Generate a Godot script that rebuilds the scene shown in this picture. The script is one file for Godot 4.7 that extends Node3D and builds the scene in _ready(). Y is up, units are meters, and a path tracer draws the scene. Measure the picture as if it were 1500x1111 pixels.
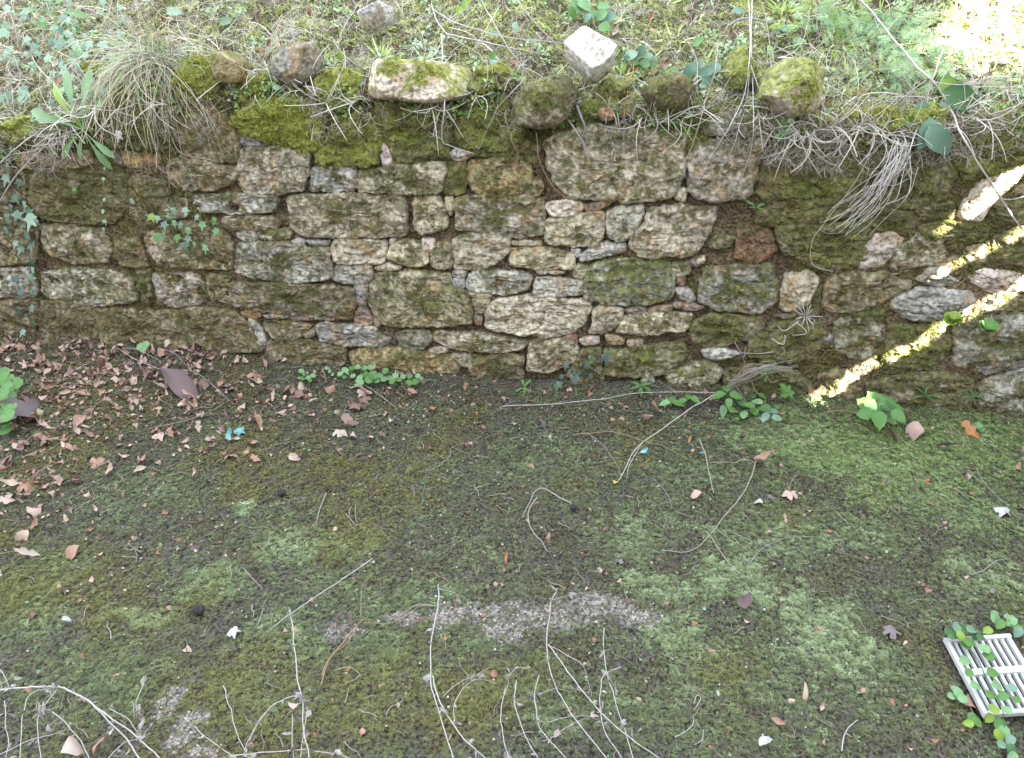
extends Node3D
# An old mossy dry-stone retaining wall with an overgrown bank on top and a mossy lane at its foot.
# Units: metres. The wall's face runs along x near z = 0 and leans back a little; the camera stands in the lane at +z.

const BATTER := 0.08
var rng := RandomNumberGenerator.new()
var n_a := FastNoiseLite.new()
var n_b := FastNoiseLite.new()
var n_c := FastNoiseLite.new()
var n_d := FastNoiseLite.new()
var mats := {}
var used := {}
var wall: Node3D
var wall_moss := []      # [position, normal, colour, size] of the moss tufts that grow on the wall and the rocks

# ---------------------------------------------------------------- ground and bank heights
const TOP_X := [-2.422, -2.04, -1.811, -1.649, -1.464, -1.377, -1.197, -1.027, -0.902, -0.773, -0.542, -0.459, -0.347, -0.236, -0.134, 0.024, 0.161, 0.216, 0.369, 0.433, 0.603, 0.789, 0.9, 0.992, 1.111, 1.331]
const TOP_Y := [0.716, 0.738, 0.773, 0.854, 0.911, 0.894, 0.9, 0.942, 0.91, 0.915, 0.919, 0.945, 0.967, 0.914, 0.894, 0.9, 0.905, 0.926, 0.926, 0.881, 0.878, 0.876, 0.908, 0.93, 0.947, 0.96]

func wall_top(x: float) -> float:
	if x <= TOP_X[0]: return TOP_Y[0]
	for i in range(1, TOP_X.size()):
		if x <= TOP_X[i]:
			var t: float = (x - TOP_X[i - 1]) / (TOP_X[i] - TOP_X[i - 1])
			return lerpf(TOP_Y[i - 1], TOP_Y[i], t)
	return TOP_Y[TOP_Y.size() - 1]

func bank_y(x: float, z: float) -> float:
	var top := wall_top(x)
	var d := maxf(0.0, -z - BATTER * top)
	var lumps := 0.030 * sin(5.1 * x + 2.3 * z + 1.0) * sin(6.3 * z - 2.1 * x) + 0.016 * sin(13.0 * x + 1.7) * sin(11.0 * z + 0.6 * x) + 0.007 * sin(31.0 * x + 9.0 * z) * sin(27.0 * z - 4.0 * x)
	return top + 0.50 * d / (1.0 + 0.22 * d) + lumps * minf(1.0, 0.35 + d * 4.0)

func lane_y(x: float, z: float) -> float:
	return 0.010 * sin(2.3 * x + 0.7) * sin(2.9 * z + 0.4) + 0.006 * sin(7.1 * x + 2.0 * z) + 0.05 * exp(-maxf(z, 0.0) / 0.07) * (0.5 + 0.3 * sin(3.1 * x))

# ---------------------------------------------------------------- naming
func numbered(called: String) -> String:
	if not used.has(called):
		used[called] = 0
		return called
	used[called] += 1
	return "%s_%03d" % [called, used[called]]

func tag(o: Node, label: String, category: String, group := "", kind := "") -> void:
	if label: o.set_meta("label", label)
	if category: o.set_meta("category", category)
	if group: o.set_meta("group", group)
	if kind: o.set_meta("kind", kind)

func base(called: String, at := Vector3.ZERO) -> Node3D:
	var o := Node3D.new()
	o.name = numbered(called)
	o.position = at
	add_child(o, true)
	return o

func put(called: String, mesh: Mesh, m: Material, parent: Node = null, at := Transform3D()) -> MeshInstance3D:
	var o := MeshInstance3D.new()
	o.mesh = mesh
	o.material_override = m
	o.transform = at
	if parent == null or parent == self:
		o.name = numbered(called)
		add_child(o, true)
	else:
		o.name = called
		parent.add_child(o, true)
	return o

# ---------------------------------------------------------------- meshes
func mesh_of(v: PackedVector3Array, idx: PackedInt32Array, col := PackedColorArray(), nrm := PackedVector3Array()) -> ArrayMesh:
	var a := []
	a.resize(Mesh.ARRAY_MAX)
	a[Mesh.ARRAY_VERTEX] = v
	a[Mesh.ARRAY_INDEX] = idx
	a[Mesh.ARRAY_NORMAL] = nrm if nrm.size() else normals_of(v, idx)
	if col.size(): a[Mesh.ARRAY_COLOR] = col
	var m := ArrayMesh.new()
	m.add_surface_from_arrays(Mesh.PRIMITIVE_TRIANGLES, a)
	return m

func normals_of(v: PackedVector3Array, idx: PackedInt32Array) -> PackedVector3Array:
	var n := PackedVector3Array()
	n.resize(v.size())
	for i in range(0, idx.size(), 3):
		var a := idx[i]
		var b := idx[i + 1]
		var c := idx[i + 2]
		var f := (v[c] - v[a]).cross(v[b] - v[a])
		n[a] += f
		n[b] += f
		n[c] += f
	for i in n.size():
		n[i] = n[i].normalized()
	return n

func spline(p: PackedVector3Array, per: int) -> PackedVector3Array:
	if p.size() < 3: per = 2
	var out := PackedVector3Array()
	for i in p.size() - 1:
		var a := p[maxi(i - 1, 0)]
		var d := p[mini(i + 2, p.size() - 1)]
		for k in per:
			out.append(p[i].cubic_interpolate(p[i + 1], a, d, float(k) / per))
	out.append(p[p.size() - 1])
	return out

# a tapering tube along p, added to v / idx
func tube(v: PackedVector3Array, idx: PackedInt32Array, p: PackedVector3Array, r0: float, r1: float, sides := 5, rough := 0.15) -> void:
	var first := v.size()
	var side := Vector3.UP
	for i in p.size():
		var t := (p[mini(i + 1, p.size() - 1)] - p[maxi(i - 1, 0)]).normalized()
		if absf(t.dot(side)) > 0.9: side = Vector3.RIGHT if absf(t.x) < 0.8 else Vector3.FORWARD
		side = (side - t * t.dot(side)).normalized()
		var up := t.cross(side)
		var r := lerpf(r0, r1, float(i) / maxi(1, p.size() - 1)) * (1.0 + rough * sin(i * 2.7 + r0 * 9000.0))
		for k in sides:
			var w := TAU * k / sides
			v.append(p[i] + (side * cos(w) + up * sin(w)) * r)
	for i in p.size() - 1:
		for k in sides:
			var a := first + i * sides + k
			var b := first + i * sides + (k + 1) % sides
			idx.append_array([a, a + sides, b, b, a + sides, b + sides])
	for k in range(1, sides - 1):
		var e := first + (p.size() - 1) * sides
		idx.append_array([first, first + k, first + k + 1, e, e + k + 1, e + k])

func mm3(a: Array) -> PackedVector3Array:       # a flat list of millimetres to points
	var p := PackedVector3Array()
	for i in range(0, a.size(), 3):
		p.append(Vector3(a[i], a[i + 1], a[i + 2]) * 0.001)
	return p

# one stem: a list of branches, each [points in mm, r0 mm, r1 mm]; knotty wobble is added between the points
func stem_mesh(branches: Array, origin: Vector3, wobble := 0.003) -> ArrayMesh:
	var v := PackedVector3Array()
	var idx := PackedInt32Array()
	for b in branches:
		var p := spline(mm3(b[0]), 7)
		for i in p.size():
			var q := p[i] * 9.0
			p[i] += Vector3(n_a.get_noise_3dv(q), n_a.get_noise_3dv(q + Vector3(9, 3, 1)), n_a.get_noise_3dv(q + Vector3(4, 8, 5))) * wobble - origin
		tube(v, idx, p, b[1] * 0.001, b[2] * 0.001)
	return mesh_of(v, idx)

func stem(called: String, label: String, category: String, mat: String, branches: Array, group := "", wobble := 0.003) -> MeshInstance3D:
	var o := mm3(branches[0][0])[0]
	var s := put(called, stem_mesh(branches, o, wobble), mats[mat], self, Transform3D(Basis(), o))
	tag(s, label, category, group)
	return s

# leaf blade along +z, face up (+y), 1 long; kinds differ by their outline; curl bends the tip, fold closes the halves, wave crumples it
func leaf_mesh(kind: String, wide: float, curl := 0.3, fold := 0.2, wave := 0.05, turn := 0.0, tone := 0.0) -> ArrayMesh:
	var v := PackedVector3Array()
	var col := PackedColorArray()
	var idx := PackedInt32Array()
	if kind == "ivy" or kind == "round" or kind == "maple":
		var m := 30
		v.append(Vector3(0, 0.0, 0.42))
		col.append(Color(1, 1, 1) * (1.12 + tone))
		for ring in [0.55, 1.0]:
			for k in m:
				var w := TAU * k / m
				var r := 0.5
				if kind == "ivy":
					var lobes := [[0.0, 0.62, 0.30], [1.15, 0.50, 0.30], [-1.15, 0.50, 0.30], [2.25, 0.40, 0.36], [-2.25, 0.40, 0.36]]
					r = 0.26
					for l in lobes:
						var g: float = absf(wrapf(w - l[0], -PI, PI)) / l[2]
						r = maxf(r, l[1] * maxf(0.0, 1.0 - 0.52 * g))
				elif kind == "maple":
					r = 0.30 + 0.22 * absf(cos(2.5 * w)) + 0.05 * sin(9.0 * w)
				else:
					r = 0.5 * (1.0 + 0.04 * cos(9.0 * w)) - 0.30 * exp(-pow(wrapf(w - PI, -PI, PI) / 0.16, 2.0))
				r *= ring
				var x := sin(w) * r * wide
				var z := 0.42 + cos(w) * r
				var rr := r * r * 4.0
				v.append(Vector3(x, -curl * 0.25 * rr + wave * sin(3.0 * w + turn) * ring + fold * absf(x) * 0.5, z))
				var shade: float = 1.0 + tone + 0.10 * cos(5.0 * w) * (1.0 - ring * 0.5)
				col.append(Color(shade, shade, shade))
		for k in m:
			var a := 1 + k
			var b := 1 + (k + 1) % m
			idx.append_array([0, b, a, a, b, a + m, b, b + m, a + m])
	else:
		var n := 9
		for i in n + 1:
			var t := float(i) / n
			var w := 0.0
			match kind:
				"ovate": w = pow(sin(PI * pow(t, 0.75)), 0.85) * 0.5
				"lance": w = pow(sin(PI * pow(t, 1.25)), 0.8) * 0.5
				"toothed": w = (pow(sin(PI * pow(t, 0.75)), 0.8) + 0.10 * (i % 2)) * 0.5 * minf(1.0, (1.0 - t) * 6.0)
				"oak": w = (0.35 + 0.65 * absf(sin(t * 9.0))) * sin(PI * pow(t, 0.8)) * 0.5
				"spoon": w = (0.12 + 0.88 * smoothstep(0.3, 0.75, t)) * 0.5 * sqrt(maxf(0.0, 1.0 - pow(maxf(0.0, (t - 0.75) / 0.25), 2.0)))
				"blade": w = 0.5 * (1.0 - pow(t, 1.6))
			w *= wide
			var bend := curl * t
			var y := sin(bend) * t * 0.7 * -1.0 + wave * 0.6 * sin(t * 7.0 + turn)
			var z := t * cos(bend * 0.8)
			var tw := turn * t * 0.4
			for s in [-1.0, 0.0, 1.0]:
				var off: float = s * w * cos(fold)
				var up: float = absf(s) * w * sin(fold) + s * wave * sin(t * 8.0 + turn * 2.0) * w * 4.0
				v.append(Vector3(off * cos(tw) - up * sin(tw), y + up * cos(tw) + off * sin(tw), z))
				var shade: float = 1.0 + tone + (0.22 if s == 0.0 else -0.04 * (i % 2))
				col.append(Color(shade, shade, shade))
		for i in n:
			for h in 2:
				var a := i * 3 + h
				idx.append_array([a, a + 1, a + 3, a + 1, a + 4, a + 3])
	for i in v.size():      # blotches
		var s := 1.0 + 0.30 * n_c.get_noise_3dv(v[i] * 5.0 + Vector3(curl, wave, turn) * 9.0) + 0.15 * n_c.get_noise_3dv(v[i] * 17.0)
		col[i] = Color(col[i].r * s, col[i].g * s, col[i].b * s)
	return mesh_of(v, idx, col)

# a transform for a leaf: at p, facing n, its tip turned ang (0 = to the right along the surface, PI/2 = up it), size long
func leaf_at(p: Vector3, n: Vector3, ang: float, size: float, from_middle := true) -> Transform3D:
	n = n.normalized()
	var right := Vector3.RIGHT if absf(n.y) > 0.95 else Vector3.UP.cross(n).normalized()
	right = (right - n * right.dot(n)).normalized()
	var up := n.cross(right)
	var tip := right * cos(ang) + up * sin(ang)
	var b := Basis(n.cross(tip), n, tip).scaled_local(Vector3(size, size, size))
	return Transform3D(b, p - (tip * 0.45 * size if from_middle else Vector3.ZERO))

# ---------------------------------------------------------------- colours of stone and moss
const TONES := {
	"b": Color(0.51, 0.445, 0.325), "g": Color(0.41, 0.385, 0.325), "y": Color(0.36, 0.28, 0.15), "p": Color(0.29, 0.215, 0.18),
	"d": Color(0.30, 0.25, 0.17), "w": Color(0.52, 0.46, 0.40), "k": Color(0.60, 0.50, 0.43), "l": Color(0.25, 0.225, 0.215), "t": Color(0.36, 0.29, 0.205), "r": Color(0.28, 0.155, 0.10), "W": Color(0.76, 0.72, 0.65),
}

func moss_color(p: Vector3, hue: float) -> Color:    # hue: 0 brown olive, 0.5 green, 1 bright yellow green
	var j := n_c.get_noise_3dv(p * 60.0) * 0.5 + n_b.get_noise_3dv(p * 14.0) * 0.6
	var h := clampf(hue + j * 0.45, 0.0, 1.0)
	var c := Color(0.122, 0.098, 0.042).lerp(Color(0.120, 0.126, 0.044), minf(1.0, h * 2.0))
	if h > 0.5: c = c.lerp(Color(0.27, 0.29, 0.06), (h - 0.5) * 2.0)
	var s := 1.0 + 0.45 * n_c.get_noise_3dv(p * 120.0 + Vector3(3, 1, 7))
	return Color(c.r * s, c.g * s, c.b * s)

func stone_color(p: Vector3, n: Vector3, tone: Color, moss: float, hue: float, bias: float) -> Color:
	# p and n in the world; alpha returns how mossy the spot is
	var f := n_a.get_noise_3dv(p * 9.0)
	var g := n_b.get_noise_3dv(Vector3(p.x * 14.0, p.y * 42.0, p.z * 14.0))
	var h := n_c.get_noise_3dv(p * 55.0)
	var lo := n_a.get_noise_3dv(Vector3(p.x * 5.0, p.y * 9.0, p.z * 5.0) + Vector3(60, 0, 0))
	var s := 1.0 + 0.30 * f + 0.26 * g + 0.10 * h + 0.35 * lo
	var c := Color(tone.r * s, tone.g * s, tone.b * s)
	c = c.lerp(Color(0.36, 0.22, 0.085), clampf((n_b.get_noise_3dv(p * 11.0 + Vector3(7, 2, 5)) - 0.12) * 2.2, 0.0, 0.55))      # rusty patches
	c = c.lerp(Color(0.50, 0.48, 0.40), clampf((n_d.get_noise_3dv(p * 52.0) - 0.10 - 0.25 * f) * 2.0, 0.0, 0.24))                             # pale crust of lichen
	c = c.lerp(Color(0.075, 0.065, 0.045), clampf((n_d.get_noise_3dv(p * 44.0 + Vector3(31, 5, 2)) - 0.22 + 0.3 * lo) * 2.4, 0.0, 0.30))       # dark algae
	var k := n_a.get_noise_3dv(p * 13.0 + Vector3(17, 0, 3)) * 0.65 + n_b.get_noise_3dv(p * 42.0 + Vector3(2, 9, 1)) * 0.5 + n_c.get_noise_3dv(p * 110.0) * 0.28
	var m := smoothstep(-0.20, 0.26, k + (minf(moss, 0.86 if hue < 0.65 else 1.0) - 0.5) * 1.35 + clampf(n.y, -0.4, 1.0) * 0.45 * minf(1.0, moss * 3.0) + bias)
	c = c.lerp(moss_color(p, hue), m * (0.66 + 0.2 * minf(1.0, hue * 1.5)))
	return Color(c.r, c.g, c.b, m)

# ---------------------------------------------------------------- stones
# poly: outline in mm in the stone's own plane (x to the right, y up); tilt: how far that plane leans back (radians)
func stone(parent: Node, called: String, at: Vector3, tilt: float, poly: Array, tone: String, moss: float, hue: float, bulge: float, back := 0.07, rough := 1.0, turn := 0.0) -> MeshInstance3D:
	var o := PackedVector2Array()
	for i in range(0, poly.size(), 2):
		o.append(Vector2(poly[i], poly[i + 1]) * 0.001)
	for pass_ in 2:                                            # round the corners
		var q := PackedVector2Array()
		for i in o.size():
			var a := o[i]
			var b := o[(i + 1) % o.size()]
			var e := minf(0.14 if back < 0.075 else 0.22, (0.0055 if back < 0.075 or rough < 0.4 else 0.018) / maxf(0.001, a.distance_to(b)))
			q.append(a.lerp(b, e))
			q.append(a.lerp(b, 1.0 - e))
		o = q
	var perim := 0.0
	var c := Vector2.ZERO
	var area := 0.0
	for i in o.size():
		var a := o[i]
		var b := o[(i + 1) % o.size()]
		perim += a.distance_to(b)
		var w := a.cross(b)
		area += w
		c += (a + b) * w
	c /= 3.0 * area
	var step := 0.0062 if back < 0.09 else 0.009
	var count := clampi(int(perim / step), 14, 210)
	var ring := PackedVector2Array()
	var want := 0.0
	var run := 0.0
	for i in o.size():
		var a := o[i]
		var b := o[(i + 1) % o.size()]
		var l := a.distance_to(b)
		while want < run + l and ring.size() < count:
			ring.append(a.lerp(b, (want - run) / l))
			want += perim / count
		run += l
	count = ring.size()
	var xf := Transform3D(Basis.from_euler(Vector3(-tilt, turn, 0)), at)
	var small := sqrt(absf(area) * 0.5)
	var amp := clampf(small * 0.09, 0.0015, 0.0075 if back < 0.075 else 0.0055) * rough
	for i in count:
		var q := xf * Vector3(ring[i].x, ring[i].y, 0)
		var dir := (ring[i] - c).normalized()
		ring[i] += dir * (n_a.get_noise_3dv(q * 22.0) * amp * 1.1 + n_c.get_noise_3dv(q * 60.0) * amp * 0.6 + (lerpf(0.0060, 0.0105, smoothstep(0.55, 0.8, moss)) if back < 0.075 else 0.0))
	var reach := 0.0
	for p in ring: reach += p.distance_to(c) / count
	var rings := clampi(int(reach / step) + 1, 3, 28)
	var backs := 2 if back < 0.09 else clampi(int(back / 0.016), 4, 14)
	var v := PackedVector3Array()
	var sideways := n_b.get_noise_3dv(at * 40.0)                  # each stone sits a little askew
	var tip := n_b.get_noise_3dv(at * 40.0 + Vector3(5, 5, 5))
	for k in backs:
		var t := 1.0 - float(k) / backs
		var shrink := 1.0 - 0.10 * t * t
		for i in count:
			var p := c + (ring[i] - c) * shrink
			var q := xf * Vector3(p.x, p.y, -back * t)
			var dir := (ring[i] - c).normalized()
			p += dir * (n_a.get_noise_3dv(q * 16.0) * amp * 1.6 if back > 0.09 else 0.0)
			v.append(Vector3(p.x, p.y, -back * t))
	for k in rings:
		var t := 1.0 - float(k) / rings
		t = pow(t, 0.85)
		for i in count:
			var p := c + (ring[i] - c) * t
			var e := (1.0 - t) * ring[i].distance_to(c)
			var q := xf * Vector3(p.x, p.y, 0)
			var z := (bulge * 0.55 if back < 0.075 else bulge) * (1.0 - exp(-e / (0.0030 + bulge * 0.10))) + 0.03 * minf(e, 0.08) * rough
			var inn := minf(1.0, e / 0.012)
			z += inn * (n_a.get_noise_3dv(q * 11.0) * amp * 1.9 + n_b.get_noise_3dv(Vector3(q.x * 17.0, q.y * 48.0, q.z * 17.0)) * amp * 0.9 + n_c.get_noise_3dv(q * 75.0) * amp * 0.45)
			z -= inn * amp * 1.4 * maxf(0.0, 0.35 - absf(n_d.get_noise_3dv(Vector3(q.x * 9.0, q.y * 24.0, q.z * 9.0) + at * 3.0)) * 3.0)      # cracks
			var ledge := n_a.get_noise_3dv(Vector3(q.x * 8.0, q.y * 15.0, q.z * 8.0) + at * 5.0) * 3.2
			z += inn * amp * 0.75 * (floorf(ledge) + smoothstep(0.40, 0.60, ledge - floorf(ledge)))      # flaked layers
			z += (p.x - c.x) * sideways * 0.10 * rough + (p.y - c.y) * tip * 0.12 * rough
			v.append(Vector3(p.x, p.y, z))
	v.append(Vector3(c.x, c.y, bulge + n_a.get_noise_3dv(at * 11.0) * amp))
	v.append(Vector3(c.x, c.y, -back))
	var idx := PackedInt32Array()
	var total := backs + rings
	for k in total - 1:
		for i in count:
			var a := k * count + i
			var b := k * count + (i + 1) % count
			if area > 0: idx.append_array([a, a + count, b, b, a + count, b + count])
			else: idx.append_array([a, b, a + count, b, b + count, a + count])
	var last := (total - 1) * count
	for i in count:
		var j := (i + 1) % count
		if area > 0: idx.append_array([last + i, v.size() - 2, last + j, i, j, v.size() - 1])
		else: idx.append_array([last + i, last + j, v.size() - 2, i, v.size() - 1, j])
	if rough >= 0.4:              # flat split faces
		var r := RandomNumberGenerator.new()
		r.seed = int(absf(at.x) * 7919.0 + absf(at.y) * 104729.0)
		for k in 9 if back > 0.075 else 6:
			var n := (Vector3(r.randfn(), r.randfn() * 0.9, 0.35 + r.randf() * 0.9) if back > 0.075 else Vector3(r.randfn() * 0.30, r.randfn() * 0.35, 1.0)).normalized()
			var far := 0.0
			for p in v: far = maxf(far, (p - Vector3(c.x, c.y, -back * 0.4)).dot(n))
			var lim := far * (r.randf_range(0.70, 0.92) if back > 0.075 else 1.0) - (0.0 if back > 0.075 else r.randf() * minf(0.008, small * 0.08))
			for i in v.size():
				var e := (v[i] - Vector3(c.x, c.y, -back * 0.4)).dot(n) - lim
				if e > 0.0: v[i] -= n * e * 0.93
	var nrm := normals_of(v, idx)
	var col := PackedColorArray()
	col.resize(v.size())
	var t0: Color = TONES[tone]
	var own := 1.0 + 0.42 * n_b.get_noise_3dv(at * 33.0 + Vector3(1, 8, 2))
	t0 = Color(t0.r * own, t0.g * own, t0.b * own * (1.0 + 0.22 * tip))
	for i in v.size():
		var q := xf * v[i]
		var n := xf.basis * nrm[i]
		var s := stone_color(q, n, t0, moss, hue, 0.0)
		col[i] = Color(s.r, s.g, s.b)
		if s.a > 0.55 and n.z > -0.3 and i >= (backs - 1) * count and rng.randf() < 0.30 * s.a:
			wall_moss.append([q, n, moss_color(q + Vector3(0.01, 0, 0), hue + 0.12 + 0.25 * maxf(0.0, n.y)), 0.003 + 0.006 * rng.randf() * (0.35 + hue)])
	return put(called, mesh_of(v, idx, col, nrm), mats.stone, parent, xf)

func rock(called: String, label: String, at: Vector3, tilt: float, poly: Array, tone: String, moss: float, hue: float, bulge: float, back: float, rough := 1.0, turn := 0.0, category := "rock") -> void:
	tag(stone(self, called, at, tilt, poly, tone, moss, hue, bulge, back, rough, turn), label, category)

# ---------------------------------------------------------------- copies nobody could count
func tuft_mesh(leaves: int, wide: float, spread: float, seed_: int) -> ArrayMesh:
	var r := RandomNumberGenerator.new()
	r.seed = seed_
	var v := PackedVector3Array()
	var idx := PackedInt32Array()
	var col := PackedColorArray()
	for i in leaves:
		var w := r.randf() * TAU
		var el := lerpf(0.25, 1.45, r.randf())
		var out := Vector3(cos(w) * cos(el), sin(el), sin(w) * cos(el))
		var side := Vector3(-sin(w), 0, cos(w)) * wide * r.randf_range(0.7, 1.3)
		var root := Vector3(cos(w), 0, sin(w)) * r.randf() * spread - Vector3(0, 0.15, 0)
		var l := r.randf_range(0.6, 1.1)
		var tip := root + out * l + Vector3(cos(w), -0.3, sin(w)) * 0.25
		var mid := root + out * l * 0.5 + Vector3(0, 0.08, 0)
		var b := v.size()
		v.append_array([root, mid - side, mid + side, tip])
		var sh := r.randf_range(0.75, 1.25)
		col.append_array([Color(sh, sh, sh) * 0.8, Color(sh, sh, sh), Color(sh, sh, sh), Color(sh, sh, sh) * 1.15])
		idx.append_array([b, b + 1, b + 2, b + 1, b + 3, b + 2])
	return mesh_of(v, idx, col)

func scatter(called: String, mesh: Mesh, m: Material, items: Array, parent: Node = null, lean := 0.35) -> MultiMeshInstance3D:
	# items: [position, normal, colour, size]
	var buf := PackedFloat32Array()
	buf.resize(items.size() * 16)
	var k := 0
	for it in items:
		var n: Vector3 = (it[1] + Vector3(rng.randf() - 0.5, rng.randf() - 0.5, rng.randf() - 0.5) * lean * 2.0).normalized()
		var w := rng.randf() * TAU
		var a := Vector3.RIGHT if absf(n.x) < 0.8 else Vector3.FORWARD
		var x := n.cross(a).normalized()
		var z := x.cross(n)
		var s: float = it[3]
		var bx := (x * cos(w) + z * sin(w)) * s
		var bz := (z * cos(w) - x * sin(w)) * s
		var by := n * s
		var p: Vector3 = it[0]
		var c: Color = it[2]
		buf[k] = bx.x; buf[k + 1] = by.x; buf[k + 2] = bz.x; buf[k + 3] = p.x
		buf[k + 4] = bx.y; buf[k + 5] = by.y; buf[k + 6] = bz.y; buf[k + 7] = p.y
		buf[k + 8] = bx.z; buf[k + 9] = by.z; buf[k + 10] = bz.z; buf[k + 11] = p.z
		buf[k + 12] = c.r; buf[k + 13] = c.g; buf[k + 14] = c.b; buf[k + 15] = 1.0
		k += 16
	var mm := MultiMesh.new()
	mm.transform_format = MultiMesh.TRANSFORM_3D
	mm.use_colors = true
	mm.mesh = mesh
	mm.instance_count = items.size()
	mm.buffer = buf
	var o := MultiMeshInstance3D.new()
	o.multimesh = mm
	o.material_override = m
	if parent == null:
		o.name = numbered(called)
		add_child(o, true)
	else:
		o.name = called
		parent.add_child(o, true)
	o.set_meta("kind", "stuff")
	return o

# ---------------------------------------------------------------- materials
func noise(freq: float, octaves: int, seed_: int, kind := FastNoiseLite.TYPE_SIMPLEX_SMOOTH) -> FastNoiseLite:
	var n := FastNoiseLite.new()
	n.noise_type = kind
	n.frequency = freq
	n.seed = seed_
	n.fractal_type = FastNoiseLite.FRACTAL_FBM if octaves > 1 else FastNoiseLite.FRACTAL_NONE
	n.fractal_octaves = octaves
	return n

func grain(side: int, freq: float, octaves: int, seed_: int, lo: float, hi: float, kind := FastNoiseLite.TYPE_SIMPLEX_SMOOTH) -> ImageTexture:
	var im := noise(freq, octaves, seed_, kind).get_seamless_image(side, side)
	im.convert(Image.FORMAT_RGB8)
	var d := im.get_data()
	for i in d.size():
		d[i] = int(clampf(lerpf(lo, hi, d[i] / 255.0), 0.0, 1.0) * 255.0)
	return ImageTexture.create_from_image(Image.create_from_data(side, side, false, Image.FORMAT_RGB8, d))

func plain(called: String, c: Color, rough := 0.8, light_through := 0.0, spec := 0.4) -> StandardMaterial3D:
	var m := StandardMaterial3D.new()
	m.resource_name = called
	m.albedo_color = c.linear_to_srgb()
	m.vertex_color_use_as_albedo = true
	m.roughness = rough
	m.metallic_specular = spec
	m.cull_mode = BaseMaterial3D.CULL_DISABLED
	if light_through > 0.0:
		m.backlight_enabled = true
		m.backlight = Color(light_through, light_through, light_through)
	mats[called] = m
	return m

func textured(called: String, t: Texture2D, relief: Texture2D, per_metre: float, height_cm: float, rough := 0.95) -> StandardMaterial3D:
	var m := plain(called, Color(1, 1, 1), rough, 0.0, 0.25)
	m.albedo_texture = t
	m.uv1_triplanar = true
	m.uv1_world_triplanar = true
	m.uv1_scale = Vector3(per_metre, per_metre, per_metre)
	m.heightmap_enabled = true
	m.heightmap_texture = relief
	m.heightmap_scale = height_cm
	return m

func make_materials() -> void:
	var fine := grain(512, 0.03, 5, 11, 0.45, 1.35)
	var pits := grain(512, 0.045, 5, 23, 0.0, 1.0)
	var crumbs := grain(512, 0.06, 4, 37, 0.25, 1.55)
	textured("stone", fine, pits, 3.3, 0.55)
	textured("soil", crumbs, pits, 2.7, 1.1)
	textured("bank_soil", crumbs, pits, 2.3, 1.2)
	plain("moss", Color(1, 1, 1), 0.85, 0.25, 0.25)
	plain("straw", Color(1, 1, 1), 0.7, 0.25, 0.35)
	plain("weed", Color(1, 1, 1), 0.55, 0.5, 0.4)
	plain("grit", Color(1, 1, 1), 0.8, 0.0, 0.3)
	plain("pale_stem", Color(0.31, 0.275, 0.23), 0.75)
	plain("grey_stem", Color(0.26, 0.24, 0.235), 0.8)
	plain("white_stem", Color(0.37, 0.345, 0.315), 0.7)
	plain("brown_stem", Color(0.13, 0.09, 0.06), 0.8)
	plain("tan_stem", Color(0.27, 0.19, 0.11), 0.8)
	plain("root", Color(0.16, 0.10, 0.055), 0.9)
	plain("teal", Color(0.06, 0.15, 0.165), 0.5)
	plain("sky_plastic", Color(0.22, 0.46, 0.56), 0.4)
	plain("turquoise", Color(0.16, 0.33, 0.32), 0.5)
	plain("grate", Color(0.47, 0.47, 0.455), 0.65)
	plain("pit", Color(0.03, 0.028, 0.022), 0.95)
	plain("timber", Color(0.55, 0.53, 0.49), 0.9)
	plain("ivy", Color(0.050, 0.095, 0.048), 0.42, 0.25, 0.5)
	plain("ivy_dark", Color(0.032, 0.068, 0.050), 0.45, 0.2, 0.5)
	plain("ivy_pale", Color(0.19, 0.28, 0.18), 0.45, 0.35, 0.5)
	plain("fresh", Color(0.085, 0.19, 0.045), 0.5, 0.45)
	plain("mint", Color(0.16, 0.29, 0.125), 0.5, 0.4)
	plain("lime", Color(0.19, 0.29, 0.04), 0.5, 0.5)
	plain("rosette", Color(0.13, 0.235, 0.09), 0.45, 0.4, 0.5)
	plain("bluish", Color(0.125, 0.215, 0.145), 0.45, 0.35, 0.5)
	plain("deep_leaf", Color(0.05, 0.12, 0.04), 0.5, 0.35)
	plain("leaf_rust", Color(0.31, 0.185, 0.130), 0.75, 0.2)
	plain("leaf_pink", Color(0.42, 0.295, 0.245), 0.75, 0.2)
	plain("leaf_tan", Color(0.40, 0.305, 0.225), 0.75, 0.25)
	plain("leaf_dark", Color(0.19, 0.12, 0.098), 0.75, 0.15)
	plain("leaf_purple", Color(0.13, 0.088, 0.088), 0.7, 0.1)
	plain("leaf_grey", Color(0.165, 0.14, 0.135), 0.75, 0.15)
	plain("leaf_pale", Color(0.40, 0.33, 0.27), 0.7, 0.2)
	plain("leaf_orange", Color(0.34, 0.16, 0.06), 0.7, 0.25)
	plain("leaf_yellow", Color(0.58, 0.42, 0.12), 0.7, 0.3)
	plain("fresh_pale", Color(0.31, 0.43, 0.20), 0.55, 0.4)
	plain("straw_stem", Color(0.50, 0.43, 0.31), 0.7, 0.2)
	plain("root_red", Color(0.22, 0.115, 0.06), 0.85)
	plain("cone", Color(0.035, 0.03, 0.03), 0.9)
	plain("bleached", Color(0.52, 0.49, 0.45), 0.7)
	plain("leaf_white", Color(0.40, 0.39, 0.37), 0.6, 0.2)

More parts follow.
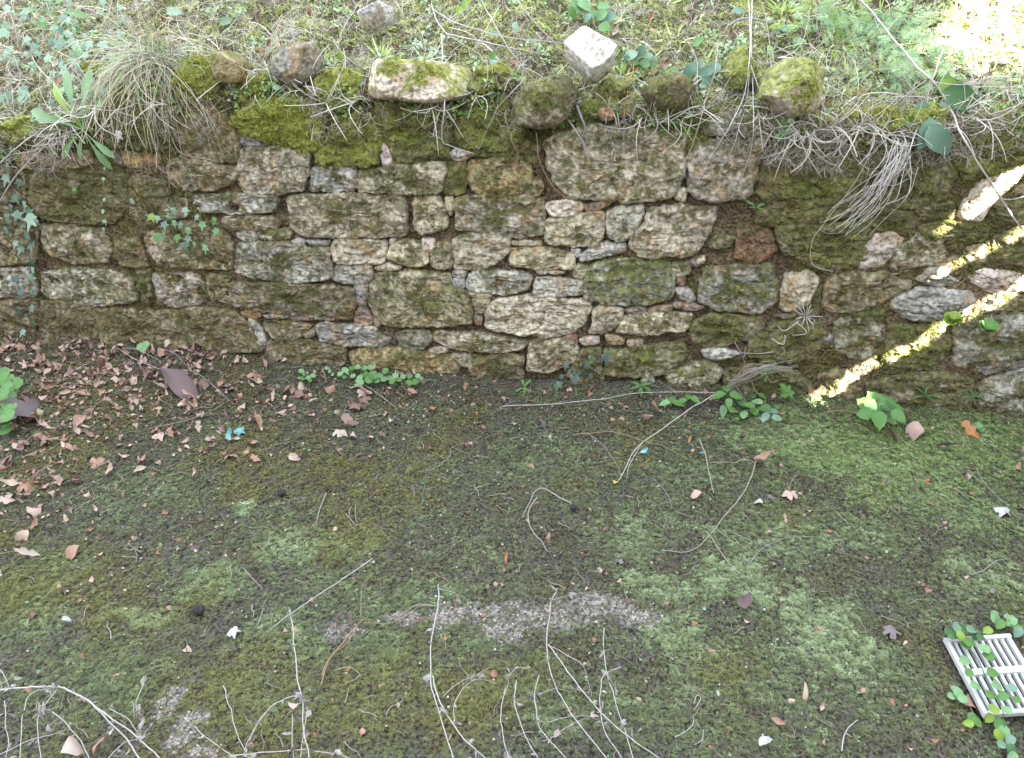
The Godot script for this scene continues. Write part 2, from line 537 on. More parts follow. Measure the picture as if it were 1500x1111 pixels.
# ---------------------------------------------------------------- the setting
func spread_out(a: float, b: float, fine: float, reach: float) -> PackedFloat32Array:   # fine steps from a to b, ever coarser outside
	var left := PackedFloat32Array()
	var s := fine
	var x := a
	while a - x < reach:
		s *= 1.35
		x -= s
		left.append(x)
	left.reverse()
	x = a
	while x < b:
		left.append(x)
		x += fine
	s = fine
	var y := b
	while y - b < reach:
		left.append(y)
		s *= 1.35
		y += s
	return left

const GREEN := [[0.771, 0.234, 0.355, 0.187, 0.95, 0.62], [1.164, 0.128, 0.199, 0.157, 0.9, 0.5], [0.527, 0.215, 0.128, 0.139, 0.6, 0.6], [0.919, 0.428, 0.239, 0.125, 0.6, 0.6], [0.367, 0.836, 0.129, 0.069, 0.85, 0.72], [0.521, 0.925, 0.129, 0.085, 0.8, 0.72], [0.59, 1.018, 0.092, 0.079, 0.8, 0.72], [0.16, 0.897, 0.119, 0.048, 0.85, 0.75], [0.223, 1.027, 0.096, 0.055, 0.7, 0.7], [-0.773, 0.876, 0.159, 0.068, 0.75, 0.66], [-0.635, 0.838, 0.09, 0.062, 0.5, 0.66], [-0.948, 1.028, 0.093, 0.071, 0.75, 0.66], [-1.072, 1.169, 0.098, 0.028, 0.85, 0.72], [0.979, 0.759, 0.106, 0.097, 0.75, 0.7], [0.452, 0.679, 0.18, 0.083, 0.65, 0.66], [0.692, 0.625, 0.144, 0.081, 0.55, 0.66], [0.089, 0.739, 0.109, 0.101, 0.55, 0.62], [-1.383, 1.053, 0.124, 0.1, 0.7, 0.45], [-1.049, 1.351, 0.191, 0.099, 0.7, 0.4], [-1.347, 1.186, 0.102, 0.08, 0.6, 0.45], [-0.978, 0.753, 0.035, 0.028, 0.9, 0.95], [-0.694, 1.179, 0.125, 0.075, 0.5, 0.55], [0.374, 1.098, 0.182, 0.111, 0.45, 0.62], [0.669, 1.102, 0.178, 0.109, 0.45, 0.55], [-0.464, 1.183, 0.094, 0.075, 0.55, 0.6], [-0.255, 1.099, 0.096, 0.06, 0.5, 0.6], [-1.23, 0.703, 0.24, 0.117, 0.3, 0.4], [-0.079, 1.242, 0.297, 0.101, 0.4, 0.55], [0.216, 1.258, 0.288, 0.081, 0.4, 0.55], [-0.509, 1.023, 0.235, 0.086, 0.45, 0.5], [0.044, 0.493, 0.597, 0.187, 0.25, 0.45], [-0.664, 1.34, 0.234, 0.08, 0.4, 0.5], [1.038, 0.523, 0.117, 0.087, 0.6, 0.55], [0.811, 0.893, 0.098, 0.065, 0.4, 0.5]]      # mossy patches of the lane: x, z, rx, rz, strength, hue
const BARE := [[-0.284, 1.029, 0.091, 0.03], [-0.194, 1.071, 0.072, 0.05], [-0.117, 1.031, 0.114, 0.045], [0.028, 0.983, 0.124, 0.05], [0.135, 0.992, 0.052, 0.037], [-0.445, 1.069, 0.057, 0.021], [-0.579, 1.13, 0.056, 0.031], [-0.885, 1.378, 0.028, 0.047], [-0.813, 1.431, 0.035, 0.051], [-0.755, 1.475, 0.041, 0.035], [-0.346, 1.057, 0.049, 0.029]]        # bare concrete showing through: x, z, rx, rz

func lane_cover(x: float, z: float) -> Array:       # [moss share, hue, bare share]
	var m := 0.0
	var hue := 0.26 + 0.25 * n_a.get_noise_2d(x * 3.0, z * 3.0)
	for g in GREEN:
		var dx: float = (x - g[0]) / g[2]
		if absf(dx) > 1.7: continue
		var dz: float = (z - g[1]) / g[3]
		if absf(dz) > 1.7: continue
		var e := dx * dx + dz * dz + 1.0 * n_a.get_noise_2d(x * 9.0, z * 9.0) + 1.1 * n_b.get_noise_2d(x * 30.0, z * 30.0)
		if e < 1.6:
			var s: float = 0.85 * g[4] * smoothstep(1.6, 0.0, e)
			m = maxf(m, s)
			hue = lerpf(hue, g[5], s)
	var bare := 0.0
	for g in BARE:
		var dx: float = (x - g[0]) / g[2]
		var dz: float = (z - g[1]) / g[3]
		var e := dx * dx + dz * dz + 0.9 * n_a.get_noise_2d(x * 12.0 + 5.0, z * 12.0) + 0.7 * n_b.get_noise_2d(x * 36.0, z * 36.0)
		bare = maxf(bare, smoothstep(1.35, 0.15, e) * (0.80 + 0.8 * n_c.get_noise_2d(x * 40.0, z * 40.0)))
	return [m, hue, bare]

func lane_moss(p: Vector3, hue: float) -> Color:
	var j := n_c.get_noise_3dv(p * 70.0) * 0.6 + n_b.get_noise_3dv(p * 16.0) * 0.5
	var h := clampf(hue + j * 0.5, 0.0, 1.0)
	var c := Color(0.112, 0.100, 0.064).lerp(Color(0.142, 0.165, 0.080), minf(1.0, h * 2.0))
	if h > 0.5: c = c.lerp(Color(0.31, 0.385, 0.205), (h - 0.5) * 2.0)
	c = c.lerp(Color(0.17, 0.160, 0.045), clampf(n_a.get_noise_2d(p.x * 1.7 + 40.0, p.z * 1.7) * 1.6 - 0.35 * p.x - 0.25, 0.0, 0.6))
	c = c.lerp(Color(0.185, 0.255, 0.085), 0.75 * smoothstep(0.15, 0.85, p.x + 0.3 * n_a.get_noise_2d(p.x * 4.0, p.z * 4.0 + 9.0)) * smoothstep(0.75, 0.25, p.z) * clampf(hue * 1.6, 0.0, 1.0))
	var s := 1.08 + 0.6 * n_c.get_noise_3dv(p * 150.0 + Vector3(3, 1, 7))
	return Color(c.r * s, c.g * s, c.b * s)

func lane_color(x: float, z: float, c: Array) -> Color:
	var f := n_b.get_noise_2d(x * 18.0, z * 18.0)
	var g := n_c.get_noise_2d(x * 70.0, z * 70.0)
	var p := Vector3(x, 0, z)
	var soil := Color(0.050, 0.042, 0.032).lerp(Color(0.140, 0.124, 0.100), clampf(0.4 + f * 0.7 + g * 0.4, 0.0, 1.0))
	soil = soil.lerp(Color(0.085, 0.060, 0.022), clampf(n_a.get_noise_2d(x * 5.0 + 3.0, z * 5.0) * 1.2, 0.0, 0.7))
	var mo := lane_moss(p, c[1])
	soil = soil.lerp(Color(mo.r * 0.8, mo.g * 0.8, mo.b), clampf(0.30 + 0.7 * c[0] + 0.6 * n_b.get_noise_2d(x * 33.0 + 8.0, z * 33.0), 0.0, 0.9))
	var s := 1.0 + 0.35 * n_d.get_noise_2d(x * 60.0, z * 60.0) + 0.2 * f
	var con := Color(0.27 * s, 0.25 * s, 0.22 * s)
	con = con.lerp(Color(0.28, 0.24, 0.205), clampf(n_b.get_noise_2d(x * 25.0 + 4.0, z * 25.0) * 1.5, 0.0, 0.6))
	return soil.lerp(con, c[2])

const GRATE := [0.824, 0.984, 0.966, 0.952, 0.846, 1.173]      # x, z of its corners: back left, back right, front left
func in_grate(x: float, z: float, margin: float) -> bool:
	var o := Vector2(GRATE[0], GRATE[1])
	var a := Vector2(GRATE[2], GRATE[3]) - o
	var b := Vector2(GRATE[4], GRATE[5]) - o
	var p := Vector2(x, z) - o
	var det := a.cross(b)
	var s := p.cross(b) / det
	var t := a.cross(p) / det
	var ms := margin / a.length()
	var mt := margin / b.length()
	return s > ms and s < 1.0 - ms and t > mt and t < 1.0 - mt

func lane_vertex_y(x: float, z: float) -> float:
	return lane_y(x, z) + 0.007 * n_b.get_noise_2d(x * 22.0, z * 22.0) + 0.0035 * n_c.get_noise_2d(x * 80.0, z * 80.0)

func build_lane() -> void:
	var xs := spread_out(-2.7, 2.4, 0.0125, 45.0)
	var zs := spread_out(-0.12, 1.75, 0.0125, 45.0)
	var v := PackedVector3Array()
	var col := PackedColorArray()
	var idx := PackedInt32Array()
	for z in zs:
		if z < -0.5: continue
		for x in xs:
			v.append(Vector3(x, lane_vertex_y(x, z), z))
			col.append(lane_color(x, z, lane_cover(x, z)) if absf(x) < 3.0 and z < 2.6 else Color(0.07, 0.065, 0.045))
	var w := xs.size()
	for j in v.size() / w - 1:
		for i in w - 1:
			var a := j * w + i
			var m := (v[a] + v[a + w + 1]) * 0.5
			if in_grate(m.x, m.z, 0.012): continue
			idx.append_array([a, a + 1, a + w, a + 1, a + w + 1, a + w])
	tag(put("ground", mesh_of(v, idx, col), mats.soil), "dark mossy ground of the lane in front of the old stone wall", "ground", "", "structure")

func build_bank() -> void:
	var xs := spread_out(-2.9, 2.6, 0.016, 40.0)
	var ds := PackedFloat32Array([-0.16, -0.13, -0.10, -0.07, -0.045, -0.02])
	ds.append_array(spread_out(0.0, 1.3, 0.016, 40.0))
	var keep := PackedFloat32Array()
	for d in ds:
		if d > -0.17: keep.append(d)
	var v := PackedVector3Array()
	var col := PackedColorArray()
	var idx := PackedInt32Array()
	for d in keep:
		for x in xs:
			var top := wall_top(x)
			var z := -BATTER * top - maxf(d, 0.0) - 0.012
			var y := bank_y(x, z) + minf(d, 0.0)
			var near := absf(x) < 3.2 and d < 1.6
			if near: y = bank_vertex_y(x, z) + minf(d, 0.0)
			var p := Vector3(x, y, z)
			v.append(p)
			var f := n_b.get_noise_3dv(p * 12.0)
			var c := Color(0.08, 0.062, 0.045).lerp(Color(0.34, 0.29, 0.22), clampf(0.4 + f, 0.0, 1.0))
			var hue := bank_hue(x, z)
			c = c.lerp(moss_color(p, hue), clampf(0.45 + 0.8 * n_a.get_noise_3dv(p * 6.0 + Vector3(4, 4, 4)), 0.0, 0.9))
			col.append(c)
	var w := xs.size()
	for j in keep.size() - 1:
		for i in w - 1:
			var a := j * w + i
			idx.append_array([a, a + w, a + 1, a + 1, a + w, a + w + 1])
	tag(put("bank_terrain", mesh_of(v, idx, col), mats.bank_soil), "overgrown earth bank rising behind the top of the stone wall", "bank", "", "structure")

func bank_vertex_y(x: float, z: float) -> float:
	return bank_y(x, z) + 0.020 * n_b.get_noise_2d(x * 11.0, z * 11.0) + 0.010 * n_b.get_noise_2d(x * 24.0, z * 24.0) + 0.005 * n_c.get_noise_2d(x * 60.0, z * 60.0)

func bank_hue(x: float, z: float) -> float:
	return clampf(0.55 + 0.16 * x + 0.5 * n_a.get_noise_2d(x * 3.0 + 9.0, z * 3.0), 0.1, 1.0)

func bank_normal(x: float, z: float) -> Vector3:
	var e := 0.02
	return Vector3(bank_y(x - e, z) - bank_y(x + e, z), 2.0 * e, bank_y(x, z - e) - bank_y(x, z + e)).normalized()

# ---------------------------------------------------------------- things
func dead_leaf(at: Vector3, yaw: float, size: float, shape: int, mat: String, pitch: float, roll: float) -> MeshInstance3D:
	var b := Basis.from_euler(Vector3(pitch, yaw, roll)).scaled_local(Vector3(size, size, size))
	return put("dead_leaf", dry_shapes[shape], mats[mat], self, Transform3D(b, at + Vector3(0, size * 0.10, 0)))

var dry_shapes := []
var shapes := {}

func make_shapes() -> void:
	dry_shapes = [
		leaf_mesh("ovate", 0.62, 0.9, 0.5, 0.06, 0.4), leaf_mesh("ovate", 0.5, -0.8, 0.7, 0.08, 1.4), leaf_mesh("lance", 0.4, 0.7, 0.6, 0.07, 2.1), leaf_mesh("oak", 0.6, 0.6, 0.35, 0.10, 0.9),
		leaf_mesh("ovate", 0.7, 1.3, 0.3, 0.09, -1.0), leaf_mesh("toothed", 0.6, -1.1, 0.4, 0.10, 2.8), leaf_mesh("lance", 0.28, 1.0, 0.9, 0.05, 3.5), leaf_mesh("maple", 0.9, 0.9, 0.25, 0.09, 1.0), leaf_mesh("oak", 0.45, -0.9, 0.8, 0.08, -2.0)]
	shapes = {
		"ivy": leaf_mesh("ivy", 1.0, 0.25, 0.12, 0.015), "ivy2": leaf_mesh("ivy", 0.85, 0.5, 0.25, 0.03, 1.0), "round": leaf_mesh("round", 1.0, -0.25, 0.0, 0.02), "ovate": leaf_mesh("ovate", 0.6, 0.5, 0.25, 0.015),
		"toothed": leaf_mesh("toothed", 0.72, 0.4, 0.25, 0.015), "lance": leaf_mesh("lance", 0.22, 0.7, 0.3, 0.012), "spoon": leaf_mesh("spoon", 0.17, 0.6, 0.25, 0.012), "blade": leaf_mesh("blade", 0.07, 0.9, 0.3, 0.0), "fern": fern_mesh(), "needle": leaf_mesh("lance", 0.16, 0.4, 0.2, 0.01)}

func fern_mesh() -> ArrayMesh:      # a finely cut leaf: leaflets along both sides of a midrib
	var v := PackedVector3Array()
	var idx := PackedInt32Array()
	for i in 8:
		var t := 0.12 + 0.11 * i
		for s in [-1.0, 1.0]:
			var l: float = 0.34 * sin(PI * (0.15 + 0.8 * t)) 
			for j in 3:
				var u := 0.35 + 0.32 * j
				var c := Vector3(s * l * u, 0.02 * sin(i * 2.0) - 0.10 * u * u, t + l * u * 0.5)
				var k := v.size()
				var w: float = l * 0.20
				v.append_array([c - Vector3(s * w, 0, w * 0.4), c + Vector3(-s * w * 0.2, 0.02, w * 0.7), c + Vector3(s * w * 1.2, -0.01, w * 0.7), c + Vector3(s * w * 0.3, 0.02, -w * 0.6)])
				idx.append_array([k, k + 1, k + 2, k, k + 2, k + 3])
	tube(v, idx, PackedVector3Array([Vector3.ZERO, Vector3(0, 0.02, 0.5), Vector3(0, -0.03, 1.0)]), 0.015, 0.006, 3)
	return mesh_of(v, idx)

func lump_mesh(r: float) -> ArrayMesh:
	var m := SphereMesh.new()
	m.radius = r
	m.height = r * 1.7
	m.radial_segments = 14
	m.rings = 8
	var a := m.get_mesh_arrays()
	var v: PackedVector3Array = a[Mesh.ARRAY_VERTEX]
	for i in v.size(): v[i] *= 1.0 + 0.75 * n_b.get_noise_3dv(v[i] * 130.0) - 0.25 * absf(v[i].y) / r
	return mesh_of(v, a[Mesh.ARRAY_INDEX])

# a plant: its leaves are parts. leaves: [shape, material, x, y, z (mm), normal tilt up, normal turn, angle of the tip in degrees, length mm]
func plant(called: String, label: String, category: String, at: Vector3, leaves: Array, stems: Array = [], stem_mat := "deep_leaf", group := "") -> Node3D:
	var t := base(called, at)
	tag(t, label, category, group)
	for l in leaves:
		var p := Vector3(l[2], l[3], l[4]) * 0.001 - at
		var el := deg_to_rad(l[5])
		var az := deg_to_rad(l[6])
		put("leaf", shapes[l[0]], mats[l[1]], t, leaf_at(p, Vector3(cos(el) * sin(az), sin(el), cos(el) * cos(az)), deg_to_rad(l[7]), l[8] * 0.001))
	for s in stems:
		put("stem", stem_mesh([s], at, 0.004), mats[stem_mat], t)
	return t

# a rosette or clump: each blade leaves the root and arches over; blades: [heading degrees, rise degrees, length mm]
func rosette(called: String, label: String, at: Vector3, lean: Vector3, blades: Array, shape: String, mat: String, category := "plant", wide := 1.0) -> void:
	var t := base(called, at)
	tag(t, label, category)
	var frame := Basis(Quaternion(Vector3.UP, lean.normalized()))
	for b in blades:
		var q := frame * Basis.from_euler(Vector3(-deg_to_rad(b[1]), deg_to_rad(b[0]), 0)).scaled_local(Vector3(b[2] * wide, b[2], b[2]) * 0.001)
		put("leaf", shapes[shape], mats[mat if b.size() < 4 else b[3]], t, Transform3D(q, Vector3.ZERO))

func box(st_v: PackedVector3Array, st_i: PackedInt32Array, xf: Transform3D, size: Vector3) -> void:
	var m := BoxMesh.new()
	m.size = size
	var a := m.get_mesh_arrays()
	var first := st_v.size()
	for p in a[Mesh.ARRAY_VERTEX]: st_v.append(xf * p)
	for i in a[Mesh.ARRAY_INDEX]: st_i.append(first + i)

func blade_bunch(n: int, spread: float, fall: float, long: float, seed_: int) -> ArrayMesh:
	var r := RandomNumberGenerator.new()
	r.seed = seed_
	var v := PackedVector3Array()
	var idx := PackedInt32Array()
	for i in n:
		var p := Vector3(r.randfn() * spread, r.randfn() * 0.012, r.randfn() * 0.03)
		var l := long * r.randf_range(0.5, 1.25)
		var side := r.randfn() * 0.45 + p.x * 3.0
		var dir := Vector3(side * 1.3, r.randf_range(-0.2, 1.1), r.randf_range(0.2, 1.1)).normalized()
		var sag := fall * r.randf_range(0.2, 1.4)
		var pts := PackedVector3Array()
		for k in 8:
			pts.append(p)
			p += dir * l / 7.0
			dir = (dir + Vector3(r.randfn() * 0.20, -sag * 0.33 + r.randfn() * 0.08, -0.06 * sag + r.randfn() * 0.08)).normalized()
		tube(v, idx, pts, r.randf_range(0.0011, 0.0021), 0.0005, 3, 0.0)
	return mesh_of(v, idx)

func grass_tuft(at: Vector3) -> void:
	var t := base("grass_tuft", at)
	tag(t, "thick tuft of pale and green grass hanging over the wall at the left", "grass tuft")
	put("green_blades", blade_bunch(230, 0.036, 0.8, 0.21, 5), mats.fresh_pale, t).set_meta("kind", "stuff")
	put("straw_blades", blade_bunch(240, 0.036, 1.5, 0.34, 6), mats.straw_stem, t).set_meta("kind", "stuff")
	put("white_blades", blade_bunch(170, 0.036, 0.5, 0.15, 7), mats.bleached, t).set_meta("kind", "stuff")

# shrivelled leaves still hanging on a dead stem
func wither(o: MeshInstance3D, seed_: int, n: int) -> void:
	var r := RandomNumberGenerator.new()
	r.seed = seed_ * 31
	var v: PackedVector3Array = o.mesh.surface_get_arrays(0)[Mesh.ARRAY_VERTEX]
	for i in n:
		var p := v[r.randi() % v.size()]
		var s := r.randf_range(0.010, 0.026)
		put("withered_leaf", dry_shapes[[1, 5, 6, 8][r.randi() % 4]], mats[["leaf_grey", "grey_stem", "pale_stem"][r.randi() % 3]], o, Transform3D(Basis.from_euler(Vector3(r.randf() * 6.0, r.randf() * 6.0, r.randf() * 6.0)).scaled_local(Vector3.ONE * s), p))

func bar_mesh(size: Vector3) -> ArrayMesh:      # a bar with chamfered upper edges
	var h := size * 0.5
	var c := minf(h.x, h.y) * 0.35
	var v := PackedVector3Array()
	var idx := PackedInt32Array()
	var prof := [Vector2(-h.x, -h.y), Vector2(-h.x, h.y - c), Vector2(-h.x + c, h.y), Vector2(h.x - c, h.y), Vector2(h.x, h.y - c), Vector2(h.x, -h.y)]
	for i in prof.size():
		var a: Vector2 = prof[i]
		var b: Vector2 = prof[(i + 1) % prof.size()]
		var k := v.size()
		v.append_array([Vector3(a.x, a.y, -h.z), Vector3(b.x, b.y, -h.z), Vector3(b.x, b.y, h.z), Vector3(a.x, a.y, h.z)])
		idx.append_array([k, k + 1, k + 2, k, k + 2, k + 3])
	for z in [-h.z, h.z]:
		var k := v.size()
		for p in prof: v.append(Vector3(p.x, p.y, z))
		for i in range(1, prof.size() - 1):
			idx.append_array([k, k + i, k + i + 1] if z > 0 else [k, k + i + 1, k + i])
	return mesh_of(v, idx)

func build_grate() -> void:
	var o := Vector3(GRATE[0], 0.020, GRATE[1])
	var a := Vector3(GRATE[2] - GRATE[0], 0, GRATE[3] - GRATE[1])
	var d := Vector3(GRATE[4] - GRATE[0], 0, GRATE[5] - GRATE[1])
	var t := base("drain_grate", o)
	tag(t, "white slotted drain grate with leaves creeping over it, lying in the moss", "drain grate")
	var yaw := atan2(d.x, d.z)
	var across := Vector3(cos(yaw), 0, -sin(yaw))
	var wide := a.dot(across)
	var long := d.length()
	var dir := d / long
	var skew := a - across * wide
	var turn := Basis(Vector3.UP, yaw)
	var bars := 9
	var pitch := wide / bars
	var bar := bar_mesh(Vector3(pitch * 0.46, 0.010, long - 0.004))
	var rim := bar_mesh(Vector3(0.010, 0.013, long))
	for i in bars + 1:
		var at := across * (pitch * i) + skew * (float(i) / bars) + dir * long * 0.5
		put("rim" if i == 0 or i == bars else "bar", rim if i == 0 or i == bars else bar, mats.grate, t, Transform3D(turn, at - Vector3(0, 0.002 if i > 0 and i < bars else 0.0, 0)))
	var cross_yaw := atan2(-a.z, a.x)
	for f in [0.0, 0.47, 1.0]:
		var w := 0.011 if f != 0.47 else 0.017
		put("cross_strip", bar_mesh(Vector3(w, 0.013, a.length() + 0.012)), mats.grate, t, Transform3D(Basis(Vector3.UP, cross_yaw + PI / 2), dir * long * f + a * 0.5 + Vector3(0, 0.0015, 0)))
	var v := PackedVector3Array()
	var idx := PackedInt32Array()
	var c := [Vector3.ZERO, a, a + d, d]
	for i in 4:
		var p: Vector3 = c[i]
		var q: Vector3 = c[(i + 1) % 4]
		var k := v.size()
		v.append_array([p - Vector3(0, 0.006, 0), q - Vector3(0, 0.006, 0), q - Vector3(0, 0.2, 0), p - Vector3(0, 0.2, 0)])
		idx.append_array([k, k + 2, k + 1, k, k + 3, k + 2])
	var k := v.size()
	for p in c: v.append(p - Vector3(0, 0.2, 0))
	idx.append_array([k, k + 1, k + 2, k, k + 2, k + 3])
	put("pit", mesh_of(v, idx), mats.pit, t)

func build_wall() -> void:
	wall = base("stone_wall")
	tag(wall, "old dry stone retaining wall of mossy blocks along the back of the lane", "wall")
	# earth packed behind the stones
	var v := PackedVector3Array()
	var col := PackedColorArray()
	var idx := PackedInt32Array()
	var nx := 400
	var ny := 74
	for j in ny + 1:
		for i in nx + 1:
			var x := lerpf(-3.1, 2.8, float(i) / nx)
			var y := lerpf(-0.05, wall_top(x) - 0.012, float(j) / ny)
			var p := Vector3(x, y, -BATTER * y)
			p.z += -0.015 + 0.016 * smoothstep(0.35, 0.75, x) + 0.012 * smoothstep(-1.0, -1.5, x) + 0.016 * n_a.get_noise_3dv(p * 12.0) + 0.008 * n_b.get_noise_3dv(p * 40.0)
			v.append(p)
			var c := Color(0.10, 0.075, 0.048).lerp(Color(0.24, 0.18, 0.11), clampf(0.45 + n_b.get_noise_3dv(p * 20.0), 0.0, 1.0))
			var m := smoothstep(0.0, 0.3, n_a.get_noise_3dv(p * 6.0 + Vector3(3, 3, 3)) + 0.30 * smoothstep(0.3, 0.7, x) + 0.25 * smoothstep(-0.9, -1.4, x) - 0.10)
			c = c.lerp(moss_color(p, 0.18), m * 0.9)
			col.append(c)
			if m > 0.5 and rng.randf() < 0.2: wall_moss.append([p, Vector3(0, 0.2, 1), moss_color(p, 0.25), 0.006 + 0.008 * rng.randf()])
	for j in ny:
		for i in nx:
			var a := j * (nx + 1) + i
			var b := a + nx + 1
			idx.append_array([a, b, a + 1, a + 1, b, b + 1])
	put("earth_core", mesh_of(v, idx, col), mats.soil, wall)
	# the courses go on to both sides of what the photograph shows
	for side in [-1, 1]:
		var y := 0.02
		while y < 0.80:
			var h := rng.randf_range(0.09, 0.17)
			var x := 0.0
			while x < 0.75:
				var w := rng.randf_range(0.12, 0.26)
				var cx: float = (-2.345 - x - w * 0.5) if side < 0 else (1.383 + x + w * 0.5)
				var q := []
				for c in [[-1, -1], [0, -1.08], [1, -1], [1.04, 0], [1, 1], [0, 1.05], [-1, 1], [-1.03, 0]]:
					q.append(int(c[0] * (w * 500 - 6) + rng.randf_range(-8, 8)))
					q.append(int(c[1] * (h * 500 - 6) + rng.randf_range(-6, 6)))
				stone(wall, "stone", Vector3(cx, y + h * 0.5, -BATTER * (y + h * 0.5)), 0.08, q, ["d", "b", "g"][rng.randi() % 3], rng.randf_range(0.4, 0.8), 0.2, 0.02)
				x += w
			y += h
	stone(wall, "stone", Vector3(-1.853, 0.701, -0.056), 0.080, [-144, 16, -41, 34, 44, 35, 127, 34, 125, -12, 87, -29, -63, -43, -140, -37], "y", 0.25, .1, 0.012)
	stone(wall, "stone", Vector3(-1.517, 0.710, -0.057), 0.080, [-23, 27, 5, 28, 29, 7, 16, -33, -26, -29], "r", 0.12, .1, 0.010)
	stone(wall, "stone", Vector3(-1.578, 0.712, -0.057), 0.080, [-38, 26, 34, 29, 30, -30, -26, -26], "y", 0.15, .1, 0.012)
	stone(wall, "stone", Vector3(-1.630, 0.713, -0.057), 0.080, [-17, 19, 10, 25, 21, -28, -14, -16], "p", 0.15, .1, 0.008)
	stone(wall, "stone", Vector3(-1.515, 0.835, -0.067), 0.080, [-130, 34, -38, 84, 56, 101, 115, 91, 134, 28, 110, -50, 51, -91, -42, -88, -122, -85, -142, -34], "d", 0.71, .45, 0.040)
	stone(wall, "stone", Vector3(-1.293, 0.799, -0.064), 0.080, [-90, 74, -26, 105, 57, 67, 83, 19, 91, -32, 77, -79, 9, -87, -91, -65, -111, -10], "d", 0.52, .25, 0.022)
	stone(wall, "stone", Vector3(-1.335, 0.676, -0.054), 0.080, [-115, 42, -39, 54, 50, 32, 107, 28, 115, 5, 86, -28, 31, -53, -98, -59, -141, -25], "d", 0.42, .1, 0.022)
	stone(wall, "stone", Vector3(-1.169, 0.798, -0.064), 0.080, [-59, 52, -46, 32, 20, -3, 63, 1, 63, -20, 32, -32, -29, -30, -43, -1], "l", 0.02, .1, 0.010)
	stone(wall, "stone", Vector3(-1.049, 0.833, -0.067), 0.080, [-161, 26, -81, 73, 21, 97, 104, 72, 128, 26, 119, -36, 98, -64, 62, -69, 6, -55, -46, -42, -96, -32, -159, -3], "d", 0.97, .95, 0.045)
	stone(wall, "stone", Vector3(-1.094, 0.705, -0.056), 0.080, [-108, 52, -46, 59, 27, 68, 88, 56, 119, 51, 102, -18, 80, -72, -20, -86, -120, -89, -130, -29], "b", 0.40, .15, 0.020)
	stone(wall, "stone", Vector3(-0.840, 0.792, -0.063), 0.080, [-114, -28, -63, 18, -27, 76, 43, 91, 90, 68, 96, 24, 84, -56, 30, -69, -36, -63, -108, -68], "d", 0.88, .7, 0.035)
	stone(wall, "stone", Vector3(-0.894, 0.679, -0.054), 0.080, [-77, 33, -4, 40, 62, 37, 61, 2, 56, -33, -12, -41, -87, -40], "g", 0.45, .2, 0.010)
	stone(wall, "stone", Vector3(-0.733, 0.772, -0.062), 0.080, [-19, 41, -5, 58, 8, 23, 22, -26, 19, -41, -8, -46, -16, -11], "k", 0.05, .1, 0.014)
	stone(wall, "stone", Vector3(-0.641, 0.831, -0.066), 0.080, [-107, 81, -5, 92, 95, 88, 113, 53, 113, -17, 105, -71, -14, -84, -55, -86, -67, -60, -80, -27, -102, 21], "d", 0.80, .5, 0.026)
	stone(wall, "stone", Vector3(-0.403, 0.860, -0.069), 0.080, [-102, -15, -78, 46, -32, 86, 35, 104, 62, 51, 104, -7, 94, -55, 46, -72, -38, -83, -94, -63], "d", 0.90, .55, 0.030)
	stone(wall, "stone", Vector3(-0.498, 0.769, -0.062), 0.080, [-34, 8, 2, 18, 45, 7, 23, -10, -7, -16, -30, -6], "w", 0.03, .1, 0.014)
	stone(wall, "stone", Vector3(-0.677, 0.689, -0.055), 0.080, [-147, 20, -66, 33, 22, 51, 139, 61, 133, 18, 116, -40, 17, -48, -72, -50, -150, -49], "b", 0.49, .3, 0.016)
	stone(wall, "stone", Vector3(-0.505, 0.700, -0.056), 0.080, [-27, 46, 27, 51, 28, -2, 14, -47, -42, -50], "d", 0.67, .4, 0.010)
	stone(wall, "stone", Vector3(-0.370, 0.712, -0.057), 0.080, [-102, 34, -28, 58, 50, 65, 90, 36, 99, -15, 68, -47, 4, -63, -80, -58, -105, -14], "y", 0.42, .25, 0.024)
	stone(wall, "stone", Vector3(-0.322, 0.829, -0.066), 0.080, [-14, 37, 11, 30, 22, 4, 12, -33, -9, -42, -22, 2], "d", 0.67, .3, 0.014)
	stone(wall, "stone", Vector3(-0.009, 0.763, -0.061), 0.080, [-230, 61, -184, 91, -64, 115, 75, 112, 171, 99, 190, 70, 195, -10, 183, -51, 163, -91, 75, -111, -50, -111, -142, -109, -188, -69, -215, -18], "b", 0.42, .3, 0.034)
	stone(wall, "stone", Vector3(-0.266, 0.679, -0.054), 0.080, [-4, 29, 18, 30, 29, 1, 11, -28, -26, -27, -28, -6], "d", 0.59, .3, 0.012)
	stone(wall, "stone", Vector3(-0.164, 0.620, -0.050), 0.080, [-65, 7, -31, 19, 38, 25, 56, 9, 44, -11, 3, -24, -47, -25], "k", 0.00, .1, 0.020)
	stone(wall, "stone", Vector3(-0.071, 0.630, -0.050), 0.080, [-35, 1, 29, 22, 40, 11, -4, -17, -30, -18], "p", 0.05, .1, 0.014)
	stone(wall, "stone", Vector3(0.293, 0.757, -0.061), 0.080, [-91, 78, -38, 92, 107, 102, 108, 73, 101, 13, 96, -54, 72, -80, -5, -92, -64, -86, -93, -63, -93, -14, -106, 16], "b", 0.38, .2, 0.060)
	stone(wall, "stone", Vector3(0.317, 0.891, -0.071), 0.080, [-91, -32, -84, 9, -43, 35, 42, 38, 77, 7, 94, -26, 4, -32], "g", 0.45, .4, 0.066)
	stone(wall, "stone", Vector3(0.203, 0.734, -0.059), 0.080, [-9, -19, -3, 22, 12, 25, 4, -4, -4, -23], "t", 0.03, .1, 0.018)
	stone(wall, "stone", Vector3(0.180, 0.682, -0.055), 0.080, [-19, -14, -6, 18, 10, 17, 16, -21], "b", 0.30, .2, 0.014)
	stone(wall, "stone", Vector3(-1.806, 0.577, -0.046), 0.080, [-161, 61, -36, 85, 110, 87, 189, 77, 174, -20, 104, -89, -58, -89, -153, -84, -180, -38], "d", 0.71, .25, 0.020)
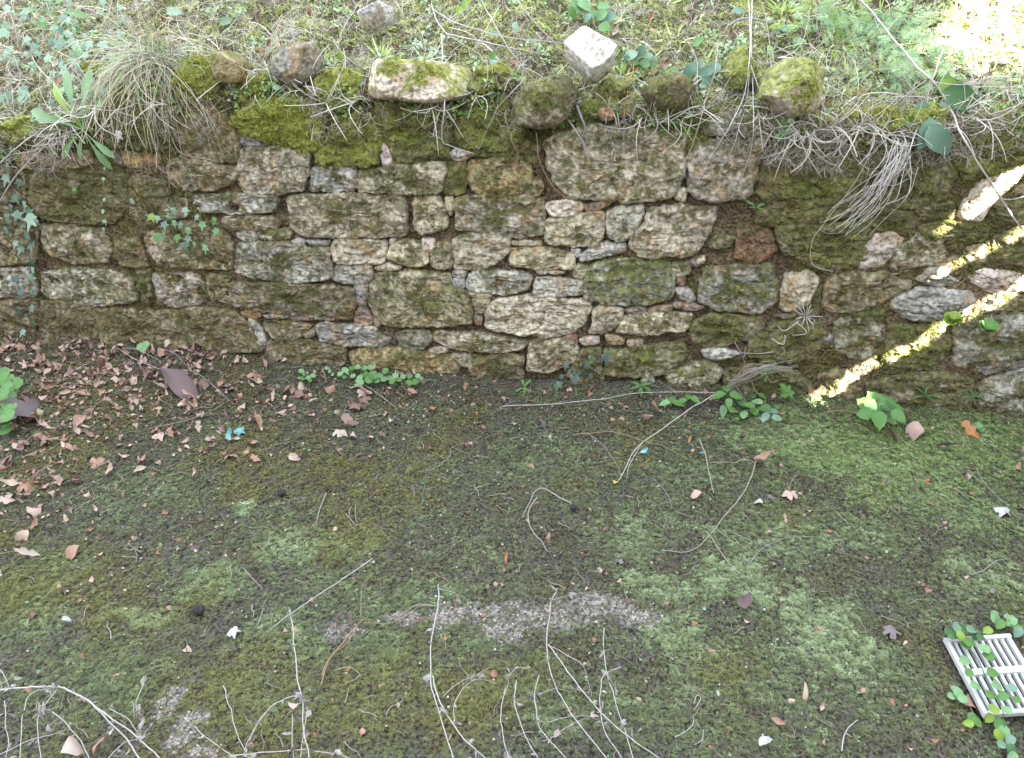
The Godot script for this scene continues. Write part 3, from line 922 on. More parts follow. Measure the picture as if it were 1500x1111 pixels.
	stone(wall, "stone", Vector3(-1.858, 0.412, -0.033), 0.080, [-102, 62, -9, 67, 113, 52, 135, -2, 110, -63, -22, -77, -103, -51, -125, 7], "b", 0.46, .2, 0.030)
	stone(wall, "stone", Vector3(-1.549, 0.564, -0.045), 0.080, [-54, 86, 65, 85, 74, 47, 38, -24, -5, -78, -41, -73, -82, -49], "d", 0.71, .15, 0.016)
	stone(wall, "stone", Vector3(-1.493, 0.550, -0.044), 0.080, [-88, -30, -68, 6, -3, 37, 78, 39, 73, -17, 6, -37], "g", 0.45, .2, 0.020)
	stone(wall, "stone", Vector3(-1.252, 0.580, -0.046), 0.080, [-134, 22, -27, 30, 144, 38, 149, 7, 129, -21, 10, -32, -131, -35, -148, -10], "g", 0.42, .2, 0.014)
	stone(wall, "stone", Vector3(-1.204, 0.516, -0.041), 0.080, [-97, 16, 80, 33, 95, 1, 86, -13, -68, -24, -99, -14], "b", 0.45, .2, 0.014)
	stone(wall, "stone", Vector3(-1.445, 0.422, -0.034), 0.080, [-91, 66, 5, 85, 135, 66, 165, 13, 149, -71, 24, -76, -96, -79, -147, -35, -149, 24], "d", 0.46, .1, 0.014)
	stone(wall, "stone", Vector3(-1.562, 0.383, -0.031), 0.080, [-28, 25, 8, 32, 24, -24, -3, -33], "t", 0.08, .1, 0.016)
	stone(wall, "stone", Vector3(-0.866, 0.559, -0.045), 0.080, [-198, 55, -87, 67, 72, 75, 183, 74, 192, 25, 191, -40, 174, -59, 15, -71, -170, -77, -191, -61, -197, 5], "b", 0.40, .15, 0.018)
	stone(wall, "stone", Vector3(-0.592, 0.574, -0.046), 0.080, [-52, 53, 19, 66, 43, 38, 50, -26, 36, -38, -39, -65, -58, -32], "b", 0.35, .2, 0.016)
	stone(wall, "stone", Vector3(-0.532, 0.609, -0.049), 0.080, [-14, 22, 10, 32, 11, -14, 2, -33, -9, -7], "b", 0.10, .1, 0.008)
	stone(wall, "stone", Vector3(-0.358, 0.586, -0.047), 0.080, [-153, 44, -122, 60, 46, 69, 121, 62, 127, -1, 122, -57, 48, -70, -40, -61, -153, -50], "b", 0.45, .3, 0.018)
	stone(wall, "stone", Vector3(-0.120, 0.556, -0.044), 0.080, [-109, 23, -41, 35, 59, 62, 79, 52, 75, -14, 49, -53, -15, -57, -100, -53], "b", 0.20, .2, 0.016)
	stone(wall, "stone", Vector3(0.016, 0.583, -0.047), 0.080, [-56, 28, -12, 54, 57, 55, 53, 8, 17, -47, -12, -60, -49, -40], "g", 0.20, .2, 0.016)
	stone(wall, "stone", Vector3(0.161, 0.567, -0.045), 0.080, [-80, 22, -69, 63, 28, 79, 127, 82, 129, 35, 104, -40, 66, -78, -78, -91, -119, -58, -116, -22], "b", 0.25, .25, 0.024)
	stone(wall, "stone", Vector3(0.322, 0.540, -0.043), 0.080, [-27, 15, 42, 21, 18, -13, -33, -24], "d", 0.63, .3, 0.014)
	stone(wall, "stone", Vector3(-0.046, 0.485, -0.039), 0.080, [-73, -16, -5, 29, 68, 33, 74, 6, -2, -16, -64, -36], "g", 0.05, .1, 0.012)
	stone(wall, "stone", Vector3(-0.125, 0.478, -0.038), 0.080, [-16, 10, 10, 11, 11, -9, -4, -12], "g", 0.05, .1, 0.006)
	stone(wall, "stone", Vector3(-1.227, 0.473, -0.038), 0.080, [-39, 8, 25, 18, 35, -12, -21, -15], "g", 0.30, .2, 0.010)
	stone(wall, "stone", Vector3(-1.127, 0.482, -0.039), 0.080, [-56, 9, 54, 22, 55, -9, -54, -22], "b", 0.46, .35, 0.014)
	stone(wall, "stone", Vector3(-1.051, 0.457, -0.037), 0.080, [-25, 4, 21, 14, 21, -5, -17, -12], "g", 0.10, .1, 0.010)
	stone(wall, "stone", Vector3(-0.980, 0.463, -0.037), 0.080, [-43, 6, 34, 10, 33, -6, -24, -10], "g", 0.02, .1, 0.014)
	stone(wall, "stone", Vector3(-1.106, 0.391, -0.031), 0.080, [-180, 13, -149, 56, 17, 68, 98, 53, 156, 40, 167, 15, 156, -54, 24, -73, -119, -67, -179, -56], "g", 0.42, .2, 0.020)
	stone(wall, "stone", Vector3(-0.971, 0.440, -0.035), 0.080, [-29, 7, 23, 10, 24, -9, -18, -7], "g", 0.35, .3, 0.008)
	stone(wall, "stone", Vector3(-0.855, 0.436, -0.035), 0.080, [-84, 12, -65, 41, 109, 49, 103, -6, 88, -33, -73, -45, -82, -19], "b", 0.18, .15, 0.014)
	stone(wall, "stone", Vector3(-0.879, 0.357, -0.029), 0.080, [-56, 15, -45, 30, 78, 38, 71, -23, 14, -35, -64, -25], "g", 0.10, .1, 0.014)
	stone(wall, "stone", Vector3(-0.679, 0.443, -0.035), 0.080, [-66, -15, -56, 26, -12, 42, 42, 36, 71, 8, 69, -32, 18, -43, -67, -24], "b", 0.35, .2, 0.016)
	stone(wall, "stone", Vector3(-0.746, 0.390, -0.031), 0.080, [-48, 0, 5, 13, 48, 6, 36, -7, -41, -12], "b", 0.20, .2, 0.008)
	stone(wall, "stone", Vector3(-0.725, 0.479, -0.038), 0.080, [-9, 5, 7, 10, 8, -6, -6, -9], "b", 0.20, .1, 0.006)
	stone(wall, "stone", Vector3(-0.605, 0.475, -0.038), 0.080, [-20, 17, 14, 21, 18, -4, 3, -21, -15, -13], "k", 0.00, .1, 0.018)
	stone(wall, "stone", Vector3(-0.566, 0.437, -0.035), 0.080, [-27, 40, 36, 51, 39, -31, -14, -43, -34, -19], "b", 0.40, .2, 0.014)
	stone(wall, "stone", Vector3(-0.436, 0.462, -0.037), 0.080, [-85, 38, -29, 60, 97, 60, 93, 3, 38, -43, -30, -61, -87, -60], "b", 0.28, .2, 0.016)
	stone(wall, "stone", Vector3(-0.285, 0.500, -0.040), 0.080, [-47, 4, 42, 9, 49, -4, -45, -9], "b", 0.10, .1, 0.008)
	stone(wall, "stone", Vector3(-0.236, 0.448, -0.036), 0.080, [-106, -23, -98, 31, -8, 41, 95, 29, 112, -2, 106, -19, -6, -31, -97, -27], "b", 0.20, .15, 0.016)
	stone(wall, "stone", Vector3(-0.235, 0.409, -0.033), 0.080, [-12, 4, 17, 8, 11, -9, -16, -3], "b", 0.10, .1, 0.006)
	stone(wall, "stone", Vector3(-0.187, 0.409, -0.033), 0.080, [-27, 3, 26, 6, 22, -3, -22, -6], "b", 0.10, .1, 0.006)
	stone(wall, "stone", Vector3(-0.110, 0.417, -0.033), 0.080, [-20, 12, 1, 25, 24, 8, 15, -26, -19, -18], "b", 0.25, .2, 0.012)
	stone(wall, "stone", Vector3(-0.377, 0.363, -0.029), 0.080, [-103, 21, -67, 40, 91, 36, 111, 25, 101, -18, 35, -40, -65, -37, -106, -30], "g", 0.28, .2, 0.014)
	stone(wall, "stone", Vector3(-0.184, 0.355, -0.028), 0.080, [-70, 12, -64, 31, 85, 32, 93, -1, 87, -18, -58, -35, -76, -22], "g", 0.06, .2, 0.018)
	stone(wall, "stone", Vector3(-0.504, 0.383, -0.031), 0.080, [-22, 8, 22, 13, 19, -11, -20, -9], "g", 0.10, .1, 0.008)
	stone(wall, "stone", Vector3(-0.507, 0.350, -0.028), 0.080, [-19, 11, 20, 16, 15, -18, -15, -10], "g", 0.08, .1, 0.008)
	stone(wall, "stone", Vector3(0.043, 0.393, -0.031), 0.080, [-138, -4, -125, 37, -89, 60, -26, 75, 122, 73, 142, 38, 150, -18, 135, -54, 30, -78, -78, -83, -129, -53], "g", 0.50, .5, 0.026)
	stone(wall, "stone", Vector3(0.206, 0.444, -0.036), 0.080, [-28, 18, 21, 28, 29, -6, -3, -24, -20, -16], "b", 0.35, .2, 0.012)
	stone(wall, "stone", Vector3(0.210, 0.405, -0.032), 0.080, [-10, 13, 11, 15, 8, -16, -8, -12], "r", 0.00, .1, 0.010)
	stone(wall, "stone", Vector3(0.245, 0.466, -0.037), 0.080, [-10, 7, 4, 12, 9, -10, -4, -9], "p", 0.05, .1, 0.008)
	stone(wall, "stone", Vector3(0.264, 0.475, -0.038), 0.080, [-10, -1, 8, 11, 9, 0, -7, -10], "b", 0.10, .1, 0.008)
	stone(wall, "stone", Vector3(0.231, 0.358, -0.029), 0.080, [-33, 18, -12, 24, 22, 7, 28, -13, 13, -26, -17, -9], "w", 0.00, .1, 0.020)
	stone(wall, "stone", Vector3(0.240, 0.320, -0.026), 0.080, [-46, 7, -25, 13, 43, 6, 51, -3, 13, -15, -38, -7], "p", 0.00, .1, 0.016)
	stone(wall, "stone", Vector3(-0.075, 0.326, -0.026), 0.080, [-17, 9, 5, 13, 19, 2, 8, -11, -14, -13], "p", 0.00, .1, 0.014)
	stone(wall, "stone", Vector3(0.077, 0.295, -0.024), 0.080, [-36, 3, 27, 15, 35, -6, -26, -13], "p", 0.05, .1, 0.010)
	stone(wall, "stone", Vector3(0.156, 0.304, -0.024), 0.080, [-38, 0, 34, 17, 38, -1, -35, -16], "p", 0.10, .1, 0.010)
	stone(wall, "stone", Vector3(-1.111, 0.253, -0.020), 0.080, [-272, 12, -193, 51, -45, 53, 150, 63, 236, 59, 244, 12, 226, -58, 136, -70, -60, -58, -181, -46, -258, -23], "d", 0.42, .15, 0.018)
	stone(wall, "stone", Vector3(-0.845, 0.286, -0.023), 0.080, [-23, 34, 27, 39, 17, 2, 12, -36, -15, -38, -19, -1], "l", 0.00, .1, 0.018)
	stone(wall, "stone", Vector3(-0.847, 0.204, -0.016), 0.080, [-14, 37, 13, 39, 31, -11, 30, -27, -32, -34, -29, -5], "p", 0.00, .1, 0.018)
	stone(wall, "stone", Vector3(-0.800, 0.189, -0.015), 0.080, [-9, 25, 4, 5, 10, -17, -5, -13], "p", 0.02, .1, 0.008)
	stone(wall, "stone", Vector3(-0.649, 0.283, -0.023), 0.080, [-165, 55, -142, 88, -24, 101, 111, 100, 115, 54, 165, 43, 183, -15, 182, -68, 85, -90, -59, -101, -129, -101, -160, -64, -175, -15], "b", 0.42, .3, 0.020)
	stone(wall, "stone", Vector3(-0.432, 0.275, -0.022), 0.080, [-29, 23, 27, 26, 22, -21, -20, -29], "t", 0.08, .1, 0.010)
	stone(wall, "stone", Vector3(-0.444, 0.223, -0.018), 0.080, [-13, 16, 13, 15, 10, -20, -11, -12], "d", 0.20, .1, 0.008)
	stone(wall, "stone", Vector3(-0.443, 0.314, -0.025), 0.080, [-38, 7, -24, 8, 42, 3, 38, -7, -18, -11], "b", 0.10, .1, 0.008)
	stone(wall, "stone", Vector3(-0.245, 0.244, -0.020), 0.080, [-173, -40, -170, 28, -131, 63, 5, 77, 173, 74, 175, 40, 154, -16, 123, -43, 32, -70, -61, -62, -140, -55], "b", 0.18, .2, 0.024)
	stone(wall, "stone", Vector3(-0.021, 0.252, -0.020), 0.080, [-38, -27, -39, 30, -16, 49, 51, 48, 56, 15, 43, -21, -10, -49, -48, -47], "b", 0.12, .1, 0.018)
	stone(wall, "stone", Vector3(0.140, 0.251, -0.020), 0.080, [-114, -19, -99, 22, 44, 46, 112, 46, 113, 3, 95, -18, -36, -43, -121, -39], "b", 0.38, .2, 0.016)
	stone(wall, "stone", Vector3(-1.252, 0.188, -0.015), 0.080, [-44, 1, 2, 17, 38, 9, 30, -12, -26, -16], "r", 0.05, .1, 0.010)
	stone(wall, "stone", Vector3(-1.160, 0.183, -0.015), 0.080, [-51, 5, 47, 7, 41, -2, -38, -10], "l", 0.08, .1, 0.010)
	stone(wall, "stone", Vector3(-1.066, 0.184, -0.015), 0.080, [-42, 3, 46, 12, 34, -4, -39, -12], "p", 0.08, .1, 0.010)
	stone(wall, "stone", Vector3(-1.241, 0.108, -0.009), 0.080, [-28, 57, -2, 61, 32, -19, 22, -55, -23, -47], "g", 0.20, .2, 0.012)
	stone(wall, "stone", Vector3(-1.124, 0.136, -0.011), 0.080, [-79, 27, 49, 31, 95, 26, 59, -11, 15, -41, -58, -36, -83, 3], "d", 0.42, .2, 0.014)
	stone(wall, "stone", Vector3(-1.047, 0.126, -0.010), 0.080, [-25, -7, 22, 28, 18, -4, -16, -17], "g", 0.05, .1, 0.010)
	stone(wall, "stone", Vector3(-0.888, 0.132, -0.011), 0.080, [-126, 33, -98, 43, 58, 31, 98, 11, 133, -10, 102, -39, -47, -40, -123, -30], "g", 0.28, .2, 0.016)
	stone(wall, "stone", Vector3(-0.669, 0.136, -0.011), 0.080, [-62, 11, -22, 30, 50, 32, 58, -3, 25, -37, -50, -33], "g", 0.35, .2, 0.014)
	stone(wall, "stone", Vector3(-0.468, 0.141, -0.011), 0.080, [-143, 16, -118, 30, 22, 31, 195, 21, 172, -14, 69, -38, -72, -34, -129, -12], "b", 0.32, .25, 0.016)
	stone(wall, "stone", Vector3(-0.586, 0.095, -0.008), 0.080, [-26, 4, 29, 11, 31, -2, -3, -10, -32, -4], "t", 0.05, .1, 0.010)
	stone(wall, "stone", Vector3(-0.824, 0.156, -0.012), 0.080, [-22, 11, 21, 9, 20, -6, -19, -15], "b", 0.20, .2, 0.008)
	stone(wall, "stone", Vector3(-2.153, 0.102, -0.008), 0.080, [-67, 65, 96, 87, 76, -1, 1, -88, -109, -68], "d", 0.46, .1, 0.014)
	stone(wall, "stone", Vector3(-1.961, 0.093, -0.007), 0.080, [-83, 92, 119, 85, 125, 12, 79, -77, -111, -92, -134, -26], "d", 0.55, .1, 0.016)
	stone(wall, "stone", Vector3(-1.724, 0.101, -0.008), 0.080, [-112, 71, 91, 75, 156, 37, 111, -81, -129, -97, -121, -10], "d", 0.55, .1, 0.016)
	stone(wall, "stone", Vector3(-1.402, 0.115, -0.009), 0.080, [-216, 57, -21, 84, 90, 79, 133, 32, 174, -70, 26, -93, -193, -96], "d", 0.50, .15, 0.018)
	stone(wall, "stone", Vector3(-1.079, 0.038, -0.003), 0.080, [-131, 47, -5, 62, 154, 48, 156, -12, 83, -62, -119, -73, -142, -14], "d", 0.46, .15, 0.018)
	stone(wall, "stone", Vector3(-0.697, 0.044, -0.004), 0.080, [-205, 22, -138, 46, 9, 47, 152, 37, 187, 2, 177, -39, 3, -59, -191, -56], "y", 0.42, .15, 0.018)
	stone(wall, "stone", Vector3(-0.486, 0.066, -0.005), 0.080, [-55, 15, 37, 27, 24, -16, -7, -27], "b", 0.30, .2, 0.010)
	stone(wall, "stone", Vector3(-0.387, 0.046, -0.004), 0.080, [-79, 30, 35, 63, 99, 55, 94, -49, -61, -76, -92, -27], "d", 0.55, .2, 0.018)
	stone(wall, "stone", Vector3(-0.195, 0.119, -0.009), 0.080, [-72, 39, -17, 50, 72, 60, 92, 26, 88, -26, -13, -77, -82, -72, -72, -3], "b", 0.40, .15, 0.018)
	stone(wall, "stone", Vector3(-0.125, 0.168, -0.013), 0.080, [-34, 10, 11, 24, 17, -11, 6, -23], "r", 0.05, .1, 0.012)
	stone(wall, "stone", Vector3(-0.064, 0.172, -0.014), 0.080, [-36, 3, 23, 20, 29, -5, -16, -18], "k", 0.08, .1, 0.012)
	stone(wall, "stone", Vector3(0.017, 0.183, -0.015), 0.080, [-34, 21, 30, 4, 25, -15, -21, -10], "b", 0.25, .2, 0.012)
	stone(wall, "stone", Vector3(0.086, 0.173, -0.014), 0.080, [-27, 9, 22, 15, 20, -10, -16, -13], "g", 0.15, .1, 0.012)
	stone(wall, "stone", Vector3(-0.072, 0.066, -0.005), 0.080, [-19, 74, 43, 81, 63, -50, -27, -91, -61, -18], "d", 0.55, .25, 0.018)
	stone(wall, "stone", Vector3(0.123, 0.117, -0.009), 0.080, [-136, 26, -48, 36, 116, 77, 130, 30, 92, -38, -28, -69, -130, -67], "b", 0.57, .4, 0.022)
	stone(wall, "stone", Vector3(0.290, 0.071, -0.006), 0.080, [-92, -6, -41, 35, 46, 54, 92, 22, 56, -46, -63, -62], "b", 0.46, .4, 0.020)
	stone(wall, "stone", Vector3(0.141, 0.027, -0.002), 0.080, [-21, 16, 15, 27, 21, -17, -15, -26], "g", 0.30, .3, 0.010)
	stone(wall, "stone", Vector3(0.546, 0.744, -0.060), 0.080, [-145, 8, -132, 86, -71, 116, 43, 113, 123, 77, 156, 12, 162, -66, 105, -110, -8, -127, -95, -81, -143, -44], "d", 0.74, .4, 0.030)
	stone(wall, "stone", Vector3(0.834, 0.764, -0.061), 0.080, [-142, 59, -38, 82, 59, 58, 104, 23, 96, -54, 2, -89, -83, -84], "d", 0.69, .35, 0.024)
	stone(wall, "stone", Vector3(1.017, 0.850, -0.068), 0.080, [-118, 30, -21, 67, 115, 85, 142, -6, 20, -68, -48, -89, -94, -25], "d", 0.88, .6, 0.040)
	stone(wall, "stone", Vector3(1.049, 0.729, -0.058), 0.080, [-70, -73, -62, -10, -14, 51, 31, 82, 88, 102, 55, 27, 8, -32, 1, -77, -43, -80], "k", 0.05, .1, 0.026)
	stone(wall, "stone", Vector3(1.149, 0.707, -0.057), 0.080, [-80, -12, -17, 50, 49, 72, 89, -60, -41, -53], "d", 0.63, .3, 0.018)
	stone(wall, "stone", Vector3(0.626, 0.559, -0.045), 0.080, [-155, 41, -69, 54, 75, 62, 149, 36, 112, -69, -3, -88, -112, -39], "d", 0.76, .4, 0.022)
	stone(wall, "stone", Vector3(0.793, 0.541, -0.043), 0.080, [-73, -44, -41, 43, 47, 66, 53, 39, 35, -2, 15, -43, -39, -63], "k", 0.20, .15, 0.018)
	stone(wall, "stone", Vector3(0.898, 0.543, -0.043), 0.080, [-76, -53, -61, 11, -14, 60, 86, 64, 80, 15, 17, -38, -34, -63], "b", 0.42, .2, 0.018)
	stone(wall, "stone", Vector3(0.980, 0.611, -0.049), 0.080, [-101, 10, -4, 32, 92, 21, 86, -27, 10, -21, -85, -16], "d", 0.69, .4, 0.018)
	stone(wall, "stone", Vector3(1.063, 0.546, -0.044), 0.080, [-43, 12, 7, 34, 27, 4, 23, -26, -14, -24], "y", 0.10, .1, 0.016)
	stone(wall, "stone", Vector3(1.156, 0.468, -0.037), 0.080, [-108, 17, -67, 39, 34, 24, 116, 5, 105, -24, -14, -41, -68, -22], "k", 0.15, .1, 0.020)
	stone(wall, "stone", Vector3(1.172, 0.577, -0.046), 0.080, [-78, 26, -2, 51, 67, 67, 108, -66, -26, -57, -71, -24], "d", 0.55, .3, 0.022)
	stone(wall, "stone", Vector3(0.971, 0.378, -0.030), 0.080, [-121, -16, -110, 26, -48, 53, 99, 52, 127, 22, 102, -34, 9, -57, -62, -48], "g", 0.12, .2, 0.040)
	stone(wall, "stone", Vector3(0.979, 0.469, -0.038), 0.080, [-70, -15, -31, 30, 35, 23, 63, -8, 3, -30], "g", 0.12, .1, 0.016)
	stone(wall, "stone", Vector3(0.570, 0.392, -0.031), 0.080, [-45, 4, -41, 56, 33, 68, 58, 40, 48, -17, 26, -59, -33, -65, -47, -31], "b", 0.10, .15, 0.024)
	stone(wall, "stone", Vector3(0.755, 0.408, -0.033), 0.080, [-104, 29, -32, 65, 126, 64, 145, 25, 88, -24, -23, -78, -103, -72, -105, -16], "d", 0.42, .2, 0.020)
	stone(wall, "stone", Vector3(0.398, 0.393, -0.031), 0.080, [-121, 55, -62, 68, 79, 86, 107, 36, 116, -42, 65, -81, -62, -78, -125, -49], "g", 0.50, .35, 0.022)
	stone(wall, "stone", Vector3(0.357, 0.245, -0.020), 0.080, [-91, 26, -21, 53, 108, 51, 132, 19, 77, -32, -28, -65, -83, -44, -98, -11], "d", 0.66, .35, 0.022)
	stone(wall, "stone", Vector3(0.354, 0.158, -0.013), 0.080, [-54, 5, -14, 23, 73, 7, 24, -19, -29, -16], "g", 0.12, .15, 0.014)
	stone(wall, "stone", Vector3(0.572, 0.222, -0.018), 0.080, [-117, 15, -21, 68, 81, 76, 121, 33, 86, -53, -36, -88, -118, -57], "d", 0.60, .35, 0.022)
	stone(wall, "stone", Vector3(0.687, 0.239, -0.019), 0.080, [-21, 9, 5, 18, 22, 3, 7, -18, -13, -12], "l", 0.02, .1, 0.018)
	stone(wall, "stone", Vector3(0.797, 0.255, -0.020), 0.080, [-99, 46, 15, 78, 63, 46, 78, -32, 10, -86, -68, -56], "g", 0.45, .25, 0.020)
	stone(wall, "stone", Vector3(0.962, 0.229, -0.018), 0.080, [-98, 72, 58, 83, 102, 30, 74, -67, -42, -89, -96, -34], "d", 0.69, .4, 0.022)
	stone(wall, "stone", Vector3(1.181, 0.273, -0.022), 0.080, [-121, 56, -14, 96, 141, 102, 190, -57, 2, -99, -90, -94, -113, -14], "g", 0.42, .25, 0.020)
	stone(wall, "stone", Vector3(0.533, 0.062, -0.005), 0.080, [-147, 30, -65, 62, 65, 60, 136, 18, 140, -55, 2, -73, -134, -45], "d", 0.60, .3, 0.018)
	stone(wall, "stone", Vector3(0.762, 0.056, -0.004), 0.080, [-93, 59, -4, 79, 65, 47, 78, -34, 19, -82, -66, -74], "d", 0.50, .2, 0.020)
	stone(wall, "stone", Vector3(1.024, 0.071, -0.006), 0.080, [-178, 21, -63, 69, 78, 81, 146, 52, 158, -64, -2, -92, -145, -71], "d", 0.57, .3, 0.022)
	stone(wall, "stone", Vector3(1.301, 0.111, -0.009), 0.080, [-125, 9, -3, 78, 72, 97, 125, -77, -71, -113], "g", 0.45, .25, 0.020)
	stone(wall, "stone", Vector3(1.278, 0.191, -0.015), 0.080, [-115, -23, 14, 17, 91, 30, 96, 14, -90, -40], "l", 0.15, .1, 0.012)
	stone(wall, "stone", Vector3(0.423, 0.535, -0.043), 0.080, [-62, 59, 36, 54, 67, -16, 14, -53, -56, -46], "r", 0.42, .1, 0.014)
	stone(wall, "stone", Vector3(-1.853, 0.252, -0.020), 0.080, [-174, 39, -30, 68, 97, 64, 180, 46, 187, -39, 39, -70, -118, -73, -189, -41], "g", 0.42, .2, 0.022)
	stone(wall, "stone", Vector3(-1.630, 0.261, -0.021), 0.080, [-22, 64, 32, 67, 18, -20, 1, -66, -29, -47], "d", 0.71, .3, 0.014)
	stone(wall, "stone", Vector3(-1.493, 0.256, -0.021), 0.080, [-94, 60, 66, 70, 82, 23, 81, -39, -33, -65, -105, -52], "b", 0.40, .2, 0.016)
	stone(wall, "stone", Vector3(-1.359, 0.283, -0.023), 0.080, [-38, 45, 50, 39, 20, -24, -32, -61], "d", 0.46, .2, 0.012)
	stone(wall, "stone", Vector3(-2.151, 0.237, -0.019), 0.080, [-111, 52, 93, 75, 90, -27, 72, -42, -147, -59], "g", 0.35, .15, 0.014)
	stone(wall, "stone", Vector3(-2.089, 0.434, -0.035), 0.080, [-94, 91, 87, 100, 108, 34, 61, -103, -167, -130], "d", 0.42, .15, 0.018)
	stone(wall, "stone", Vector3(-1.660, 0.386, -0.031), 0.080, [-50, 56, 34, 63, 54, -7, 58, -46, -37, -52, -59, -16], "d", 0.50, .15, 0.014)
	stone(wall, "stone", Vector3(-2.073, 0.601, -0.048), 0.080, [-64, 66, 100, 51, 69, -55, -107, -64], "d", 0.46, .15, 0.016)
	stone(wall, "stone", Vector3(-1.949, 0.526, -0.042), 0.080, [21, 40, 50, 18, -8, -28, -65, -31], "d", 0.59, .2, 0.014)
	stone(wall, "stone", Vector3(0.457, 0.622, -0.050), 0.080, [-42, 14, -7, 31, 76, -11, 9, -19, -36, -15], "d", 0.67, .35, 0.018)
	stone(wall, "stone", Vector3(0.787, 0.637, -0.051), 0.080, [-74, 30, 51, 30, 88, -14, 7, -35, -72, -12], "d", 0.67, .35, 0.018)
	stone(wall, "stone", Vector3(0.840, 0.338, -0.027), 0.080, [63, 49, 5, 17, -2, -25, 20, -33, -88, -8], "d", 0.59, .3, 0.016)
	stone(wall, "stone", Vector3(0.917, 0.671, -0.054), 0.080, [39, 19, 58, -21, -36, -26, -79, -4, 17, 32], "d", 0.59, .3, 0.016)
	stone(wall, "stone", Vector3(1.194, 0.393, -0.031), 0.080, [-96, -61, -89, 4, -24, 35, 108, 48, 126, -11, -29, -17], "d", 0.50, .3, 0.014)
	stone(wall, "stone", Vector3(0.968, 0.520, -0.042), 0.080, [-62, -17, 17, 35, 57, -1, -13, -17], "g", 0.30, .2, 0.012)
	stone(wall, "stone", Vector3(0.592, 0.336, -0.027), 0.080, [-67, -22, 5, -12, 47, 97, 56, -25, -43, -39], "d", 0.55, .3, 0.014)
	stone(wall, "stone", Vector3(-0.324, 0.788, -0.063), 0.080, [-117, -18, -16, 43, 71, 17, 52, -35, 9, -8], "d", 0.85, .5, 0.024)
	stone(wall, "stone", Vector3(-1.313, 0.960, -0.077), 0.080, [-74, -2, -20, 51, 29, 64, 41, 21, 67, -18, 16, -56, -61, -62], "d", 0.90, .8, 0.035)
	stone(wall, "stone", Vector3(-1.117, 0.938, -0.075), 0.080, [-69, -38, -46, 27, 34, 41, 51, 6, 40, -10, -12, -28], "d", 0.85, .75, 0.030)
	stone(wall, "stone", Vector3(-0.864, 0.949, -0.076), 0.080, [-69, 23, -3, 52, 59, 39, 63, -16, -1, -65, -50, -35], "d", 0.90, .85, 0.035)
	stone(wall, "stone", Vector3(-0.397, 0.989, -0.079), 0.080, [-62, -21, -41, 25, 29, 38, 59, 13, 51, -21, -38, -35], "d", 0.90, .7, 0.030)
	stone(wall, "stone", Vector3(-0.054, 0.922, -0.074), 0.080, [-81, -20, -63, 19, 65, 19, 78, -18], "d", 0.85, .6, 0.026)
	stone(wall, "stone", Vector3(0.131, 0.916, -0.073), 0.080, [-103, -16, -92, 0, 28, 4, 77, 17, 87, -5], "d", 0.80, .55, 0.026)
	stone(wall, "stone", Vector3(0.512, 0.899, -0.072), 0.080, [-104, -31, -94, 12, 17, 23, 85, 11, 94, -15], "d", 0.90, .7, 0.030)
	stone(wall, "stone", Vector3(0.701, 0.914, -0.073), 0.080, [-90, -38, -90, 18, 16, 37, 76, 13, 86, -31], "d", 0.90, .75, 0.035)
	stone(wall, "stone", Vector3(0.841, 0.923, -0.074), 0.080, [-50, -40, -49, 19, 38, 33, 60, -13], "d", 0.92, .8, 0.040)
	stone(wall, "stone", Vector3(-1.761, 0.819, -0.066), 0.080, [-117, -45, -95, -1, 15, 20, 115, 49, 112, 15, -35, -41], "d", 0.90, .7, 0.030)
	stone(wall, "stone", Vector3(-1.956, 0.788, -0.063), 0.080, [-109, -52, -92, 2, 40, 37, 84, 26, 73, -14], "d", 0.90, .8, 0.030)
	stone(wall, "stone", Vector3(-1.540, 0.925, -0.074), 0.080, [-90, -52, -56, 3, 57, 30, 86, 17, 1, 0], "d", 0.85, .7, 0.025)

# the boarded side of a shed closes the lane beyond the right edge of the picture and keeps the sun off the wall, but for three split boards and a gap
func build_shed() -> void:
	var t := base("shed_side", Vector3(3.2, 0, 0))
	tag(t, "whitewashed boarded side of a shed across the lane, with split boards", "shed", "", "structure")
	var quads := [[1.68, -0.1, 1.68, 4.9, 5.3, 4.9, 5.3, -0.1], [1.16, -0.1, 1.16, 4.9, 1.22, 4.9, 1.22, -0.1], [-3.2, 2.56, -3.2, 4.9, 1.16, 4.9, 1.16, 2.56], [-3.2, 0.6, -3.2, 2.29, 1.16, 2.29, 1.16, 0.6]]
	# low and high edge of each split, at the near and at the far end of its two lengths of boarding
	for part in [[1.22, 1.44, [[1.718, 1.768, 1.656, 1.708], [1.904, 1.948, 1.890, 1.910], [2.140, 2.240, 2.030, 2.056]]], [1.44, 1.68, [[1.656, 1.708, 1.588, 1.640], [1.899, 1.901, 1.8725, 1.8735]]]]:
		var z0: float = part[0]
		var z1: float = part[1]
		var a := -0.1
		var b := -0.1
		for s in part[2]:
			quads.append([z0, a, z0, s[0], z1, s[2], z1, b])
			a = s[1]
			b = s[3]
		quads.append([z0, a, z0, 4.9, z1, 4.9, z1, b])
	for q in quads:
		var v := PackedVector3Array()
		var idx := PackedInt32Array()
		for x in [0.0, 0.012]:
			for k in 4: v.append(Vector3(x, q[k * 2 + 1], q[k * 2]))
		idx.append_array([0, 1, 2, 0, 2, 3, 4, 6, 5, 4, 7, 6])
		for k in 4:
			var m := (k + 1) % 4
			idx.append_array([k, k + 4, m, m, k + 4, m + 4])
		put("board", mesh_of(v, idx), mats.timber, t)

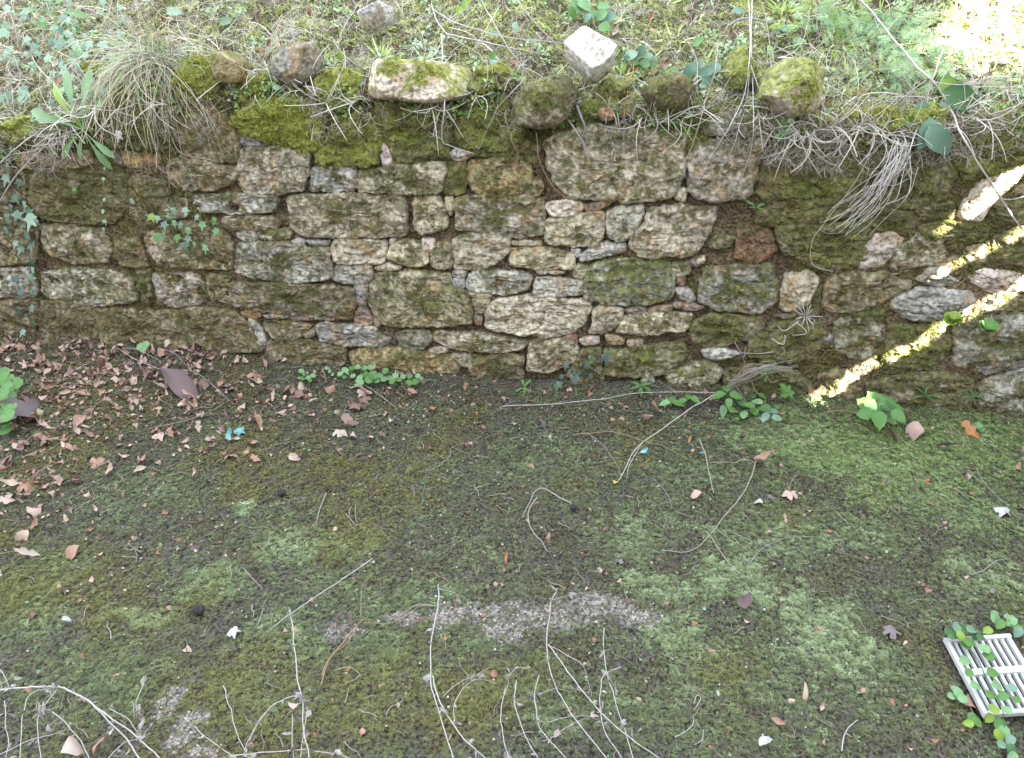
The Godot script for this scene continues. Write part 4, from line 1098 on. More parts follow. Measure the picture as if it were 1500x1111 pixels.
# the house that faces the wall across the lane, behind the camera
func build_house() -> void:
	var m := BoxMesh.new()
	m.size = Vector3(14.0, 3.4, 0.3)
	tag(put("house_wall", m, mats.timber, self, Transform3D(Basis(), Vector3(-4.2, 1.6, 4.0))), "pale rendered house wall facing the stone wall across the lane", "house wall", "", "structure")

func build_moss() -> void:
	var moss_a := tuft_mesh(16, 0.13, 0.7, 3)
	var moss_b := tuft_mesh(12, 0.20, 0.8, 5)
	var wa := []
	var wb := []
	for i in wall_moss.size():
		(wa if i % 2 else wb).append(wall_moss[i])
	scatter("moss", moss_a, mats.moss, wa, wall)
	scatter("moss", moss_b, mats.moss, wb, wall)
	var ga := []
	var gb := []
	for i in 300000:
		var x := rng.randf_range(-2.35, 2.15)
		var z := rng.randf_range(0.0, 1.6)
		if in_grate(x, z, -0.02): continue
		var c := lane_cover(x, z)
		var share: float = 0.36 + 0.7 * c[0] + 0.7 * n_b.get_noise_2d(x * 22.0 + 3.0, z * 22.0)
		share *= 1.0 - 0.95 * c[2]
		if rng.randf() > share: continue
		var p := Vector3(x, lane_vertex_y(x, z) + 0.001, z)
		var k := lane_moss(p, c[1] + 0.10 + 0.10 * c[0])
		(ga if i % 2 else gb).append([p, Vector3.UP, k, rng.randf_range(0.0030, 0.0070) * (0.8 + 0.5 * c[0])])
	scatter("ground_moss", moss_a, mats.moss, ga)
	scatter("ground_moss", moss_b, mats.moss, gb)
	var ba := []
	for i in 60000:
		var x := rng.randf_range(-2.5, 2.3)
		var d := pow(rng.randf(), 1.3) * 1.2
		var z := -BATTER * wall_top(x) - d
		var share := 0.55 + 0.9 * n_a.get_noise_2d(x * 6.0 + 2.0, z * 6.0)
		if rng.randf() > share * 0.8: continue
		var p := Vector3(x, bank_vertex_y(x, z) + 0.006, z - 0.012)
		var bc := moss_color(p, bank_hue(x, z) + 0.2).lerp(Color(0.50, 0.53, 0.23), rng.randf() * 0.9)
		ba.append([p, bank_normal(x, z), bc, rng.randf_range(0.006, 0.014)])
	for i in 9000:
		var x := rng.randf_range(-2.5, 1.7)
		var top := wall_top(x)
		var drop := rng.randf_range(-0.03, 0.12)
		if n_a.get_noise_2d(x * 6.0 - 30.0, drop * 9.0) < rng.randf_range(-0.5, 0.3): continue
		var p := Vector3(x, top - drop, -BATTER * top + 0.004)
		ba.append([p, Vector3(0, 0.5, 1), moss_color(p, bank_hue(x, p.z)), rng.randf_range(0.006, 0.015)])
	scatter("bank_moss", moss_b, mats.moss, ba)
	print("moss: wall ", wall_moss.size(), " ground ", ga.size() + gb.size(), " bank ", ba.size())

func lip_share(x: float) -> float:      # where dead stalks hang over the wall top: much on the right, little over the bright moss left of the middle
	return 0.08 + 0.17 * smoothstep(0.2, 0.45, x) + 0.20 * smoothstep(-1.2, -1.5, x) + 0.50 * smoothstep(0.35, 0.55, x) * smoothstep(1.05, 0.85, x) + 0.22 * smoothstep(-0.30, 0.05, x) * smoothstep(0.5, 0.3, x) + 0.15 * smoothstep(-1.5, -1.9, x)

func build_bank_growth() -> void:
	# dry grass, dead stalks and small weeds matted over the bank
	var v := PackedVector3Array()
	var idx := PackedInt32Array()
	for k in 3:
		var p := PackedVector3Array()
		var w := TAU * k / 3.0
		for i in 7:
			var t := i / 6.0
			p.append(Vector3(cos(w) * t * t * 0.6, t * (1.0 - 0.45 * t), sin(w) * t * t * 0.6))
		tube(v, idx, p, 0.012, 0.005, 3, 0.0)
	var straw := mesh_of(v, idx)
	var dry := []
	for i in 15000:
		var x := rng.randf_range(-2.5, 1.9)
		var d := pow(rng.randf(), 1.2) * 1.3
		var z := -BATTER * wall_top(x) - d
		if n_a.get_noise_2d(x * 5.0 + 20.0, z * 5.0) < rng.randf_range(-0.6, 0.2): continue
		var s := rng.randf_range(0.6, 1.15)
		var c := Color(0.74, 0.66, 0.52).lerp(Color(0.62, 0.59, 0.56), rng.randf())
		dry.append([Vector3(x, bank_vertex_y(x, z), z), (bank_normal(x, z) + Vector3(0, 0, 0.5)).normalized(), Color(c.r * s, c.g * s, c.b * s), rng.randf_range(0.02, 0.075)])
	for i in 1500:      # longer bleached stalks, many hanging over the edge
		var x := rng.randf_range(-2.5, 1.7)
		var d := pow(rng.randf(), 2.0) * 0.9 - 0.02
		if n_a.get_noise_2d(x * 2.6 + 33.0, d * 3.0) + lip_share(x) - 0.35 < rng.randf_range(-0.4, 0.5): continue
		var z := -BATTER * wall_top(x) - d
		var s := rng.randf_range(0.7, 1.15)
		dry.append([Vector3(x, bank_vertex_y(x, z) + 0.01, z + 0.01), Vector3(rng.randf_range(-0.5, 0.5), 0.55 - rng.randf(), 1.0).normalized(), Color(0.66 * s, 0.60 * s, 0.52 * s), rng.randf_range(0.07, 0.19)])
	for i in 6000:
		var x := rng.randf_range(-2.5, 1.7)
		if n_a.get_noise_2d(x * 4.0 + 70.0, 3.0) + lip_share(x) - 0.6 < rng.randf_range(-0.5, 0.45): continue
		var top := wall_top(x)
		var drop := rng.randf_range(-0.05, 0.09)
		var s := rng.randf_range(0.5, 1.1)
		var c := Color(0.62, 0.53, 0.40).lerp(Color(0.40, 0.36, 0.33), rng.randf())
		dry.append([Vector3(x, top - drop, -BATTER * top + 0.012 + 0.2 * maxf(0.0, drop) + rng.randf() * 0.02), Vector3(0, -0.3, 1), Color(c.r * s, c.g * s, c.b * s), rng.randf_range(0.02, 0.07)])
	scatter("dry_grass", straw, mats.straw, dry, null, 1.3)
	var r := RandomNumberGenerator.new()
	r.seed = 77
	var wv := PackedVector3Array()
	var wi := PackedInt32Array()
	for k in 7:
		var w := r.randf() * TAU
		var el := r.randf_range(0.1, 1.1)
		var q := Basis.from_euler(Vector3(-el, w, r.randf_range(-0.4, 0.4))).scaled_local(Vector3(0.55, 0.5, 0.5) * r.randf_range(0.7, 1.2))
		var a: Array = (shapes.ovate as ArrayMesh).surface_get_arrays(0)
		var first := wv.size()
		var off := Vector3(r.randf_range(-0.4, 0.4), r.randf_range(0.0, 0.5), r.randf_range(-0.4, 0.4))
		for p in a[Mesh.ARRAY_VERTEX]: wv.append(q * p + off)
		for i in a[Mesh.ARRAY_INDEX]: wi.append(first + i)
	var weed := mesh_of(wv, wi)
	var green := []
	for i in 10000:
		var x := rng.randf_range(-2.5, 1.9)
		var d := pow(rng.randf(), 1.1) * 1.3
		var z := -BATTER * wall_top(x) - d
		if n_a.get_noise_2d(x * 4.0 - 20.0, z * 4.0) + 0.15 * x < rng.randf_range(-0.15, 0.5): continue
		var c := Color(0.19, 0.32, 0.10).lerp(Color(0.42, 0.55, 0.34), rng.randf())
		green.append([Vector3(x, bank_vertex_y(x, z) + 0.008, z), bank_normal(x, z), c, rng.randf_range(0.009, 0.026)])
	for i in 1500:
		var x := rng.randf_range(-2.5, 1.7)
		if n_a.get_noise_2d(x * 5.0 + 90.0, 7.0) < rng.randf_range(-0.3, 0.5): continue
		var top := wall_top(x)
		var drop := rng.randf_range(-0.05, 0.05)
		green.append([Vector3(x, top - drop, -BATTER * top + 0.02), Vector3(0, 0.5, 1), Color(0.10, 0.20, 0.05).lerp(Color(0.30, 0.38, 0.12), rng.randf()), rng.randf_range(0.008, 0.022)])
	scatter("small_weeds", weed, mats.weed, green, null, 0.5)
	var blade := []
	var bm := tuft_mesh(9, 0.035, 0.25, 9)
	for i in 3600:
		var x := rng.randf_range(-2.5, 1.9)
		var d := 0.05 + pow(rng.randf(), 0.9) * 1.3
		var z := -BATTER * wall_top(x) - d
		if 0.5 * x + 1.2 * n_a.get_noise_2d(x * 3.0 + 50.0, z * 3.0) + d * 0.4 < rng.randf_range(0.0, 1.0): continue
		var c := Color(0.28, 0.42, 0.09).lerp(Color(0.55, 0.60, 0.24), rng.randf())
		blade.append([Vector3(x, bank_vertex_y(x, z), z), Vector3(0, 1, 0.3).normalized(), c, rng.randf_range(0.03, 0.09)])
	scatter("green_grass", bm, mats.weed, blade, null, 0.4)
	var scrap := []
	for i in 700:
		var x := rng.randf_range(-2.4, 2.2)
		var d := rng.randf() * 1.1
		var z := -BATTER * wall_top(x) - d
		var c: Color = [Color(0.30, 0.14, 0.08), Color(0.42, 0.28, 0.2), Color(0.5, 0.42, 0.34), Color(0.2, 0.11, 0.08)][rng.randi() % 4]
		scrap.append([Vector3(x, bank_vertex_y(x, z) + 0.012, z), bank_normal(x, z), c, rng.randf_range(0.015, 0.045)])
	scatter("leaf_scraps_on_bank", dry_shapes[1], mats.straw, scrap, null, 0.6)

func build_lane_litter() -> void:
	# crumbs of leaf and bits of stalk, past counting
	var bits := []
	var v := PackedVector3Array()
	var idx := PackedInt32Array()
	tube(v, idx, PackedVector3Array([Vector3(-0.5, 0, 0), Vector3(-0.1, 0.04, 0.06), Vector3(0.25, 0.03, -0.03), Vector3(0.5, 0, 0.05)]), 0.028, 0.018, 4)
	var twiglet := mesh_of(v, idx)
	for i in 3600:
		var x := rng.randf_range(-2.3, 1.5)
		var z := 0.02 + 1.5 * pow(rng.randf(), 1.5)
		if in_grate(x, z, -0.01): continue
		var s := rng.randf_range(0.4, 1.1)
		var c := Color(0.34, 0.30, 0.25).lerp(Color(0.16, 0.11, 0.08), rng.randf())
		bits.append([Vector3(x, lane_vertex_y(x, z) + 0.005, z), Vector3.UP, Color(c.r * s, c.g * s, c.b * s), 0.010 + 0.045 * pow(rng.randf(), 2.0)])
	scatter("twig_crumbs", twiglet, mats.straw, bits, null, 0.15)
	var crumbs := []
	for i in 5200:
		var x := rng.randf_range(-2.4, 1.5)
		var z := rng.randf_range(0.0, 1.5)
		if in_grate(x, z, -0.01): continue
		var near := 1.4 * exp(-pow((x + 1.85) / 0.6, 2.0)) * smoothstep(1.1, 0.1, z) + 0.45 * smoothstep(0.6, 0.0, z) + 0.10
		if rng.randf() > near: continue
		var c: Color = [Color(0.26, 0.13, 0.08), Color(0.34, 0.21, 0.16), Color(0.17, 0.09, 0.07), Color(0.40, 0.30, 0.22)][rng.randi() % 4]
		crumbs.append([Vector3(x, lane_vertex_y(x, z) + 0.004, z), Vector3.UP, c, rng.randf_range(0.008, 0.026)])
	var heap := []
	for i in 3400:
		var x := rng.randf_range(-2.4, -0.4)
		var z := rng.randf_range(0.0, 1.1)
		if rng.randf() > exp(-pow(maxf(0.0, x + 2.0 - 0.40 * z) / (0.85 - 0.60 * smoothstep(0.1, 0.7, z)), 2.0)) * smoothstep(1.2, 0.1, z): continue
		var c: Color = [Color(0.40, 0.26, 0.205), Color(0.46, 0.34, 0.275), Color(0.25, 0.155, 0.125), Color(0.33, 0.20, 0.14)][rng.randi() % 4]
		var s := rng.randf_range(0.75, 1.15)
		heap.append([Vector3(x, lane_vertex_y(x, z) + 0.004 + 0.008 * rng.randf(), z), Vector3.UP, Color(c.r * s, c.g * s, c.b * s), 0.012 + 0.034 * pow(rng.randf(), 1.5)])
	scatter("leaf_litter", dry_shapes[1], mats.straw, heap, null, 0.7)
	scatter("leaf_crumbs", dry_shapes[4], mats.straw, crumbs, null, 0.5)
	var ball := SphereMesh.new()
	ball.radius = 0.5
	ball.height = 0.8
	ball.radial_segments = 8
	ball.rings = 4
	var grit := []
	for i in 700:
		var x := rng.randf_range(-2.2, 2.1)
		var z := rng.randf_range(0.02, 1.5)
		if in_grate(x, z, -0.01): continue
		var c := Color(0.46, 0.44, 0.41).lerp(Color(0.26, 0.30, 0.23), rng.randf())
		grit.append([Vector3(x, lane_vertex_y(x, z) + 0.004, z), Vector3.UP, c, rng.randf_range(0.002, 0.0065)])
	for i in 2600:
		var g: Array = BARE[i % BARE.size()]
		var x: float = g[0] + rng.randfn() * g[2] * 0.6
		var z: float = g[1] + rng.randfn() * g[3] * 0.6
		if rng.randf() > lane_cover(x, z)[2]: continue
		var s := rng.randf_range(0.5, 1.4)
		var c := Color(0.26, 0.24, 0.215).lerp(Color(0.27, 0.22, 0.18), rng.randf())
		grit.append([Vector3(x, lane_vertex_y(x, z), z), Vector3.UP, Color(c.r * s, c.g * s, c.b * s), rng.randf_range(0.002, 0.008)])
	scatter("grit", ball, mats.grit, grit, null, 0.5)
	# sprouts: tiny round green leaves
	var sprout := []
	for i in 300:
		var x := rng.randf_range(-2.2, 2.1)
		var z := rng.randf_range(0.02, 1.5)
		if in_grate(x, z, -0.01): continue
		sprout.append([Vector3(x, lane_vertex_y(x, z) + 0.006, z), Vector3.UP, Color(0.10, 0.20, 0.08).lerp(Color(0.2, 0.33, 0.2), rng.randf()), rng.randf_range(0.004, 0.009)])
	scatter("sprouts", shapes.round, mats.weed, sprout, null, 0.4)

func litter(n: int, x0: float, x1: float, z0: float, z1: float, thin: float, group: String, labels: Dictionary) -> void:
	var names := labels.keys()
	var made := 0
	while made < n:
		var x := rng.randf_range(x0, x1)
		var z := rng.randf_range(z0, z1)
		if thin > 0.0 and rng.randf() > exp(-pow(maxf(0.0, x + 1.95 - 0.40 * z) / (0.95 - 0.62 * smoothstep(0.1, 0.7, z)), 2.0)) * smoothstep(thin, 0.15, z): continue
		if in_grate(x, z, -0.03): continue
		var m: String = names[rng.randi() % names.size()]
		var size := rng.randf_range(0.026, 0.060) if thin > 0.0 else rng.randf_range(0.016, 0.036)
		var o := dead_leaf(Vector3(x, lane_vertex_y(x, z) + rng.randf() * (0.014 if thin > 0.0 else 0.003), z), rng.randf() * TAU, size, rng.randi() % dry_shapes.size(), m, rng.randf_range(-0.4, 0.4), rng.randf_range(-0.7, 0.7))
		tag(o, labels[m], "dead leaf", group)
		made += 1

func _ready() -> void:
	rng.seed = 20240
	# camera, sky, sun, exposure
	var cam := Camera3D.new()
	cam.name = "camera"
	cam.fov = 50.0
	cam.near = 0.05
	cam.far = 300.0
	cam.position = Vector3(0.0, 1.55, 2.354)
	cam.rotation = Vector3(deg_to_rad(-33.0), deg_to_rad(7.9), 0.0)
	add_child(cam)
	cam.current = true
	var env := Environment.new()
	env.background_mode = Environment.BG_SKY
	var sky := Sky.new()
	var sm := ProceduralSkyMaterial.new()
	sm.sky_top_color = Color(0.72, 0.76, 0.82)
	sm.sky_horizon_color = Color(0.88, 0.89, 0.90)
	sm.sky_curve = 0.2
	sm.ground_bottom_color = Color(0.20, 0.19, 0.15)
	sm.ground_horizon_color = Color(0.55, 0.56, 0.55)
	sm.sky_energy_multiplier = 0.55
	sky.sky_material = sm
	env.sky = sky
	env.tonemap_mode = Environment.TONE_MAPPER_LINEAR
	env.tonemap_exposure = 30.0
	env.sdfgi_enabled = true
	env.ssao_enabled = true
	env.ssil_enabled = true
	var we := WorldEnvironment.new()
	we.name = "environment"
	we.environment = env
	add_child(we)
	var sun := DirectionalLight3D.new()
	sun.name = "sun"
	sun.light_energy = 1.6
	sun.light_color = Color(1.0, 0.97, 0.91)
	sun.light_angular_distance = 0.4
	sun.shadow_enabled = true
	add_child(sun)
	sun.look_at_from_position(Vector3.ZERO, SUN, Vector3.UP)
	# tools
	n_a = noise(1.0, 3, 101)
	n_b = noise(1.0, 3, 202)
	n_c = noise(1.0, 2, 303)
	n_d = noise(1.0, 3, 404)
	make_materials()
	make_shapes()
	# setting, wall, rocks, growth, things
	build_lane()
	build_bank()
	build_shed()
	build_house()
	build_wall()
	build_grate()
	build_things()
	build_moss()
	build_bank_growth()
	build_lane_litter()

const SUN := Vector3(-0.74, -0.47, -0.48)

func build_things() -> void:
	rock("coping_block", "pale pinkish dressed block with a moss patch, perched on the wall top", Vector3(-0.627, 0.995, -0.010), 0.300, [-142, -6, -137, 38, -117, 59, 2, 60, 168, 60, 169, 29, 164, -15, 147, -40, 47, -60, -48, -50, -120, -52, -144, -25], "k", 0.33, 0.95, 0.012, 0.16, 0.45, 0.0, "block")
	rock("white_stone", "bright white angular stone lying on the bank above the wall", Vector3(-0.110, 1.087, -0.037), 0.800, [-82, 23, -27, 81, 74, 19, 53, -28, 9, -63, -28, -31], "W", 0.0, 0.3, 0.004, 0.08, 0.3, 0.0, "stone")
	rock("boulder", "rounded brown boulder with bright moss on its right side, below the white stone", Vector3(-0.234, 0.942, -0.015), 0.200, [-104, -35, -92, 43, -19, 71, 54, 81, 90, 31, 84, -10, 57, -48, -3, -69, -69, -68], "d", 0.62, 0.4, 0.05, 0.2, 1.0, 0.0, "rock")
	rock("lichen_rock", "pitted rock crusted with pale lichen left of the pinkish block", Vector3(-0.984, 1.029, -0.032), 0.250, [-68, 26, -9, 60, 48, 62, 62, 7, 39, -50, -17, -69, -57, -38], "l", 0.25, 0.5, 0.03, 0.14, 1.0, 0.0, "rock")
	rock("slanted_rock", "ochre rock tilted to the left beside the hanging grass tuft", Vector3(-1.194, 1.012, -0.011), 0.200, [-53, 27, -5, 58, 45, 18, 50, -34, 2, -51, -39, -18], "y", 0.35, 0.6, 0.02, 0.12, 1.0, 0.0, "rock")
	rock("boulder", "large moss capped boulder over a dark hollow on the right wall top", Vector3(0.451, 1.005, -0.020), 0.200, [-100, -5, -63, 57, 13, 88, 78, 61, 93, -13, 65, -60, -16, -76, -72, -56], "b", 0.55, 0.75, 0.05, 0.2, 1.0, 0.0, "rock")
	rock("boulder", "low mossy boulder with a dark gap under it, left of the hanging pale stalks", Vector3(0.116, 0.984, -0.019), 0.200, [-86, -5, -52, 46, 29, 56, 71, 22, 70, -21, 21, -56, -56, -44], "d", 0.62, 0.45, 0.045, 0.18, 1.0, 0.0, "rock")
	rock("pale_rock", "flat pale grey rock at the top edge above the pinkish block", Vector3(-0.804, 1.145, -0.312), 0.900, [-53, -14, -10, 30, 43, 42, 53, 5, 6, -28, -40, -35], "W", 0.05, 0.3, 0.02, 0.08, 1.0, 0.0, "rock")
	rock("mossy_rock", "small rock wrapped in green moss below the white stone", Vector3(-0.056, 0.966, -0.077), 0.250, [-51, 5, -6, 43, 57, 34, 65, -21, -16, -39, -49, -25], "d", 0.8, 0.6, 0.03, 0.14, 1.0, 0.0, "rock")
	rock("brick_fragment", "small reddish stone chip resting on the ledge below the white stone", Vector3(-0.056, 0.918, -0.023), 0.200, [-23, 8, 9, 15, 22, -7, -8, -17], "r", 0.05, 0.1, 0.015, 0.04, 1.0, 0.0, "rock")
	rock("mossy_rock", "tall moss covered rock behind the hanging pale stalks", Vector3(0.312, 1.034, -0.143), 0.400, [-50, -13, -33, 47, 6, 74, 50, 16, 45, -51, -17, -75], "d", 0.88, 0.7, 0.04, 0.16, 1.0, 0.0, "rock")
	rock("grey_rock", "small bare grey rock behind the lower leafy rosette", Vector3(-1.764, 0.804, -0.044), 0.300, [-53, 8, 1, 25, 55, 8, 33, -20, -38, -22], "l", 0.08, 0.3, 0.012, 0.08, 1.0, 0.0, "rock")
	rock("mossy_rock", "mossy stone left of the hanging grass tuft", Vector3(-1.705, 0.969, -0.157), 0.400, [-52, 6, -9, 32, 42, 17, 45, -24, -26, -31], "d", 0.85, 0.7, 0.03, 0.12, 1.0, 0.0, "rock")
	rock("mossy_rock", "low mossy stone between the pinkish block and the brown boulder", Vector3(-0.393, 0.992, -0.079), 0.300, [-66, 6, -6, 45, 50, 24, 53, -28, -32, -46], "d", 0.85, 0.65, 0.04, 0.16, 1.0, 0.0, "rock")
	plant("pennywort", "broad patch of round leaved pennywort at the foot of the middle of the wall", "plant", Vector3(-0.798, 0.005, 0.065), [["round", "mint", -812, 45, 54, 74, 35, 266, 30], ["round", "mint", -843, 29, 37, 78, 11, 324, 25], ["round", "mint", -863, 40, 49, 68, 5, 4, 20], ["round", "fresh", -883, 33, 50, 74, -27, 286, 25], ["round", "mint", -901, 40, 76, 55, 29, 75, 25], ["round", "fresh", -788, 51, 110, 62, 36, 194, 35], ["round", "fresh", -828, 29, 80, 72, 37, 321, 30], ["round", "mint", -840, 32, 104, 58, -34, 108, 25], ["round", "mint", -873, 22, 80, 63, -15, 294, 20], ["round", "mint", -832, 29, 133, 72, -35, 351, 35], ["round", "fresh", -801, 43, 125, 55, 23, 131, 30], ["round", "mint", -780, 25, 72, 59, 36, 70, 25], ["round", "fresh", -755, 53, 81, 63, -11, 188, 25], ["round", "mint", -759, 27, 94, 74, 28, 13, 25], ["round", "mint", -742, 27, 83, 70, 33, 122, 20], ["round", "mint", -718, 41, 88, 62, -25, 28, 25], ["round", "fresh", -718, 43, 126, 59, -36, 355, 25], ["round", "mint", -693, 37, 83, 69, 26, 164, 20], ["round", "fresh", -674, 28, 66, 55, 0, 301, 20], ["round", "fresh", -660, 44, 129, 70, 23, 38, 25], ["round", "fresh", -647, 29, 98, 62, -3, 359, 25], ["round", "mint", -637, 53, 96, 67, 18, 172, 20], ["round", "mint", -628, 37, 86, 64, 39, 345, 15], ["round", "mint", -914, 34, 92, 57, -18, 281, 20], ["round", "fresh", -896, 30, 104, 74, 15, 239, 15], ["round", "mint", -777, 33, 114, 62, -1, 277, 20], ["round", "fresh", -702, 33, 99, 71, 6, 4, 20]], [[[-802, -4, 44, -803, 20, 49, -812, 43, 54], 0.9, 0.7], [[-853, -2, 27, -844, 13, 32, -843, 27, 37], 0.9, 0.7], [[-870, -4, 39, -863, 18, 44, -863, 38, 49], 0.9, 0.7], [[-892, -5, 40, -884, 14, 45, -883, 31, 50], 0.9, 0.7], [[-908, -9, 66, -901, 15, 71, -901, 38, 76], 0.9, 0.7], [[-784, -8, 100, -782, 22, 105, -788, 49, 110], 0.9, 0.7], [[-833, -7, 70, -826, 11, 75, -828, 27, 80], 0.9, 0.7], [[-838, -9, 94, -835, 11, 99, -840, 30, 104], 0.9, 0.7], [[-873, -8, 70, -869, 7, 75, -873, 20, 80], 0.9, 0.7], [[-843, -10, 123, -833, 9, 128, -832, 27, 133], 0.9, 0.7], [[-799, -9, 115, -796, 17, 120, -801, 41, 125], 0.9, 0.7], [[-773, -5, 62, -773, 10, 67, -780, 23, 72], 0.9, 0.7], [[-749, -5, 71, -748, 24, 76, -755, 51, 81], 0.9, 0.7], [[-748, -6, 84, -750, 10, 89, -759, 25, 94], 0.9, 0.7], [[-732, -5, 73, -733, 11, 78, -742, 25, 83], 0.9, 0.7], [[-727, -5, 78, -718, 18, 83, -718, 39, 88], 0.9, 0.7], [[-717, -8, 116, -713, 18, 121, -718, 41, 126], 0.9, 0.7], [[-695, -5, 73, -690, 16, 78, -693, 35, 83], 0.9, 0.7], [[-683, -4, 56, -675, 12, 61, -674, 26, 66], 0.9, 0.7], [[-662, -7, 119, -657, 18, 124, -660, 42, 129], 0.9, 0.7], [[-639, -6, 88, -639, 11, 93, -647, 27, 98], 0.9, 0.7], [[-642, -6, 86, -635, 24, 91, -637, 51, 96], 0.9, 0.7], [[-625, -5, 76, -623, 16, 81, -628, 35, 86], 0.9, 0.7], [[-905, -11, 82, -906, 12, 87, -914, 32, 92], 0.9, 0.7], [[-890, -11, 94, -889, 9, 99, -896, 28, 104], 0.9, 0.7], [[-772, -8, 104, -770, 13, 109, -777, 31, 114], 0.9, 0.7], [[-701, -6, 89, -697, 13, 94, -702, 31, 99], 0.9, 0.7]], "deep_leaf", "")
	plant("pennywort", "small cluster of six round leaves just left of the broad pennywort patch", "plant", Vector3(-1.044, -0.003, 0.086), [["round", "mint", -1065, 18, 69, 66, 25, 233, 20], ["round", "mint", -1045, 17, 83, 73, 26, 126, 20], ["round", "mint", -1023, 22, 114, 79, 36, 186, 20], ["round", "fresh", -1049, 12, 106, 78, -1, 248, 20], ["round", "mint", -1011, 22, 99, 74, 6, 239, 20], ["round", "fresh", -1013, 18, 124, 70, 17, 9, 15]], [[[-1058, -11, 59, -1057, 4, 64, -1065, 16, 69], 0.9, 0.7], [[-1037, -13, 73, -1037, 2, 78, -1045, 15, 83], 0.9, 0.7], [[-1022, -16, 104, -1019, 3, 109, -1023, 20, 114], 0.9, 0.7], [[-1044, -16, 96, -1043, -2, 101, -1049, 10, 106], 0.9, 0.7], [[-1013, -14, 89, -1008, 4, 94, -1011, 20, 99], 0.9, 0.7], [[-1021, -16, 114, -1013, 1, 119, -1013, 16, 124], 0.9, 0.7]], "deep_leaf", "")
	plant("pennywort", "three tiny round leaves between the two pennywort patches", "plant", Vector3(-0.971, 0.003, 0.050), [["round", "mint", -980, 23, 46, 60, 14, 227, 15], ["round", "mint", -963, 21, 60, 56, -29, 114, 15], ["round", "mint", -951, 14, 70, 66, -9, 220, 12]], [[[-991, -6, 36, -981, 8, 41, -980, 21, 46], 0.9, 0.7], [[-971, -8, 50, -963, 6, 55, -963, 19, 60], 0.9, 0.7], [[-949, -9, 60, -946, 2, 65, -951, 12, 70], 0.9, 0.7]], "deep_leaf", "")
	plant("round_leaved_plant", "bright green round leaved plant at the left edge beside the long grey leaf", "plant", Vector3(-1.959, 0.003, 0.407), [["round", "fresh", -2050, 46, 268, 55, -7, 100, 53], ["round", "fresh", -2019, 39, 291, 64, -37, 220, 47], ["round", "fresh", -1944, 66, 348, 69, 36, 294, 52], ["round", "fresh", -1934, 82, 401, 64, -28, 214, 52], ["round", "fresh", -1907, 92, 451, 70, -11, 321, 45], ["round", "fresh", -1934, 40, 402, 70, -28, 226, 50], ["round", "fresh", -1896, 58, 477, 60, -16, 350, 50], ["round", "fresh", -1811, 95, 555, 69, -19, 353, 49], ["round", "fresh", -1845, 62, 549, 79, 0, 103, 49], ["round", "fresh", -1835, 44, 560, 66, -16, 281, 43], ["round", "fresh", -1971, 33, 339, 61, 34, 281, 40], ["round", "fresh", -2023, 48, 319, 79, -16, 218, 47], ["round", "fresh", -1856, 75, 488, 73, -30, 273, 39], ["round", "fresh", -1865, 68, 525, 62, 2, 167, 44]], [[[-2052, -8, 258, -2047, 19, 263, -2050, 44, 268], 0.9, 0.7], [[-2028, -8, 281, -2019, 15, 286, -2019, 37, 291], 0.9, 0.7], [[-1946, -7, 338, -1941, 29, 343, -1944, 64, 348], 0.9, 0.7], [[-1933, -6, 391, -1930, 38, 396, -1934, 80, 401], 0.9, 0.7], [[-1919, -5, 441, -1909, 43, 446, -1907, 90, 451], 0.9, 0.7], [[-1925, -6, 392, -1926, 17, 397, -1934, 38, 402], 0.9, 0.7], [[-1899, -5, 467, -1894, 27, 472, -1896, 56, 477], 0.9, 0.7], [[-1811, -3, 545, -1807, 46, 550, -1811, 93, 555], 0.9, 0.7], [[-1846, -3, 539, -1841, 29, 544, -1845, 60, 549], 0.9, 0.7], [[-1827, -3, 550, -1827, 21, 555, -1835, 42, 560], 0.9, 0.7], [[-1977, -8, 329, -1970, 13, 334, -1971, 31, 339], 0.9, 0.7], [[-2024, -8, 309, -2019, 20, 314, -2023, 46, 319], 0.9, 0.7], [[-1861, -4, 478, -1854, 36, 483, -1856, 73, 488], 0.9, 0.7], [[-1868, -4, 515, -1863, 32, 520, -1865, 66, 525], 0.9, 0.7]], "deep_leaf", "")
	plant("pennywort", "few round leaves under the left part of the wall behind the thin stalks", "plant", Vector3(-1.679, 0.028, 0.031), [["round", "mint", -1668, 58, 50, 55, -19, 164, 28], ["round", "mint", -1650, 63, 42, 55, 22, 153, 28], ["round", "mint", -1650, 54, 65, 67, 32, 138, 22]], [[[-1658, 13, 40, -1659, 36, 45, -1668, 56, 50], 0.9, 0.7], [[-1648, 16, 32, -1645, 39, 37, -1650, 61, 42], 0.9, 0.7], [[-1653, 10, 55, -1647, 32, 60, -1650, 52, 65], 0.9, 0.7]], "deep_leaf", "")
